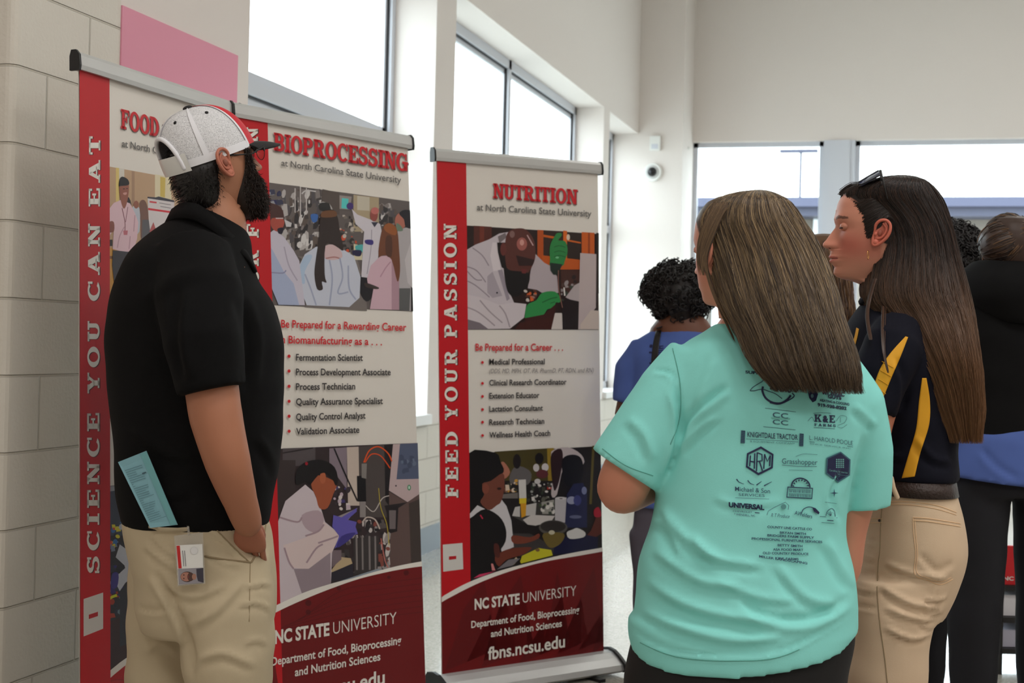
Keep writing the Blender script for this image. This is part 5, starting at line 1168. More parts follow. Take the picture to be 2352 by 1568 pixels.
    R90 = math.pi / 2; seam_th = math.radians(52); arch_w = .62; arch_h = .40
    inarch = lambda th, t: ((abs(abs(th) - math.pi)) / arch_w) ** 2 + (t / arch_h) ** 2 < 1 and t > .06
    cap = patch('cap', seam_th, 2 * math.pi - seam_th, .0, 1.0, 0, capm, 90, 40, hole=lambda th, t: ((abs(th - math.pi)) / arch_w) ** 2 + (t / arch_h) ** 2 < 1)
    adopt(cap, root)
    def sub(o_): o_.parent = cap; return o_
    sub(patch('front_panel', -seam_th, seam_th, 0, 1, .0015, M['cap_red'], 30, 24))
    sub(patch('strap', math.pi - arch_w * 1.25, math.pi + arch_w * 1.25, -.04, .14, .0035, M['white_plastic'], 30, 4, thick=.004))
    for th in (2 * math.pi - math.radians(112), math.radians(112)): sub(patch('seam_tape', th - .06, th + .06, .0, .97, .002, M['cap_white'], 4, 24))
    sub(patch('sweatband_edge', seam_th, math.pi - arch_w, -.01, .06, .0022, M['cap_white'], 30, 3)); sub(patch('sweatband_edge', math.pi + arch_w, 2 * math.pi - seam_th, -.01, .06, .0022, M['cap_white'], 30, 3))
    for sg in (-1, 1):
        sub(patch('panel_edge', sg * seam_th - .035, sg * seam_th + .035, 0, .97, .0025, M['cap_white'], 3, 24))
    sub(patch('seam_tape', math.pi - .05, math.pi + .05, arch_h, .97, .002, M['cap_white'], 4, 20))
    # binding of the rear arch
    ar = [dome(math.pi + arch_w * math.cos(a), arch_h * math.sin(a), .002) for a in np.linspace(0, math.pi, 21)]
    sub(MB().tube(ar, .0055, 8).obj('arch_binding', M['cap_white'], smooth=True))
    sub(MB().sphere(dome(0, 1.0, .001), (.012, .012, .006), 10, ax=(cf, cs, cu_)).obj('button', M['cap_black'], smooth=True))
    for th in (-math.radians(80), -math.radians(143), math.radians(80), math.radians(143)):
        p = dome(th, .60, .001); nn = (p - (co + cu_ * .04)).normalized(); e1 = nn.orthogonal().normalized(); sub(MB().sphere(p, (.0045, .0045, .002), 8, ax=(e1, nn.cross(e1), nn)).obj('eyelet', M['cap_black'], smooth=True))
    # brim
    V = []; F = []; nb = 24; mbm = 8; bf = fl * math.cos(math.radians(1)) + UP * math.sin(math.radians(1))
    for lay in (0, 1):
        for i in range(mbm + 1):
            for j_ in range(nb + 1):
                th = -seam_th + 2 * seam_th * j_ / nb; base = dome(th, .0, .001)
                reach = .074 * max(math.cos(th * 1.6), 0) ** .45
                x = i / mbm; drop = -(math.sin(th) ** 2) * .014 * x
                V.append(base + bf * (reach * x) + UP * (drop + .012 * x * (1 - x) - .004 * lay + .004))
    W_ = nb + 1; N_ = W_ * (mbm + 1)
    for i in range(mbm):
        for j_ in range(nb): q_ = i * W_ + j_; F.append((q_, q_ + 1, q_ + W_ + 1, q_ + W_)); F.append((N_ + q_, N_ + q_ + W_, N_ + q_ + W_ + 1, N_ + q_ + 1))
    for j_ in range(nb): q_ = mbm * W_ + j_; F.append((q_, q_ + 1, N_ + q_ + 1, N_ + q_))
    for e_ in (0, nb):
        for i in range(mbm): q_ = i * W_ + e_; F.append((q_, q_ + W_, N_ + q_ + W_, N_ + q_))
    brim = sub(mesh_obj('brim', V, F, M['cap_black'], None, True))
    # ---- eyeglasses
    g = empty('eyeglasses', o + f * .1, 'black-framed eyeglasses worn by the bearded person in the cap', 'glasses')
    gc = o + f * .106 * sc_ + u * .018
    fr = MB(); ln = MB()
    for sd in (-1, 1):
        c0 = gc + s * (sd * .034)
        L = [c0 + s * (.027 * math.cos(a)) + u * (.019 * math.sin(a) * (1.0 if math.sin(a) > 0 else 1.1)) - f * (.006 * abs(.027 * math.cos(a) + sd * .034) / .06) for a in np.linspace(0, 6.2832, 24, endpoint=False)]
        top = [p for p, a in zip(L, np.linspace(0, 6.2832, 24, endpoint=False)) if math.sin(a) > -.15]
        fr.tube(L, .0009, 6, closed=True); fr.tube(top, .0022, 6)
        ln.add(L + [p - f * .0012 for p in L], [tuple(range(24)), tuple(range(24, 48))[::-1]])
        hinge = gc + s * (sd * .062) + u * .010 - f * .006
        adopt(MB().tube([hinge, o + f * .06 + s * (sd * .0785) + u * .014, o + f * .0 + s * (sd * .0775) + u * .018, o - f * .018 + s * (sd * .075) - u * .002], [.0022, .002, .0018, .0015], 8).obj('temple', M['black'], smooth=True), g)
    fr.tube([gc + s * .008 + u * .004, gc + f * .002 + u * .006, gc - s * .008 + u * .004], .0014, 6)
    adopt(fr.obj('frame', M['black'], smooth=True), g)
    lens = bpy.data.materials.new('lens_glass'); lens.use_nodes = True; nt = lens.node_tree; nt.nodes.remove(nt.nodes['Principled BSDF']); t_ = nt.nodes.new('ShaderNodeBsdfTransparent'); gl = nt.nodes.new('ShaderNodeBsdfGlossy'); gl.inputs['Roughness'].default_value = .03; mx = nt.nodes.new('ShaderNodeMixShader'); mx.inputs[0].default_value = .14
    nt.links.new(t_.outputs[0], mx.inputs[1]); nt.links.new(gl.outputs[0], mx.inputs[2]); nt.links.new(mx.outputs[0], nt.nodes['Material Output'].inputs[0])
    adopt(ln.obj('lenses', lens), g)
    # ---- folded blue paper in the back pocket
    zp = z - .20
    pc = [(271, 1061), (336, 1035), (408, 1205), (345, 1212)]
    zs = [z - .2, z - .226, z - .197, z - .193]
    q_ = [W(a, b, zz) for (a, b), zz in zip(pc, zs)]; nn = (q_[1] - q_[0]).cross(q_[3] - q_[0]).normalized(); nn = nn if nn.dot(FW) < 0 else -nn
    blue = mat('light_blue_paper', (140, 192, 206), 0.75); blue2 = mat('light_blue_paper_back', (122, 184, 190), 0.75)
    pe = empty('folded_paper', q_[3], 'folded light blue printed sheet sticking out of the khaki back pocket', 'paper')
    adopt(mesh_obj('sheet', q_ + [p - nn * .0012 for p in q_], [(0, 1, 2, 3), (7, 6, 5, 4), (0, 4, 5, 1), (1, 5, 6, 2), (2, 6, 7, 3), (3, 7, 4, 0)], blue), pe)
    fl2 = [W(322, 1042, z - .223), W(337, 1036, z - .2285), W(407, 1203, z - .199), W(393, 1206, z - .198)]
    adopt(mesh_obj('folded_flap', fl2 + [p + nn * .0008 for p in fl2], [(0, 1, 2, 3), (7, 6, 5, 4), (0, 4, 5, 1), (1, 5, 6, 2), (2, 6, 7, 3), (3, 7, 4, 0)], blue2), pe)
    fm = plane_map(q_[0], nn, .0008); prt = Print(fm); r = random.Random(2)
    prt.line([(327, 1087), (336, 1084)], 2.5, (70, 96, 110), 0)
    for i in range(26):
        t = .14 + i * .031; a = np.array([271 + 74 * t, 1061 + 151 * t]); b = a + np.array([.92, -.30]) * r.uniform(28, 50) * (1 if i not in (7, 8, 15, 16) else .3); a = a + np.array([6, -2])
        prt.line([tuple(a), tuple(b)], 1.1, (96, 136, 150), 0, same=i > 0)
    adopt(prt.obj('printed_text', M['print']), pe)
    wl = [W(341, 1207, z - .176), W(370, 1211, z - .199), W(408, 1212, z - .202), W(436, 1210, z - .18)]; wb = [W(342, 1222, z - .15), W(372, 1224, z - .168), W(408, 1224, z - .172), W(436, 1222, z - .172)]
    V = wl + wb + [p + FW * .004 for p in wl] + [p + FW * .004 for p in wb]
    x = mesh_obj('pocket_welt', V, [(i, i + 1, i + 5, i + 4) for i in range(3)] + [(8 + i, 12 + i, 13 + i, 9 + i) for i in range(3)] + [(i, 8 + i, 9 + i, i + 1) for i in range(3)], M['khaki'], None, True); x.parent = trs
    # ---- badge in a clear sleeve clipped at the pocket
    fb = z - .215
    def bp(a, b_, lift=0.0): return W(a, b_, fb - lift)
    be = empty('id_badge', bp(436, 1290), 'horizontal photo ID card in a clear sleeve hanging from the khaki pocket', 'badge')
    def card(name, pts, lift, m, th=.0008, par=None):
        P3 = [bp(a, b_, lift) for a, b_ in pts]; n = len(P3); V = P3 + [p + FW * th for p in P3]
        o_ = mesh_obj(name, V, [tuple(range(n)), tuple(range(n, 2 * n))[::-1]] + [(i, n + i, n + (i + 1) % n, (i + 1) % n) for i in range(n)], m)
        (adopt(o_, be) if par is None else setattr(o_, 'parent', par)); return o_
    sleeve = mat('clear_vinyl', (200, 196, 186), .15); sleeve.node_tree.nodes['Principled BSDF'].inputs['Alpha'].default_value = .35
    card('clear_sleeve', [(400, 1230), (466, 1222), (472, 1340), (408, 1346)], 0, sleeve)
    c1 = card('card', [(405, 1252), (465, 1249), (468, 1338), (410, 1343)], .0015, M['white_plastic'])
    fm2 = lambda a, b_, k=0: bp(a, b_, .0022 + k)
    prt = Print(fm2); prt.poly([(405.5, 1253), (413, 1252.5), (417.5, 1304.5), (410, 1305)], (196, 44, 44)); prt.poly([(409, 1306), (466.5, 1303), (468, 1338), (411, 1342)], (150, 146, 152))
    for x in (420.5, 425): prt.line([(x - 1, 1264), (x + 2, 1300)], 1.4, (110, 110, 116), 0)
    prt.ell(446, 1264, 9, 9, (214, 214, 214)); prt.ell(446, 1264, 7.5, 7.5, (226, 226, 226))
    prt.poly([(451, 1306), (467, 1304), (468, 1338), (455, 1334), (452, 1322)], (64, 62, 74)); prt.ell(430, 1324, 15.5, 12, (60, 44, 40)); prt.ell(428, 1324, 13, 10.5, (172, 122, 106)); prt.ell(438, 1324, 7.5, 10, (84, 60, 54)); prt.ell(446, 1324, 5, 7, (168, 124, 106))
    prt.ell(422.5, 1320, 1.5, 1.5, (60, 40, 40)); prt.ell(422.5, 1328, 1.5, 1.5, (60, 40, 40)); prt.ell(433, 1324, 1.2, 4, (120, 60, 60))
    o_ = prt.obj('printed_face', M['print']); o_.parent = c1
    adopt(MB().tube([bp(432, 1210, .004), bp(434, 1226, .003)], .003, 8).obj('strap_clip', sleeve, smooth=True), be)
    return root
man()
# ---------------------------------------------------------------- woman in the teal shirt
def teal_woman():
    z = 2.93
    root = empty('person', ground(1690, z), 'person in a mint green T-shirt with sponsor logos on its back, long ash-brown hair', 'person')
    yaw = math.radians(38); fl = (-RT * math.sin(yaw) * 1 + FW * math.cos(yaw)).normalized()
    yaw = math.radians(40); fl = (-RT * math.sin(yaw) + FW * math.cos(yaw)).normalized(); s = UP.cross(fl).normalized(); pt = math.radians(-4)
    f = fl * math.cos(pt) + UP * math.sin(pt); u = UP * math.cos(pt) - fl * math.sin(pt)
    o = W(1692, 590, z - .01); sk = (222, 158, 134); body = MB()
    head(body, o, f, s, u, .97, True, sk, nt=100, blush=.4, hmin=-.13, scalp=(84, 68, 50))
    for sd in (1, -1): ear(body, o + s * (sd * .070) + f * .006, f, s, u, sd, .85, (214, 140, 116))
    V, F = loft_vf([(o - u * .08 - f * .015, f * .045, s * .048), (W(1718, 720, z), f * .05, s * .052), (W(1728, 780, z + .02), f * .06, s * .07), (W(1745, 860, z + .02), RT * .15, FW * .09), (W(1745, 1100, z + .02), RT * .15, FW * .1), (W(1710, 1400, z + .02), RT * .16, FW * .11)], 36, 5); body.add(V, F, L3(sk))
    # left arm bent at the elbow, right arm hanging and bent forward
    P = [W(1545, 900, z), W(1490, 1000, z - .01), W(1435, 1105, z - .01), W(1440, 1122, z + .03), W(1500, 1105, z + .14), W(1570, 1070, z + .25)]
    V, F = tube_vf([Vector(p) for p in catmull([list(p) for p in P], 5)], list(np.interp(np.linspace(0, 5, 26), range(6), [.052, .055, .053, .049, .04, .027])), 22); body.add(V, F, L3((206, 138, 112)))
    hand(body, W(1570, 1070, z + .25), W(1640, 1060, z + .36) - W(1570, 1070, z + .25), UP, -RT, .9, sk, .5)
    P = [W(1975, 960, z + .02), W(1965, 1100, z + .04), W(1943, 1215, z + .05), W(1928, 1320, z + .06), W(1870, 1350, z + .13), W(1800, 1300, z + .19)]
    V, F = tube_vf([Vector(p) for p in catmull([list(p) for p in P], 5)], list(np.interp(np.linspace(0, 5, 26), range(6), [.05, .048, .042, .037, .034, .026])), 22); body.add(V, F, L3((206, 138, 112)))
    hand(body, W(1800, 1300, z + .19), -RT + FW * .1, UP, FW, .9, sk, .5)
    adopt(mesh_obj('body', body.V, body.F, M['skin'], None, True, cols=body.c), root)
    # T-shirt
    sh = MB()
    V, F = loft_vf([sec(748, 1645, 1815, z + .0, .052), sec(768, 1615, 1860, z + .0, .066), sec(795, 1572, 1925, z, .09), sec(840, 1535, 1966, z, .108), sec(900, 1520, 1995, z, .12), sec(980, 1522, 1990, z, .13), sec(1060, 1518, 1965, z, .135), sec(1140, 1508, 1945, z, .14), sec(1210, 1494, 1940, z, .145), sec(1300, 1466, 1955, z, .155), sec(1380, 1458, 1967, z, .165), sec(1440, 1448, 1970, z, .172)], 64, 5, .92); sh.add(V, F)
    # hem dips low at the left-centre, rises to the right
    p = [sec(1400, 1458, 1968, z, .168), sec(1450, 1445, 1955, z, .174)]
    a, b = W(1440, 1448, z), W(1967, 1418, z); c2 = (a + b) / 2; A2 = (b - a) / 2
    a3, b3 = W(1446, 1476, z), W(1960, 1432, z); 
    V, F = loft_vf([(c2 + UP * .03, A2, FW * .172), (c2, A2 * 1.0, FW * .175 - UP * .045), ((a3 + b3) / 2, (b3 - a3) / 2, FW * .176 - UP * -.0 + UP * .048)], 56, 4, .93)
    V, F = loft_vf([(c2 + UP * .03, A2, FW * .17), (c2, A2, FW * .175 + UP * .03), ((a3 + b3) / 2, (b3 - a3) / 2, FW * .174 + UP * .050)], 56, 4, .93); sh.add(V, F)
    V, F = tube_vf([W(1600, 820, z), W(1548, 900, z), W(1490, 1000, z - .005), W(1438, 1081, z - .005)], [.058, .073, .078, .08], 28, True); sh.add(V, F)
    V, F = tube_vf([W(1915, 850, z), W(1960, 930, z + .01), W(1985, 1040, z + .02), W(1990, 1165, z + .03)], [.055, .062, .058, .05], 28, True); sh.add(V, F)
    FL = [([(1560, 1010), (1580, 960), (1640, 910), (1672, 885)], -.009, 9), ([(1558, 1040), (1600, 990), (1650, 955)], .006, 8), ([(1545, 880), (1560, 950), (1556, 1020), (1530, 1100)], -.009, 8), ([(1500, 850), (1545, 862), (1562, 930)], -.005, 5), ([(1440, 960), (1480, 1000), (1500, 1060)], .005, 12),
        ([(1515, 1165), (1580, 1240), (1660, 1290)], .008, 13), ([(1500, 1260), (1600, 1330), (1700, 1350)], .007, 12), ([(1590, 1225), (1640, 1280), (1760, 1300)], .006, 10), ([(1480, 1330), (1580, 1390), (1700, 1420), (1800, 1425)], .009, 13), ([(1470, 1400), (1560, 1440), (1680, 1470), (1800, 1462)], .008, 11),
        ([(1700, 1380), (1760, 1415), (1860, 1420), (1950, 1370)], -.009, 12), ([(1780, 1290), (1850, 1370), (1930, 1390)], .006, 12), ([(1640, 1330), (1740, 1370), (1830, 1380)], .005, 10), ([(1900, 1240), (1930, 1300), (1960, 1350)], .008, 12), ([(1940, 1080), (1910, 1140), (1935, 1200)], -.006, 8), ([(1960, 930), (1990, 960), (2010, 980)], .006, 9),
        ([(1480, 1190), (1530, 1210), (1570, 1280)], .007, 11), ([(1640, 1140), (1700, 1160), (1800, 1150)], .003, 9), ([(1985, 1000), (1965, 1080), (1950, 1150)], -.007, 8), ([(1650, 820), (1620, 880), (1600, 950)], .004, 14), ([(1440, 1440), (1540, 1492), (1690, 1503), (1810, 1488), (1960, 1405)], -.004, 5)]
    shirt = cloth('t_shirt', sh, M['teal'], .0065, 5, fl=FL, wr=(.005, 7), seed=5); adopt(shirt, root); bt = bvh_of(shirt)
    for L in ([(1384, 1030), (1436, 1068), (1500, 1092)], [(1545, 800), (1562, 880), (1561, 960), (1540, 1020)], [(1444, 1462), (1550, 1507), (1690, 1517), (1810, 1502), (1962, 1418)]):
        x = seam('stitching', bt, [L], .0009, mat('teal_thread', (92, 166, 154), .8), z=z - .1); x.parent = shirt
    def logos(pr):
        I = (34, 40, 78); K = (44, 70, 98); Gq = (74, 128, 134)
        T = lambda x, y: (1640 + x / 3.2, 820 + y / 3.2); q = lambda L: [T(*p) for p in L]
        def tx(t, x0, y0, x1, y1, h, col=I, bold=.03, **k): pr.text(t, T(x0, y0), T(x1, y1), h / 3.2, h / 3.2, col, bold=bold, **k)
        tx('SUPPORTED BY', 230, 118, 560, 145, 21)
        # state outline with crescent
        pr.line(q([(265, 245), (285, 222), (310, 205), (335, 190), (350, 182), (365, 168), (385, 168)]), 1.5, I); pr.line(q([(265, 247), (300, 246), (330, 238), (360, 236), (400, 250), (450, 268), (500, 305)]), 1.5, I)
        pr.line(q([(360, 215), (356, 250), (380, 300), (430, 333), (490, 338), (540, 310), (565, 280)]), 4.5, I); pr.line(q([(410, 334), (480, 345), (560, 310), (590, 285), (575, 265)]), 2.5, I)
        tx('SPUGNO', 410, 235, 570, 262, 34, bold=.04, shear=.2); pr.ell(*T(600, 235), 6, 7, I); pr.ell(*T(600, 235), 4, 5, (112, 190, 178))
        # hvac
        pr.solid(q([(690, 250), (740, 235), (765, 270), (750, 320), (725, 332), (700, 300)]), I, 4); pr.ell(*T(722, 285), 3.5, 4.5, (90, 130, 140))
        tx('MY HVAC', 800, 272, 960, 288, 30, bold=.05); tx('GUYS', 838, 300, 938, 312, 28, bold=.05); tx('HEATING & COOLING', 780, 324, 995, 355, 18, bold=.03); tx('919-938-8202', 762, 360, 975, 388, 24, bold=.04)
        # CC between rules
        pr.line(q([(375, 374), (602, 402)]), .9, K, 0); pr.line(q([(362, 510), (600, 534)]), .9, K, 0); tx('CC', 432, 440, 545, 452, 40, bold=.0, col=K); tx('CC', 432, 490, 545, 500, 36, bold=.0, col=K); pr.line(q([(420, 446), (560, 452)]), 3, (112, 190, 178), 0)
        # K&E farms
        pr.text('K', T(738, 474), T(790, 476), 17, 17, I, slab=True); tx('&', 800, 474, 842, 478, 48, bold=.05); pr.text('E', T(848, 480), T(890, 482), 17, 17, I, slab=True); pr.text('FARMS', T(738, 505), T(895, 514), 6, 6, I, slab=True, gap=.3)
        pr.line(q([(690, 470), (720, 440), (735, 470)]), .8, K); pr.line(q([(730, 412), (800, 408), (860, 412)]), .8, K); pr.line(q([(735, 516), (890, 526)]), .9, K, 0)
        for a in ([(900, 470), (930, 430), (975, 440), (960, 480), (910, 500)], [(905, 510), (940, 520), (978, 495)], [(930, 440), (930, 480)]): pr.line(q(a), .8, Gq)
        # knightdale
        pr.solid(q([(200, 538), (230, 540), (226, 632), (195, 630)]), K); pr.solid(q([(630, 560), (660, 563), (656, 655), (626, 652)]), K)
        for i in range(7): pr.line(q([(198, 548 + i * 12), (228, 556 + i * 12)]), .8, (80, 130, 140), 0, same=i > 0); pr.line(q([(630, 570 + i * 12), (657, 578 + i * 12)]), .8, (80, 130, 140), 0, same=True)
        tx('KNIGHTDALE TRACTOR', 246, 585, 616, 608, 40, bold=.01); pr.line(q([(236, 600), (618, 622)]), .8, K, 0); tx('& EQUIPMENT COMPANY', 264, 622, 596, 640, 12, col=Gq, bold=.0)
        tx('L. HAROLD POOLE', 702, 606, 1022, 648, 34, col=K, bold=-.01); pr.line(q([(702, 620), (1022, 660)]), .9, K, 0); tx('SINCE SERVICE INC', 704, 638, 1004, 676, 10, col=Gq, bold=0)
        # HRM hexagon
        hx = [(345, 655), (438, 712), (432, 815), (326, 868), (234, 808), (242, 706)]; hi = [(345, 672), (424, 720), (419, 806), (327, 850), (248, 800), (255, 716)]
        pr.flat(q(hx + hi), [(i, (i + 1) % 6, 6 + (i + 1) % 6, 6 + i) for i in range(6)], I)
        for a, w in (([(268, 722), (262, 802)], 3), ([(300, 706), (296, 820)], 3), ([(266, 765), (300, 770)], 3), ([(318, 700), (312, 838)], 3), ([(318, 702), (352, 714), (354, 760), (318, 766)], 3), ([(335, 768), (356, 835)], 3), ([(372, 712), (366, 820)], 3), ([(372, 712), (392, 766), (414, 722)], 3), ([(414, 722), (408, 800)], 3)): pr.line(q(a), w, I, 0)
        tx('Grasshopper', 500, 782, 760, 792, 42, col=K, bold=-.005); pr.line(q([(500, 792), (620, 802), (756, 803)]), 1, K); pr.line(q([(600, 730), (650, 712), (700, 712), (760, 716)]), .9, Gq); pr.line(q([(550, 828), (725, 832)]), .8, Gq, 0)
        # solid hexagon with tree
        hx = [(932, 694), (1004, 752), (1000, 868), (912, 922), (822, 856), (828, 740)]; pr.solid(q(hx), (62, 108, 124), 7, sub=5); pr.solid(q([(931, 704), (994, 756), (990, 862), (912, 910), (832, 850), (838, 746)]), I, 7, sub=5)
        for i in range(5):
            for j_ in range(4): pr.ell(*T(902 + j_ * 16, 752 + i * 14), 2.1, 1.8, (112, 176, 172), 6, same=(i + j_) > 0)
        tx('Carolina Nurseries', 846, 836, 982, 856, 15, col=(112, 176, 172), bold=0); pr.line(q([(848, 858), (976, 870)]), .7, (90, 140, 150), 0)
        # leaves, Michael & Son
        for a in ([(165, 895), (185, 918), (220, 932)], [(248, 905), (268, 928), (296, 938)], [(312, 940), (350, 912)], [(368, 945), (425, 915)]): pr.line(q(a), 3, K, w1=1)
        tx('Michael & Son', 155, 982, 412, 1000, 34, col=K, bold=.005); tx('SERVICES', 182, 1018, 372, 1026, 20, col=K, bold=0, ); pr.line(q([(155, 1032), (405, 1042)]), .8, K, 0)
        # blade over a sign
        pr.line(q([(568, 950), (580, 915), (610, 893), (645, 890), (680, 905), (700, 930), (706, 958)]), 3, I)
        for i in range(8):
            a = math.pi * (i + .5) / 8; cx, cy = 637, 955; pr.poly(q([(cx + 62 * math.cos(a - .12), cy - 58 * math.sin(a - .12)), (cx + 62 * math.cos(a + .12), cy - 58 * math.sin(a + .12)), (cx + 44 * math.cos(a + .1), cy - 42 * math.sin(a + .1))]), I, same=i > 0)
        hx = [(540, 950), (728, 960), (722, 1042), (532, 1032)]; hi = [(546, 958), (721, 967), (716, 1034), (539, 1025)]; pr.flat(q(hx + hi), [(i, (i + 1) % 4, 4 + (i + 1) % 4, 4 + i) for i in range(4)], K)
        r = random.Random(5)
        for i in range(26): x = 552 + i * 6.3; pr.line(q([(x, 966 + i * .3), (x + r.uniform(-3, 3), 992 + i * .3)]), .8, K, 0, same=i > 0); pr.line(q([(x, 998 + i * .3), (x + r.uniform(-3, 3), 1022 + i * .3)]), .8, K, 0, same=True)
        # compass
        for a in (0, 90, 180, 270): t = math.radians(a); pr.poly(q([(884 + 32 * math.cos(t), 998 + 32 * math.sin(t)), (884 + 5 * math.cos(t + 1.57), 998 + 5 * math.sin(t + 1.57)), (884 + 5 * math.cos(t - 1.57), 998 + 5 * math.sin(t - 1.57))]), K, same=a > 0)
        pr.line(q([(816, 1064), (902, 1076)]), 1, Gq, 0)
        tx('UNIVERSAL', 108, 1100, 370, 1122, 36, bold=.05); tx('CHEVROLET', 138, 1136, 280, 1146, 13, col=K, bold=0); pr.line(q([(300, 1142), (335, 1145)]), 2, I, 0); tx('* WENDELL, NC', 148, 1160, 302, 1172, 14, col=K, bold=.01)
        pr.line(q([(388, 1160), (400, 1130), (440, 1105), (525, 1065), (550, 1090), (545, 1120)]), 1, K, 0); pr.ell(*T(512, 1098), 6, 6, (90, 150, 150)); tx('R T Produce', 420, 1172, 556, 1182, 28, col=K, bold=0, shear=.3)
        tx('AWelders', 592, 1155, 722, 1185, 30, col=K, bold=.01, shear=.2); pr.line(q([(640, 1150), (660, 1115), (700, 1100), (740, 1110)]), 2, K); pr.poly(q([(722, 1105), (745, 1108), (776, 1140), (770, 1155), (735, 1135)]), I)
        pr.line(q([(778, 1170), (908, 1180)]), 1, K, 0); pr.line(q([(822, 1166), (835, 1130), (865, 1112), (885, 1130), (892, 1170)]), 1.4, K)
        for i in range(5): pr.line(q([(856, 1165), (830 + i * 13, 1132 + abs(i - 2) * 6)]), .9, K, 0)
        pr.line(q([(832, 1198), (878, 1202)]), 2, K, 0); pr.line(q([(790, 1214), (884, 1222)]), 1.2, Gq, 0)
        for t, x0, y0, x1, y1 in (('COUNTY LINE CATTLE CO', 392, 1254, 720, 1272), ('BRYAN SMITH', 484, 1296, 676, 1306), ('BRIDGERS FARM SUPPLY', 392, 1316, 736, 1334), ('PROFESSIONAL FURNITURE SERVICES', 277, 1340, 796, 1366), ('BETTY SMITH', 468, 1388, 650, 1396), ('ASA FOOD MART', 434, 1420, 656, 1424), ('OLD COUNTRY PRODUCE', 358, 1446, 694, 1454), ('KIRK FARMS', 450, 1484, 622, 1492), ('MILLER LANDSCAPING', 332, 1470, 686, 1522)):
            tx(t, x0, y0, x1, y1, 17, col=K, bold=.03)
    o_ = decal('printed_logos', bt, logos, M['print'], z - .13, .0012); o_.parent = shirt
    # leggings
    lg = MB(); V, F = loft_vf([sec(1330, 1490, 1945, z, .14), sec(1440, 1462, 1962, z, .155), sec(1520, 1440, 1948, z, .162), sec(1580, 1432, 1942, z, .160), sec(1660, 1445, 1930, z, .15)], 48, 4, .94); lg.add(V, F)
    ft = []
    for ux, dz in ((1570, .02), (1810, -.01)):
        g = ground(ux, z + dz); a_ = W(ux, 1600, z + dz); k_ = g * 1; k_.z = .45
        V, F = tube_vf([a_, (a_ + k_) / 2, k_, Vector((g.x, g.y, .3)), Vector((g.x, g.y, .08))], [.104, .088, .064, .06, .042], 24); lg.add(V, F); ft.append(g)
    adopt(cloth('leggings', lg, M['legging'], .009, 5, wr=(.003, 8)), root)
    for g in ft: mb = MB(); shoe(mb, g - fl * .07, fl, .9); adopt(mb.obj('shoe', M['shoe'], smooth=True), root)
    # long straight hair
    HS = [(438, 1728, 1758, z + .00, .018), (446, 1682, 1782, z, .05), (462, 1644, 1808, z, .08), (490, 1616, 1830, z, .096), (520, 1606, 1849, z - .002, .103), (548, 1612, 1866, z - .006, .104), (586, 1624, 1885, z - .016, .1), (634, 1638, 1905, z - .036, .092), (675, 1650, 1920, z - .06, .08), (717, 1668, 1930, z - .085, .068), (760, 1692, 1945, z - .108, .056), (808, 1714, 1960, z - .128, .046), (850, 1738, 1968, z - .146, .037), (888, 1775, 1968, z - .152, .03)]
    secs = [sec(*a[:3], a[3], a[4], skew=0) for a in HS]
    h = hair_obj('hair', secs, [(88, 72, 54), (106, 88, 62), (128, 106, 76), (66, 54, 44), (146, 122, 90), (158, 134, 100), (98, 80, 58), (76, 62, 48), (84, 66, 48)], 9000, root, seed=11, wid=.0007, wave=.0035, side=-math.pi / 2, shell_col=(64, 50, 38), lift=.0045, ragged=.05, tip=[(64, 52, 40), (78, 62, 46), (96, 78, 56), (54, 44, 36)]); adopt(h, root)
    # loose locks in front of the ear
    mb = MB(); r = random.Random(6)
    for i in range(240):
        a = r.uniform(0, 1); x0 = 1612 + 34 * a; off = r.gauss(0, 2)
        pts = [W(x0 + 26, 470 + r.uniform(-8, 8), z - .09), W(x0 + 2 + off, 520, z - .088), W(1603 + 20 * a + off, 575 + 14 * a, z - .078), W(1608 + 22 * a + off, 640, z - .075), W(1628 + 26 * a + off * 1.5, 700, z - .075), W(1668 + 22 * a + off * 2, 770 + r.uniform(-30, 20), z - .085)]
        k = 6 if a > .93 else 4; pts = [Vector(p) for p in catmull([list(p) for p in pts[:k]], 5)]; pts = pts[:int(len(pts) * (1 if a > .93 else r.uniform(.5, 1)))]
        c = L3(r.choice([(104, 82, 58), (86, 68, 48), (132, 106, 76), (70, 54, 42)])); mb.tube(pts, [.0009] * (len(pts) - 1) + [.0002], 4, c)
    k2 = mesh_obj('loose_locks', mb.V, mb.F, M['hair'], None, True, cols=mb.c); k2.parent = h
    return root
teal_woman()

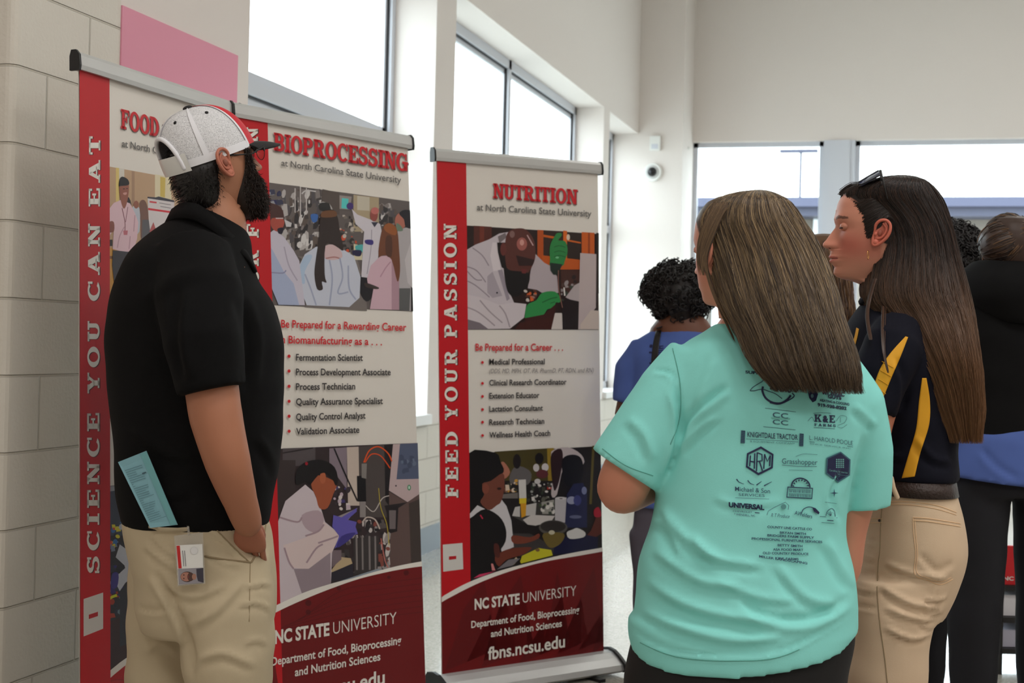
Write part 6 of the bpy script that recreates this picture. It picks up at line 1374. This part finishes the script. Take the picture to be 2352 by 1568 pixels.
# ---------------------------------------------------------------- woman in the navy and gold polo
def navy_woman():
    z = 3.3
    root = empty('person', ground(2060, z), 'person in profile wearing a navy polo with gold stripes and beige jeans', 'person')
    yaw = math.radians(4); fl = (-RT * math.cos(yaw) + FW * math.sin(yaw)).normalized(); s = UP.cross(fl).normalized()   # left side faces the camera
    f, u = fl, UP * 1.0
    o = W(2010, 545, z + .0); sk = (214, 146, 122); body = MB()
    head(body, o, f, s, u, 1.0, True, sk, nt=140, blush=.75, hmin=-.125, scalp=(30, 22, 20), brow=(58, 38, 32), lip=(190, 100, 92))
    nearsd = 1 if s.dot(FW) < 0 else -1
    for sd in (1, -1): ear(body, o + s * (sd * .0715) + f * .004 + u * .002, f, s, u, sd, .95, (206, 112, 92))
    V, F = loft_vf([(o - u * .085 - f * .028, f * .046, s * .05), (W(2036, 672, z), RT * .044, FW * .05), (W(2042, 708, z), RT * .054, FW * .062), (W(2060, 760, z), RT * .07, FW * .13), (W(2080, 950, z), RT * .09, FW * .14), (W(2090, 1150, z), RT * .09, FW * .13)], 36, 5); body.add(V, F, L3(sk))
    # near arm: upper arm in the sleeve, forearm forward behind the other woman
    P = [W(2060, 800, z - .14), W(2030, 880, z - .17), W(2003, 970, z - .17), W(1985, 1060, z - .15), W(1940, 1090, z - .09), W(1900, 1080, z - .02)]
    V, F = tube_vf([Vector(p) for p in catmull([list(p) for p in P], 5)], list(np.interp(np.linspace(0, 5, 26), range(6), [.045, .045, .044, .042, .036, .025])), 20); body.add(V, F, L3((190, 122, 96)))
    hand(body, W(1900, 1080, z - .02), FW - RT * .3, UP, RT, .9, sk, .5)
    P = [W(2060, 800, z + .16), W(2020, 900, z + .18), W(1985, 1030, z + .18), W(1930, 1090, z + .14), W(1870, 1085, z + .1)]
    V, F = tube_vf(P, [.045, .044, .04, .034, .025], 18); body.add(V, F, L3(sk)); hand(body, W(1870, 1085, z + .1), -RT, FW, UP, .9, sk, .5)
    adopt(mesh_obj('body', body.V, body.F, M['skin'], None, True, cols=body.c), root)
    # polo
    sh = MB()
    V, F = loft_vf([sec(690, 1985, 2065, z, .055), sec(712, 1968, 2088, z, .085), sec(745, 1950, 2125, z, .135), sec(800, 1940, 2160, z, .165), sec(880, 1938, 2185, z, .165), sec(960, 1955, 2192, z, .155), sec(1030, 1980, 2192, z, .15), sec(1080, 1990, 2192, z, .155), sec(1098, 1992, 2190, z, .155)], 52, 5, .95); sh.add(V, F)
    V, F = tube_vf([W(2065, 760, z - .1), W(2050, 800, z - .15), W(2022, 870, z - .175), W(1998, 940, z - .18)], [.055, .064, .061, .056], 26, True); sh.add(V, F)
    V, F = tube_vf([W(2065, 760, z + .1), W(2050, 800, z + .15), W(2010, 930, z + .18)], [.055, .062, .055], 22, True); sh.add(V, F)
    shirt = cloth('polo_shirt', sh, M['navy'], .0065, 5, fl=[([(2100, 1000), (2140, 1050), (2185, 1060)], .006, 9), ([(1990, 1000), (2030, 1040), (2080, 1050)], .006, 9), ([(2060, 820), (2080, 880), (2070, 950)], -.008, 9)], wr=(.004, 8), seed=9); adopt(shirt, root); bt = bvh_of(shirt)
    x = panel('gold_stripe', bt, [(2080, 772), (2044, 812), (2020, 850), (2006, 895), (2005, 934)], [(2086, 774), (2068, 820), (2048, 866), (2032, 905), (2016, 938)], M['yellow'], .0012, z=z - .15); x.parent = shirt
    for i, y in enumerate((836, 856, 876, 896, 914)): 
        w_ = seam('stripe_ridge', bt, [[(2026 - i * 4, y - 6), (2052 - i * 6, y + 8)]], .0008, M['yellow'], .0018, z=z - .15); w_.parent = shirt
    x = panel('gold_stripe', bt, [(2118, 868), (2111, 920), (2104, 985), (2088, 1040), (2071, 1098)], [(2128, 868), (2136, 920), (2134, 975), (2114, 1040), (2101, 1094)], M['yellow'], .0012, z=z - .15); x.parent = shirt
    x = panel('gold_stripe', bt, [(1967, 752), (1962, 775), (1953, 806)], [(1973, 755), (1968, 780), (1958, 812)], M['yellow'], .0012, z=z - .15); x.parent = shirt
    col = MB(); ring = [W(1984, 690, z - .02), W(2005, 686, z - .05), W(2035, 690, z - .058), W(2062, 698, z - .03), W(2066, 700, z + .02), W(2035, 690, z + .055), W(2000, 688, z + .05), W(1982, 694, z + .01)]
    col.tube([Vector(p) for p in catmull([list(p) for p in ring], 5, True)], .009, 8, closed=True); c_ = col.obj('collar', M['navy'], smooth=True); c_.parent = shirt
    # jeans
    tr = MB()
    V, F = loft_vf([sec(1100, 2000, 2182, z, .145), sec(1130, 1998, 2188, z, .15), sec(1180, 1988, 2202, z, .16), sec(1240, 1978, 2213, z, .165), sec(1290, 1970, 2208, z, .162), sec(1350, 1963, 2188, z, .155), sec(1410, 1955, 2160, z, .14)], 52, 4, .97); tr.add(V, F)
    ft = []
    for dz, w_, ph in ((-.075, 1.0, 0), (.075, .98, 0)):
        g = ground(2045, z + dz)
        L = [sec(1330, 1968, 2186, z + dz, .085), sec(1400, 1956, 2152, z + dz, .09), sec(1480, 1952, 2132, z + dz, .086), sec(1568, 1942, 2128, z + dz, .082), (Vector((g.x, g.y, .45)), RT * .07, FW * .065), (Vector((g.x, g.y, .3)), RT * .066, FW * .06), (Vector((g.x, g.y, .06)), RT * .055, FW * .055)]
        V, F = loft_vf(L, 36, 5, .98); tr.add(V, F); ft.append(g)
    FLJ = [([(2030, 1292), (2100, 1318), (2180, 1330)], .007, 6), ([(2020, 1345), (2090, 1385), (2165, 1395)], .009, 7), ([(2030, 1395), (2100, 1420), (2150, 1420)], .008, 6), ([(2030, 1440), (2090, 1465), (2140, 1455)], .009, 6), ([(2120, 1372), (2150, 1378), (2175, 1370)], .007, 5), ([(2120, 1400), (2145, 1408), (2165, 1402)], .007, 5), ([(2110, 1430), (2135, 1440), (2155, 1435)], .006, 5), ([(1965, 1235), (1990, 1240), (2015, 1242)], -.004, 5), ([(1965, 1275), (1990, 1282), (2012, 1284)], .004, 5), ([(1960, 1310), (1985, 1318), (2012, 1318)], -.004, 5), ([(1960, 1350), (1985, 1356), (2015, 1358)], .004, 5), ([(1955, 1390), (1985, 1394), (2015, 1398)], -.004, 5), ([(2110, 1270), (2150, 1310), (2190, 1290)], -.004, 8)]
    js = cloth('jeans', tr, M['khaki2'], .0065, 5, fl=FLJ, wr=(.002, 9), seed=2); adopt(js, root); bj = bvh_of(js)
    TH = mat('tan_thread', (226, 190, 150), .8); TD = mat('rivet_dark', (50, 40, 40), .5)
    seam_l = [[(2027, 1150), (2023, 1200), (2021, 1260), (2017, 1290)], [(2017, 1290), (2015, 1360), (2022, 1440), (2032, 1510), (2038, 1568)]]
    for L, w_, m_ in ((seam_l, .0012, M['khaki_thread']), ([[(2028, 1152), (2090, 1152), (2150, 1160), (2196, 1176)]], .0012, TH), ([[(2030, 1158), (2090, 1159), (2150, 1168), (2196, 1182)]], .0009, TH), ([[(1970, 1190), (2000, 1190), (2026, 1191)], [(1970, 1200), (2000, 1200), (2026, 1200)]], .001, TH),
                      ([[(2097, 1188), (2098, 1220), (2103, 1270), (2101, 1318), (2130, 1332), (2160, 1342), (2188, 1330)]], .0011, TH), ([[(2101, 1192), (2103, 1222), (2107, 1270), (2106, 1314), (2132, 1327), (2160, 1336), (2184, 1326)]], .0008, TH), ([[(2097, 1188), (2130, 1190), (2170, 1196), (2206, 1202)], [(2098, 1195), (2130, 1197), (2170, 1203), (2206, 1209)]], .0011, TH)):
        for Lx in L: x = seam('stitching', bj, [Lx], w_, m_, z=z - .15); x.parent = js
    p = drape(bj, 2020, 1195, .001, z - .15); x = MB().sphere(p, .0032, 8).obj('rivet', TD, smooth=True); x.parent = js
    # belt and loops
    lt = mat('tooled_leather', (50, 34, 28), .45, bump=(160, .9, .004))
    a_ = sec(1100, 1999, 2183, z, .15); b_ = sec(1130, 1998, 2189, z, .155)
    V = []; F = []; n = 64
    for c_, A_, B_ in ((a_[0] + UP * .004, a_[1] * 1.02, a_[2] * 1.02), (b_[0] + UP * .0, b_[1] * 1.02, b_[2] * 1.02)):
        for k in (1.0, .96):
            V += [c_ + A_ * math.copysign(abs(math.cos(t)) ** .97, math.cos(t)) * k + B_ * math.copysign(abs(math.sin(t)) ** .97, math.sin(t)) * k for t in np.linspace(0, 2 * math.pi, n, endpoint=False)]
    for i in range(n):
        j_ = (i + 1) % n
        F += [(i, j_, 2 * n + j_, 2 * n + i), (n + i, 3 * n + i, 3 * n + j_, n + j_), (i, n + i, n + j_, j_), (2 * n + i, 2 * n + j_, 3 * n + j_, 3 * n + i)]
    belt = adopt(mesh_obj('belt', V, F, lt, None, True), root)
    for L in ([W(2047, 1097, z - .165), W(2052, 1120, z - .167), W(2061, 1142, z - .166)], [W(2176, 1090, z - .1), W(2180, 1110, z - .1), W(2184, 1128, z - .1)]):
        x = MB().tube(L, .0045, 8, squash=(RT, 1.2)).obj('belt_loop', M['khaki2'], smooth=True); x.parent = js
    for g in ft: mb = MB(); shoe(mb, g - fl * .07, fl, .9); adopt(mb.obj('shoe', M['shoe'], smooth=True), root)
    # phone in the far back pocket
    pe = empty('phone', W(2192, 1150, z), 'dark blue phone sticking out of the back pocket of the beige jeans', 'phone')
    pc = [W(2180, 1112, z - .03), W(2200, 1128, z - .03), W(2208, 1185, z - .03), W(2196, 1190, z - .03)]
    adopt(mesh_obj('phone_case', pc + [p + FW * .07 for p in pc], [(0, 1, 2, 3)[::-1], (4, 5, 6, 7), (0, 1, 5, 4), (1, 2, 6, 5), (2, 3, 7, 6), (3, 0, 4, 7)], mat('phone_case_blue', (34, 42, 62), .5)), pe)
    # earring, necklace-less
    er = MB().tube([W(1994, 577, z - .084) + RT * (.0045 * math.cos(a) * .6) + UP * (-.008 + .0095 * math.sin(a)) + FW * (.004 * math.cos(a)) for a in np.linspace(0, 6.28, 18, endpoint=False)], .0006, 6, closed=True).obj('earring', mat('gold', (230, 180, 100), .25, 1.0), smooth=True); adopt(er, root)
    # hair
    HS = [(404, 2052, 2082, z, .02), (409, 2022, 2104, z, .05), (420, 1988, 2128, z, .076), (438, 1945, 2147, z, .087), (462, 1938, 2163, z, .090), (485, 1960, 2171, z, .091), (510, 1985, 2178, z, .091), (545, 2003, 2187, z - .002, .0905), (590, 2000, 2198, z - .006, .09), (637, 1988, 2212, z - .02, .09), (672, 1983, 2222, z - .034, .088), (700, 1992, 2229, z - .046, .085), (726, 2016, 2234, z - .06, .08), (782, 2052, 2241, z - .09, .074), (836, 2086, 2248, z - .11, .064), (890, 2116, 2252, z - .115, .055), (945, 2140, 2254, z - .115, .045), (1000, 2172, 2246, z - .115, .03)]
    secs = [sec(a[0], a[1], a[2], a[3], a[4]) for a in HS]
    h = hair_obj('hair', secs, [(30, 22, 20), (38, 27, 23), (48, 33, 26), (26, 20, 19), (64, 42, 30)], 9000, root, tip=(120, 84, 54), seed=21, wid=.0007, wave=.003, side=-math.pi / 2, shell_col=(30, 22, 20), lift=.004, ragged=.03); adopt(h, root)
    mb = MB(); r = random.Random(8)   # strands combed back from the hairline over the temple, behind the ear
    def side_pt(x, h, lift):
        ext = interp(HT, h, 1) if x > 0 else interp(HT, h, 2); S_ = interp(HT, h, 3)
        y = S_ * max(1 - (abs(x) / ext) ** 2.1, 0.0) ** .5 * 1.02 + lift; return o + f * x + s * (nearsd * y) + u * h
    for i in range(1500):
        q_ = r.random(); st = np.array([np.interp(q_, [0, .25, .5, .8, 1], [.026, .031, .036, .055, .080]), np.interp(q_, [0, .25, .5, .8, 1], [-.004, .02, .045, .074, .1])]) + np.array([r.gauss(-.003, .0025), r.gauss(0, .003)])
        P2 = [st, st + np.array([-.014 - .02 * q_, .012 + .006 * q_]), np.array([-.012 - .01 * q_, .039 + .05 * q_]), np.array([-.034 - .02 * q_, .018 + .045 * q_]), np.array([-.045 - .03 * q_, -.035])]
        P2[0] = P2[0] + np.array([.003, 0]); P2 = catmull(P2, 4); lf = r.uniform(.0005, .0045); J = r.gauss(0, .002)
        mb.tube([side_pt(p[0], p[1] + J, lf * min(1, .3 + k * .2)) for k, p in enumerate(P2)], [.0006] * (len(P2) - 1) + [.0003], 4, L3(r.choice([(36, 26, 22), (46, 32, 26), (28, 21, 20)])))
    for i in range(60):
        sp = r.gauss(0, 2.2); pts = [W(2010 + sp, 640, z - .08), W(1996 + sp, 690, z - .1), W(1992 + sp, 730, z - .14), W(2000 + sp, 780, z - .2)] if i < 34 else [W(2030 + sp, 700, z - .1), W(2028 + sp, 760, z - .19), W(2030 + sp * .6, 810, z - .235), W(2040 + sp * .4, 856, z - .25)]
        pts = [Vector(p) for p in catmull([list(p) for p in pts], 4)]; mb.tube(pts, [.0008] * (len(pts) - 1) + [.0002], 4, L3(r.choice([(56, 38, 28), (80, 52, 34), (38, 28, 24)])))
    k2 = mesh_obj('swept_strands', mb.V, mb.F, M['hair'], None, True, cols=mb.c); k2.parent = h
    # sunglasses pushed up on the hair
    ge = empty('sunglasses', W(2015, 410, z), 'dark blue sunglasses pushed up on top of the long dark hair', 'sunglasses')
    T = lambda x, y: (1850 + x / 4.611, 380 + y / 4.611)
    lensm = mat('blue_lens', (38, 42, 78), .08, spec=.8, coat=.8)
    for dz, nm in ((-.062, 'lens'), (.03, 'lens')):
        P4 = [W(*T(565, 178), z + dz), W(*T(600, 150), z + dz - .012), W(*T(700, 90), z + dz - .016), W(*T(775, 55), z + dz - .014), W(*T(800, 85), z + dz), W(*T(745, 125), z + dz + .012), W(*T(650, 160), z + dz + .016), W(*T(590, 195), z + dz + .006)]
        P4 = [W(*T(x, y), z + dz + q_) for x, y, q_ in ((558, 180, .0), (660, 118, .02), (770, 56, .02), (802, 60, .0), (792, 98, -.01), (700, 148, -.012), (600, 202, -.01), (566, 200, -.004))]
        n = len(P4); cc = sum(P4, Vector()) / n
        V = P4 + [p - UP * .0025 - FW * .001 for p in P4]; adopt(mesh_obj('lens', V, [tuple(range(n)), tuple(range(n, 2 * n))[::-1]] + [(i, n + i, n + (i + 1) % n, (i + 1) % n) for i in range(n)], lensm), ge)
        adopt(MB().tube(P4, .0018, 6, closed=True).obj('rim', M['black'], smooth=True), ge)
    for sg, dz in ((-1, -.092), (1, .075)):
        adopt(MB().tube([W(*T(795, 60), z + dz + .01), W(*T(808, 110), z + dz - .0), W(*T(835, 210), z + dz - .004), W(*T(868, 352), z + dz - .004)], [.0034, .0028, .0022, .0015], 8).obj('temple', M['black'], smooth=True), ge)
    adopt(MB().box((0, 0, 0), (.001, .001, .001)).obj('hinge_plate', M['alu']), ge)
    hp = ge.children[-1]; q_ = W(*T(797, 112), z - .0965); me = hp.data
    for v_, (a, b) in zip(me.vertices, ((0, 0), (1, 0), (1, 1), (0, 1)) * 2): v_.co = q_ + RT * (.004 * a - .001) + UP * (-.011 * b) + FW * (0 if v_.index < 4 else .002)
    return root
navy_woman()

# ---------------------------------------------------------------- people further back
def simple_person(u0, z, shoulder_v, label, skin, shirt_m, pant_m, fdir, headu, headv, top_w, hem_v, sc_=1.0, dy=0, build=1.0, arms=True, scalp=(30, 24, 22)):
    root = empty('person', ground(u0, z), label, 'person'); fl = fdir.normalized(); s = UP.cross(fl).normalized()
    o = W(headu, headv, z); body = MB(); head(body, o, fl, s, UP, sc_, True, skin, nt=64, hmin=-.12, blush=.2, scalp=scalp)
    for sd in (1, -1): ear(body, o + s * (sd * .071 * sc_), fl, s, UP, sd, 1.0, skin)
    c = W(u0, shoulder_v, z); b = build
    V, F = loft_vf([(o - UP * .07, fl * .055, s * .052), (o * .5 + c * .5 + UP * .03, fl * .055, s * .055), (c - UP * .02, fl * .08, s * .14 * b), (c - UP * .45, fl * .1, s * .14 * b)], 28, 4); body.add(V, F, L3(skin))
    for sd in (1, -1):
        P = [c + s * (sd * .17 * b) - UP * .06, c + s * (sd * .22 * b) - UP * .3, c + s * (sd * .2 * b) - UP * .42 + fl * .08, c + s * (sd * .12) - UP * .45 + fl * .28]
        V, F = tube_vf(P, [.045, .04, .036, .026], 14); body.add(V, F, L3(skin)); hand(body, P[-1], fl + s * (-sd * .5), UP, s * -sd, .9, skin, .6)
    adopt(mesh_obj('body', body.V, body.F, M['skin'], None, True, cols=body.c), root)
    hz = W(u0, hem_v, z).z; sh = MB(); base = Vector((c.x, c.y, 0))
    V, F = loft_vf([(c + UP * .045, fl * .06, s * .065 * b), (c + UP * .015, fl * .08, s * .13 * b), (c - UP * .05, fl * .11 * b, s * .2 * b), (c - UP * .2, fl * .125 * b, s * .19 * b), (base + UP * (hz + .15), fl * .125 * b, s * .175 * b), (base + UP * hz, fl * .135 * b, s * .19 * b)], 40, 4, .93); sh.add(V, F)
    for sd in (1, -1):
        V, F = tube_vf([c + s * (sd * .14 * b) - UP * .04, c + s * (sd * .2 * b) - UP * .13, c + s * (sd * .215 * b) - UP * (.26 if arms else .32)], [.06, .066, .06], 18, True); sh.add(V, F)
        if not arms: V, F = tube_vf([c + s * (sd * .21 * b) - UP * .25, c + s * (sd * .23 * b) - UP * .4, c + s * (sd * .14) - UP * .46 + fl * .22], [.062, .058, .046], 18, True); sh.add(V, F)
    shirt = cloth('shirt', sh, shirt_m, .01, 4, wr=(.006, 8), seed=u0 % 17); adopt(shirt, root)
    tr = MB(); V, F = loft_vf([(base + UP * (hz + .06), fl * .11 * b, s * .155 * b), (base + UP * (hz - .02), fl * .12 * b, s * .17 * b), (base + UP * (hz - .14), fl * .12 * b, s * .175 * b)], 36, 4, .95); tr.add(V, F)
    for sd in (1, -1):
        q = base + s * (sd * .1 * b); V, F = tube_vf([q + UP * (hz - .1), q + UP * .45, q + UP * .07], [.092 * b, .072 * b, .06], 20, True); tr.add(V, F)
        mb = MB(); shoe(mb, q - fl * .07, fl, .9); adopt(mb.obj('shoe', M['shoe'], smooth=True), root)
    adopt(cloth('trousers', tr, pant_m, .012, 4, wr=(.005, 6)), root)
    return root, o, fl, s, shirt
M['royal'] = mat('blue_cotton', (76, 100, 168), .85); M['greyp'] = mat('grey_cotton', (96, 92, 104), .85); M['darknavy'] = mat('dark_navy_twill', (16, 17, 24), .85); M['hood'] = mat('black_fleece', (13, 13, 14), .92, spec=.2); M['slate'] = mat('slate_blue_cotton', (120, 132, 172), .85)
def curly_person():
    z = 5.6; root, o, fl, s, shirt = simple_person(1565, z, 775, 'person in a blue T-shirt with dark curly hair, partly hidden by the mint shirt', (110, 70, 52), M['royal'], M['greyp'], RT * .35 + FW, 1572, 694, 0, 1165, build=.98)
    b = [(W(1566, 676, z), .112), (W(1590, 668, z), .09), (W(1545, 650, z), .08), (W(1522, 660, z + .02), .066), (W(1592, 646, z), .07), (W(1508, 672, z + .02), .05), (W(1548, 692, z + .02), .075), (W(1530, 700, z), .045)]
    adopt(curly('hair', b, (17, 14, 14), 2600, 3, r0=.007, curl=.011), root)
    bt = bvh_of(shirt)
    bk = panel('backpack_strap', bt, [(1508, 752), (1500, 790), (1494, 850), (1490, 930)], [(1522, 748), (1514, 790), (1510, 850), (1508, 930)], M['black'], .006, z=z - .13)
    tag(bk, 'black strap over the blue T-shirt of the curly-haired person', 'strap')
    def ink(pr):
        r = random.Random(3)
        for i in range(22): x = r.uniform(1485, 1520); y = r.uniform(790, 870); pr.ell(x, y, r.uniform(1, 4), r.uniform(1, 3), (26, 34, 80), 7, same=i > 0)
        for i in range(5): pr.line([(1506, 795 + i * 5), (1524, 794 + i * 5)], 1.6, (26, 34, 80), 0)
    x = decal('printed_pattern', bt, ink, M['print'], z - .12, .003); x.parent = shirt
curly_person()
def brown_person():
    z = 5.0; root, o, fl, s, shirt = simple_person(1905, z, 770, 'person with wavy light brown hair between the two long-haired people', (196, 140, 118), M['slate'], M['greyp'], -RT * .1 + FW, 1892, 622, 0, 1150, scalp=(92, 66, 44))
    HS = [(541, 1870, 1900, z, .03), (552, 1850, 1925, z, .07), (580, 1838, 1942, z, .1), (630, 1836, 1950, z, .11), (680, 1842, 1954, z - .02, .1), (730, 1850, 1958, z - .04, .09), (790, 1860, 1952, z - .05, .06)]
    adopt(hair_obj('hair', [sec(*a) for a in HS], [(92, 66, 44), (120, 88, 58), (74, 52, 38)], 1200, root, seed=31, wid=.0018, wave=.012, shell_col=(80, 58, 42), n_seg=14), root)
brown_person()
def spiky_person():
    z = 5.3; root, o, fl, s, shirt = simple_person(2212, z, 690, 'person with short dark curly hair seen in the gap beside the black hoodie', (120, 80, 62), M['darknavy'], M['darknavy'], FW * 1.0 - RT * .1, 2180, 598, 0, 1050)
    b = [(o + UP * .035, .1), (o + UP * .04 + RT * .015, .09), (o - fl * .03, .085)]
    adopt(curly('hair', b, (20, 17, 18), 1200, 5, curl=.014), root)
spiky_person()
def hoodie_person():
    z = 4.6; root, o, fl, s, shirt = simple_person(2335, z, 672, 'person seen from behind in black hoodie over blue shirt, brown hair in a bun', (150, 112, 92), M['hood'], M['darknavy'], FW * 1.0 - RT * .12, 2316, 588, 0, 1036, build=1.12, arms=False, scalp=(62, 46, 38))
    # hood lying on the shoulders
    hb = MB(); V, F = loft_vf([(W(2300, 600, z - .02), RT * .085, FW * .07), (W(2306, 622, z - .03), RT * .13, FW * .11), (W(2318, 655, z - .05), RT * .155, FW * .13), (W(2330, 700, z - .07), RT * .14, FW * .11), (W(2336, 740, z - .08), RT * .08, FW * .08)], 36, 5, .95); hb.add(V, F)
    hd = cloth('hood', hb, M['hood'], .009, 3, wr=(.006, 10)); hd.parent = shirt
    hb = MB(); c = W(2335, 1070, z); c.z = 0; za = W(2300, 1020, z).z; zb = W(2300, 1112, z).z
    V, F = loft_vf([(c + UP * (za + .06), fl * .14, s * .2), (c + UP * za, fl * .155, s * .225), (c + UP * (zb + .0), fl * .165, s * .245)], 44, 4, .93); hb.add(V, F)
    # tilt the hem a little down to the right
    V = hb.V; cx = c.dot(RT); V = [v - UP * (.12 * (v.dot(RT) - cx) if v.z < za + .03 else 0) for v in V]; hb.V = V
    adopt(cloth('undershirt', hb, M['royal'], .009, 4, fl=[([(2250, 1025), (2290, 1070), (2340, 1100)], -.006, 9)], wr=(.004, 7)), root)
    b = [(o + UP * .035 - fl * .0, (.088, .1, .098)), (W(2340, 545, z - .04), .06), (W(2362, 530, z - .05), .042), (W(2300, 560, z - .03), .07)]
    mb = MB(); r = random.Random(4)
    for c_, rad in b: mb.sphere(c_, rad, 14, L3((62, 46, 38)))
    for i in range(900):
        c_, rad = r.choice(b); rad = rad if isinstance(rad, tuple) else (rad,) * 3; d = Vector((r.gauss(0, 1), r.gauss(0, 1), r.gauss(0, 1))).normalized()
        target = W(2350, 540, z - .05); P = []
        for k in range(7):
            dd = (d + (target - c_).normalized() * (k * .16)).normalized(); P.append(c_ + Vector((dd.x * rad[0], dd.y * rad[1], dd.z * rad[2])) * (1.02 + .01 * math.sin(k)) + Vector((r.gauss(0, .001),) * 3))
        mb.tube(P, [.0013] * 6 + [.0004], 4, L3(r.choice([(84, 62, 46), (58, 44, 38), (118, 88, 60), (44, 34, 32)])))
    adopt(mesh_obj('hair', mb.V, mb.F, M['hair'], None, True, cols=mb.c), root)
hoodie_person()

# ---------------------------------------------------------------- display cart glimpsed between the legs on the right
def cart():
    z = 6.0; c = ground(2345, z); e = empty('display_cart', c, 'low black two-shelf cart glimpsed between dark trouser legs at lower right', 'cart')
    P = lambda u, v, dz=0.0: W(u, v, z + dz)
    for v in (1345, 1418, 1490):
        a = P(2295, v); h_ = a.z; o_ = MB().obox(Vector((a.x, a.y, h_ - .02)), RT * .62, FW * .4, UP * .022).obj('shelf', M['black']); adopt(o_, e)
    top = P(2295, 1345).z
    for s_ in (0, .6):
        for d_ in (0, .38):
            a = P(2295, 1345); adopt(MB().obox(Vector((a.x, a.y, 0)) + RT * s_ + FW * d_, RT * .02, FW * .02, UP * top).obj('leg', M['black']), e)
    x = P(2345, 1418); o_ = MB().obox(Vector((P(2300, 1418).x, P(2300, 1418).y, P(2300, 1418).z + .004)) + FW * .03 + RT * .005, RT * .25, FW * .2, UP * .085).obj('box', mat('white_card', (224, 222, 226), .6)); tag(o_, 'white box on the upper shelf of the black cart, at lower right', 'box')
    o_ = MB().obox(Vector((P(2300, 1490).x, P(2300, 1490).y, P(2300, 1490).z + .004)) + FW * .03 + RT * .005, RT * .25, FW * .2, UP * .07).obj('box', mat('grey_card', (178, 176, 190), .6)); tag(o_, 'pale grey box on the lower shelf of the black cart, at lower right', 'box')
    a = P(2300, 1343); sg = empty('sign', Vector((a.x, a.y, a.z)), 'small red folded sign with white lettering standing on the cart', 'sign')
    o0 = Vector((a.x, a.y, top + .003)) + FW * .02
    adopt(MB().obox(o0, RT * .3, FW * .02, UP * .16).obj('panel', mat('sign_red', (206, 22, 32), .5)), sg)
    pr = Print(lambda u, v, k=0: o0 - FW * (.001 + k) + RT * (u * .001) + UP * (v * .001)); 
    pr.text('NC STATE', (14, 18), (150, 18), 16, 16, (232, 228, 222), bold=.03, up=(0, 1))
    adopt(pr.obj('lettering', M['print']), sg)
cart()
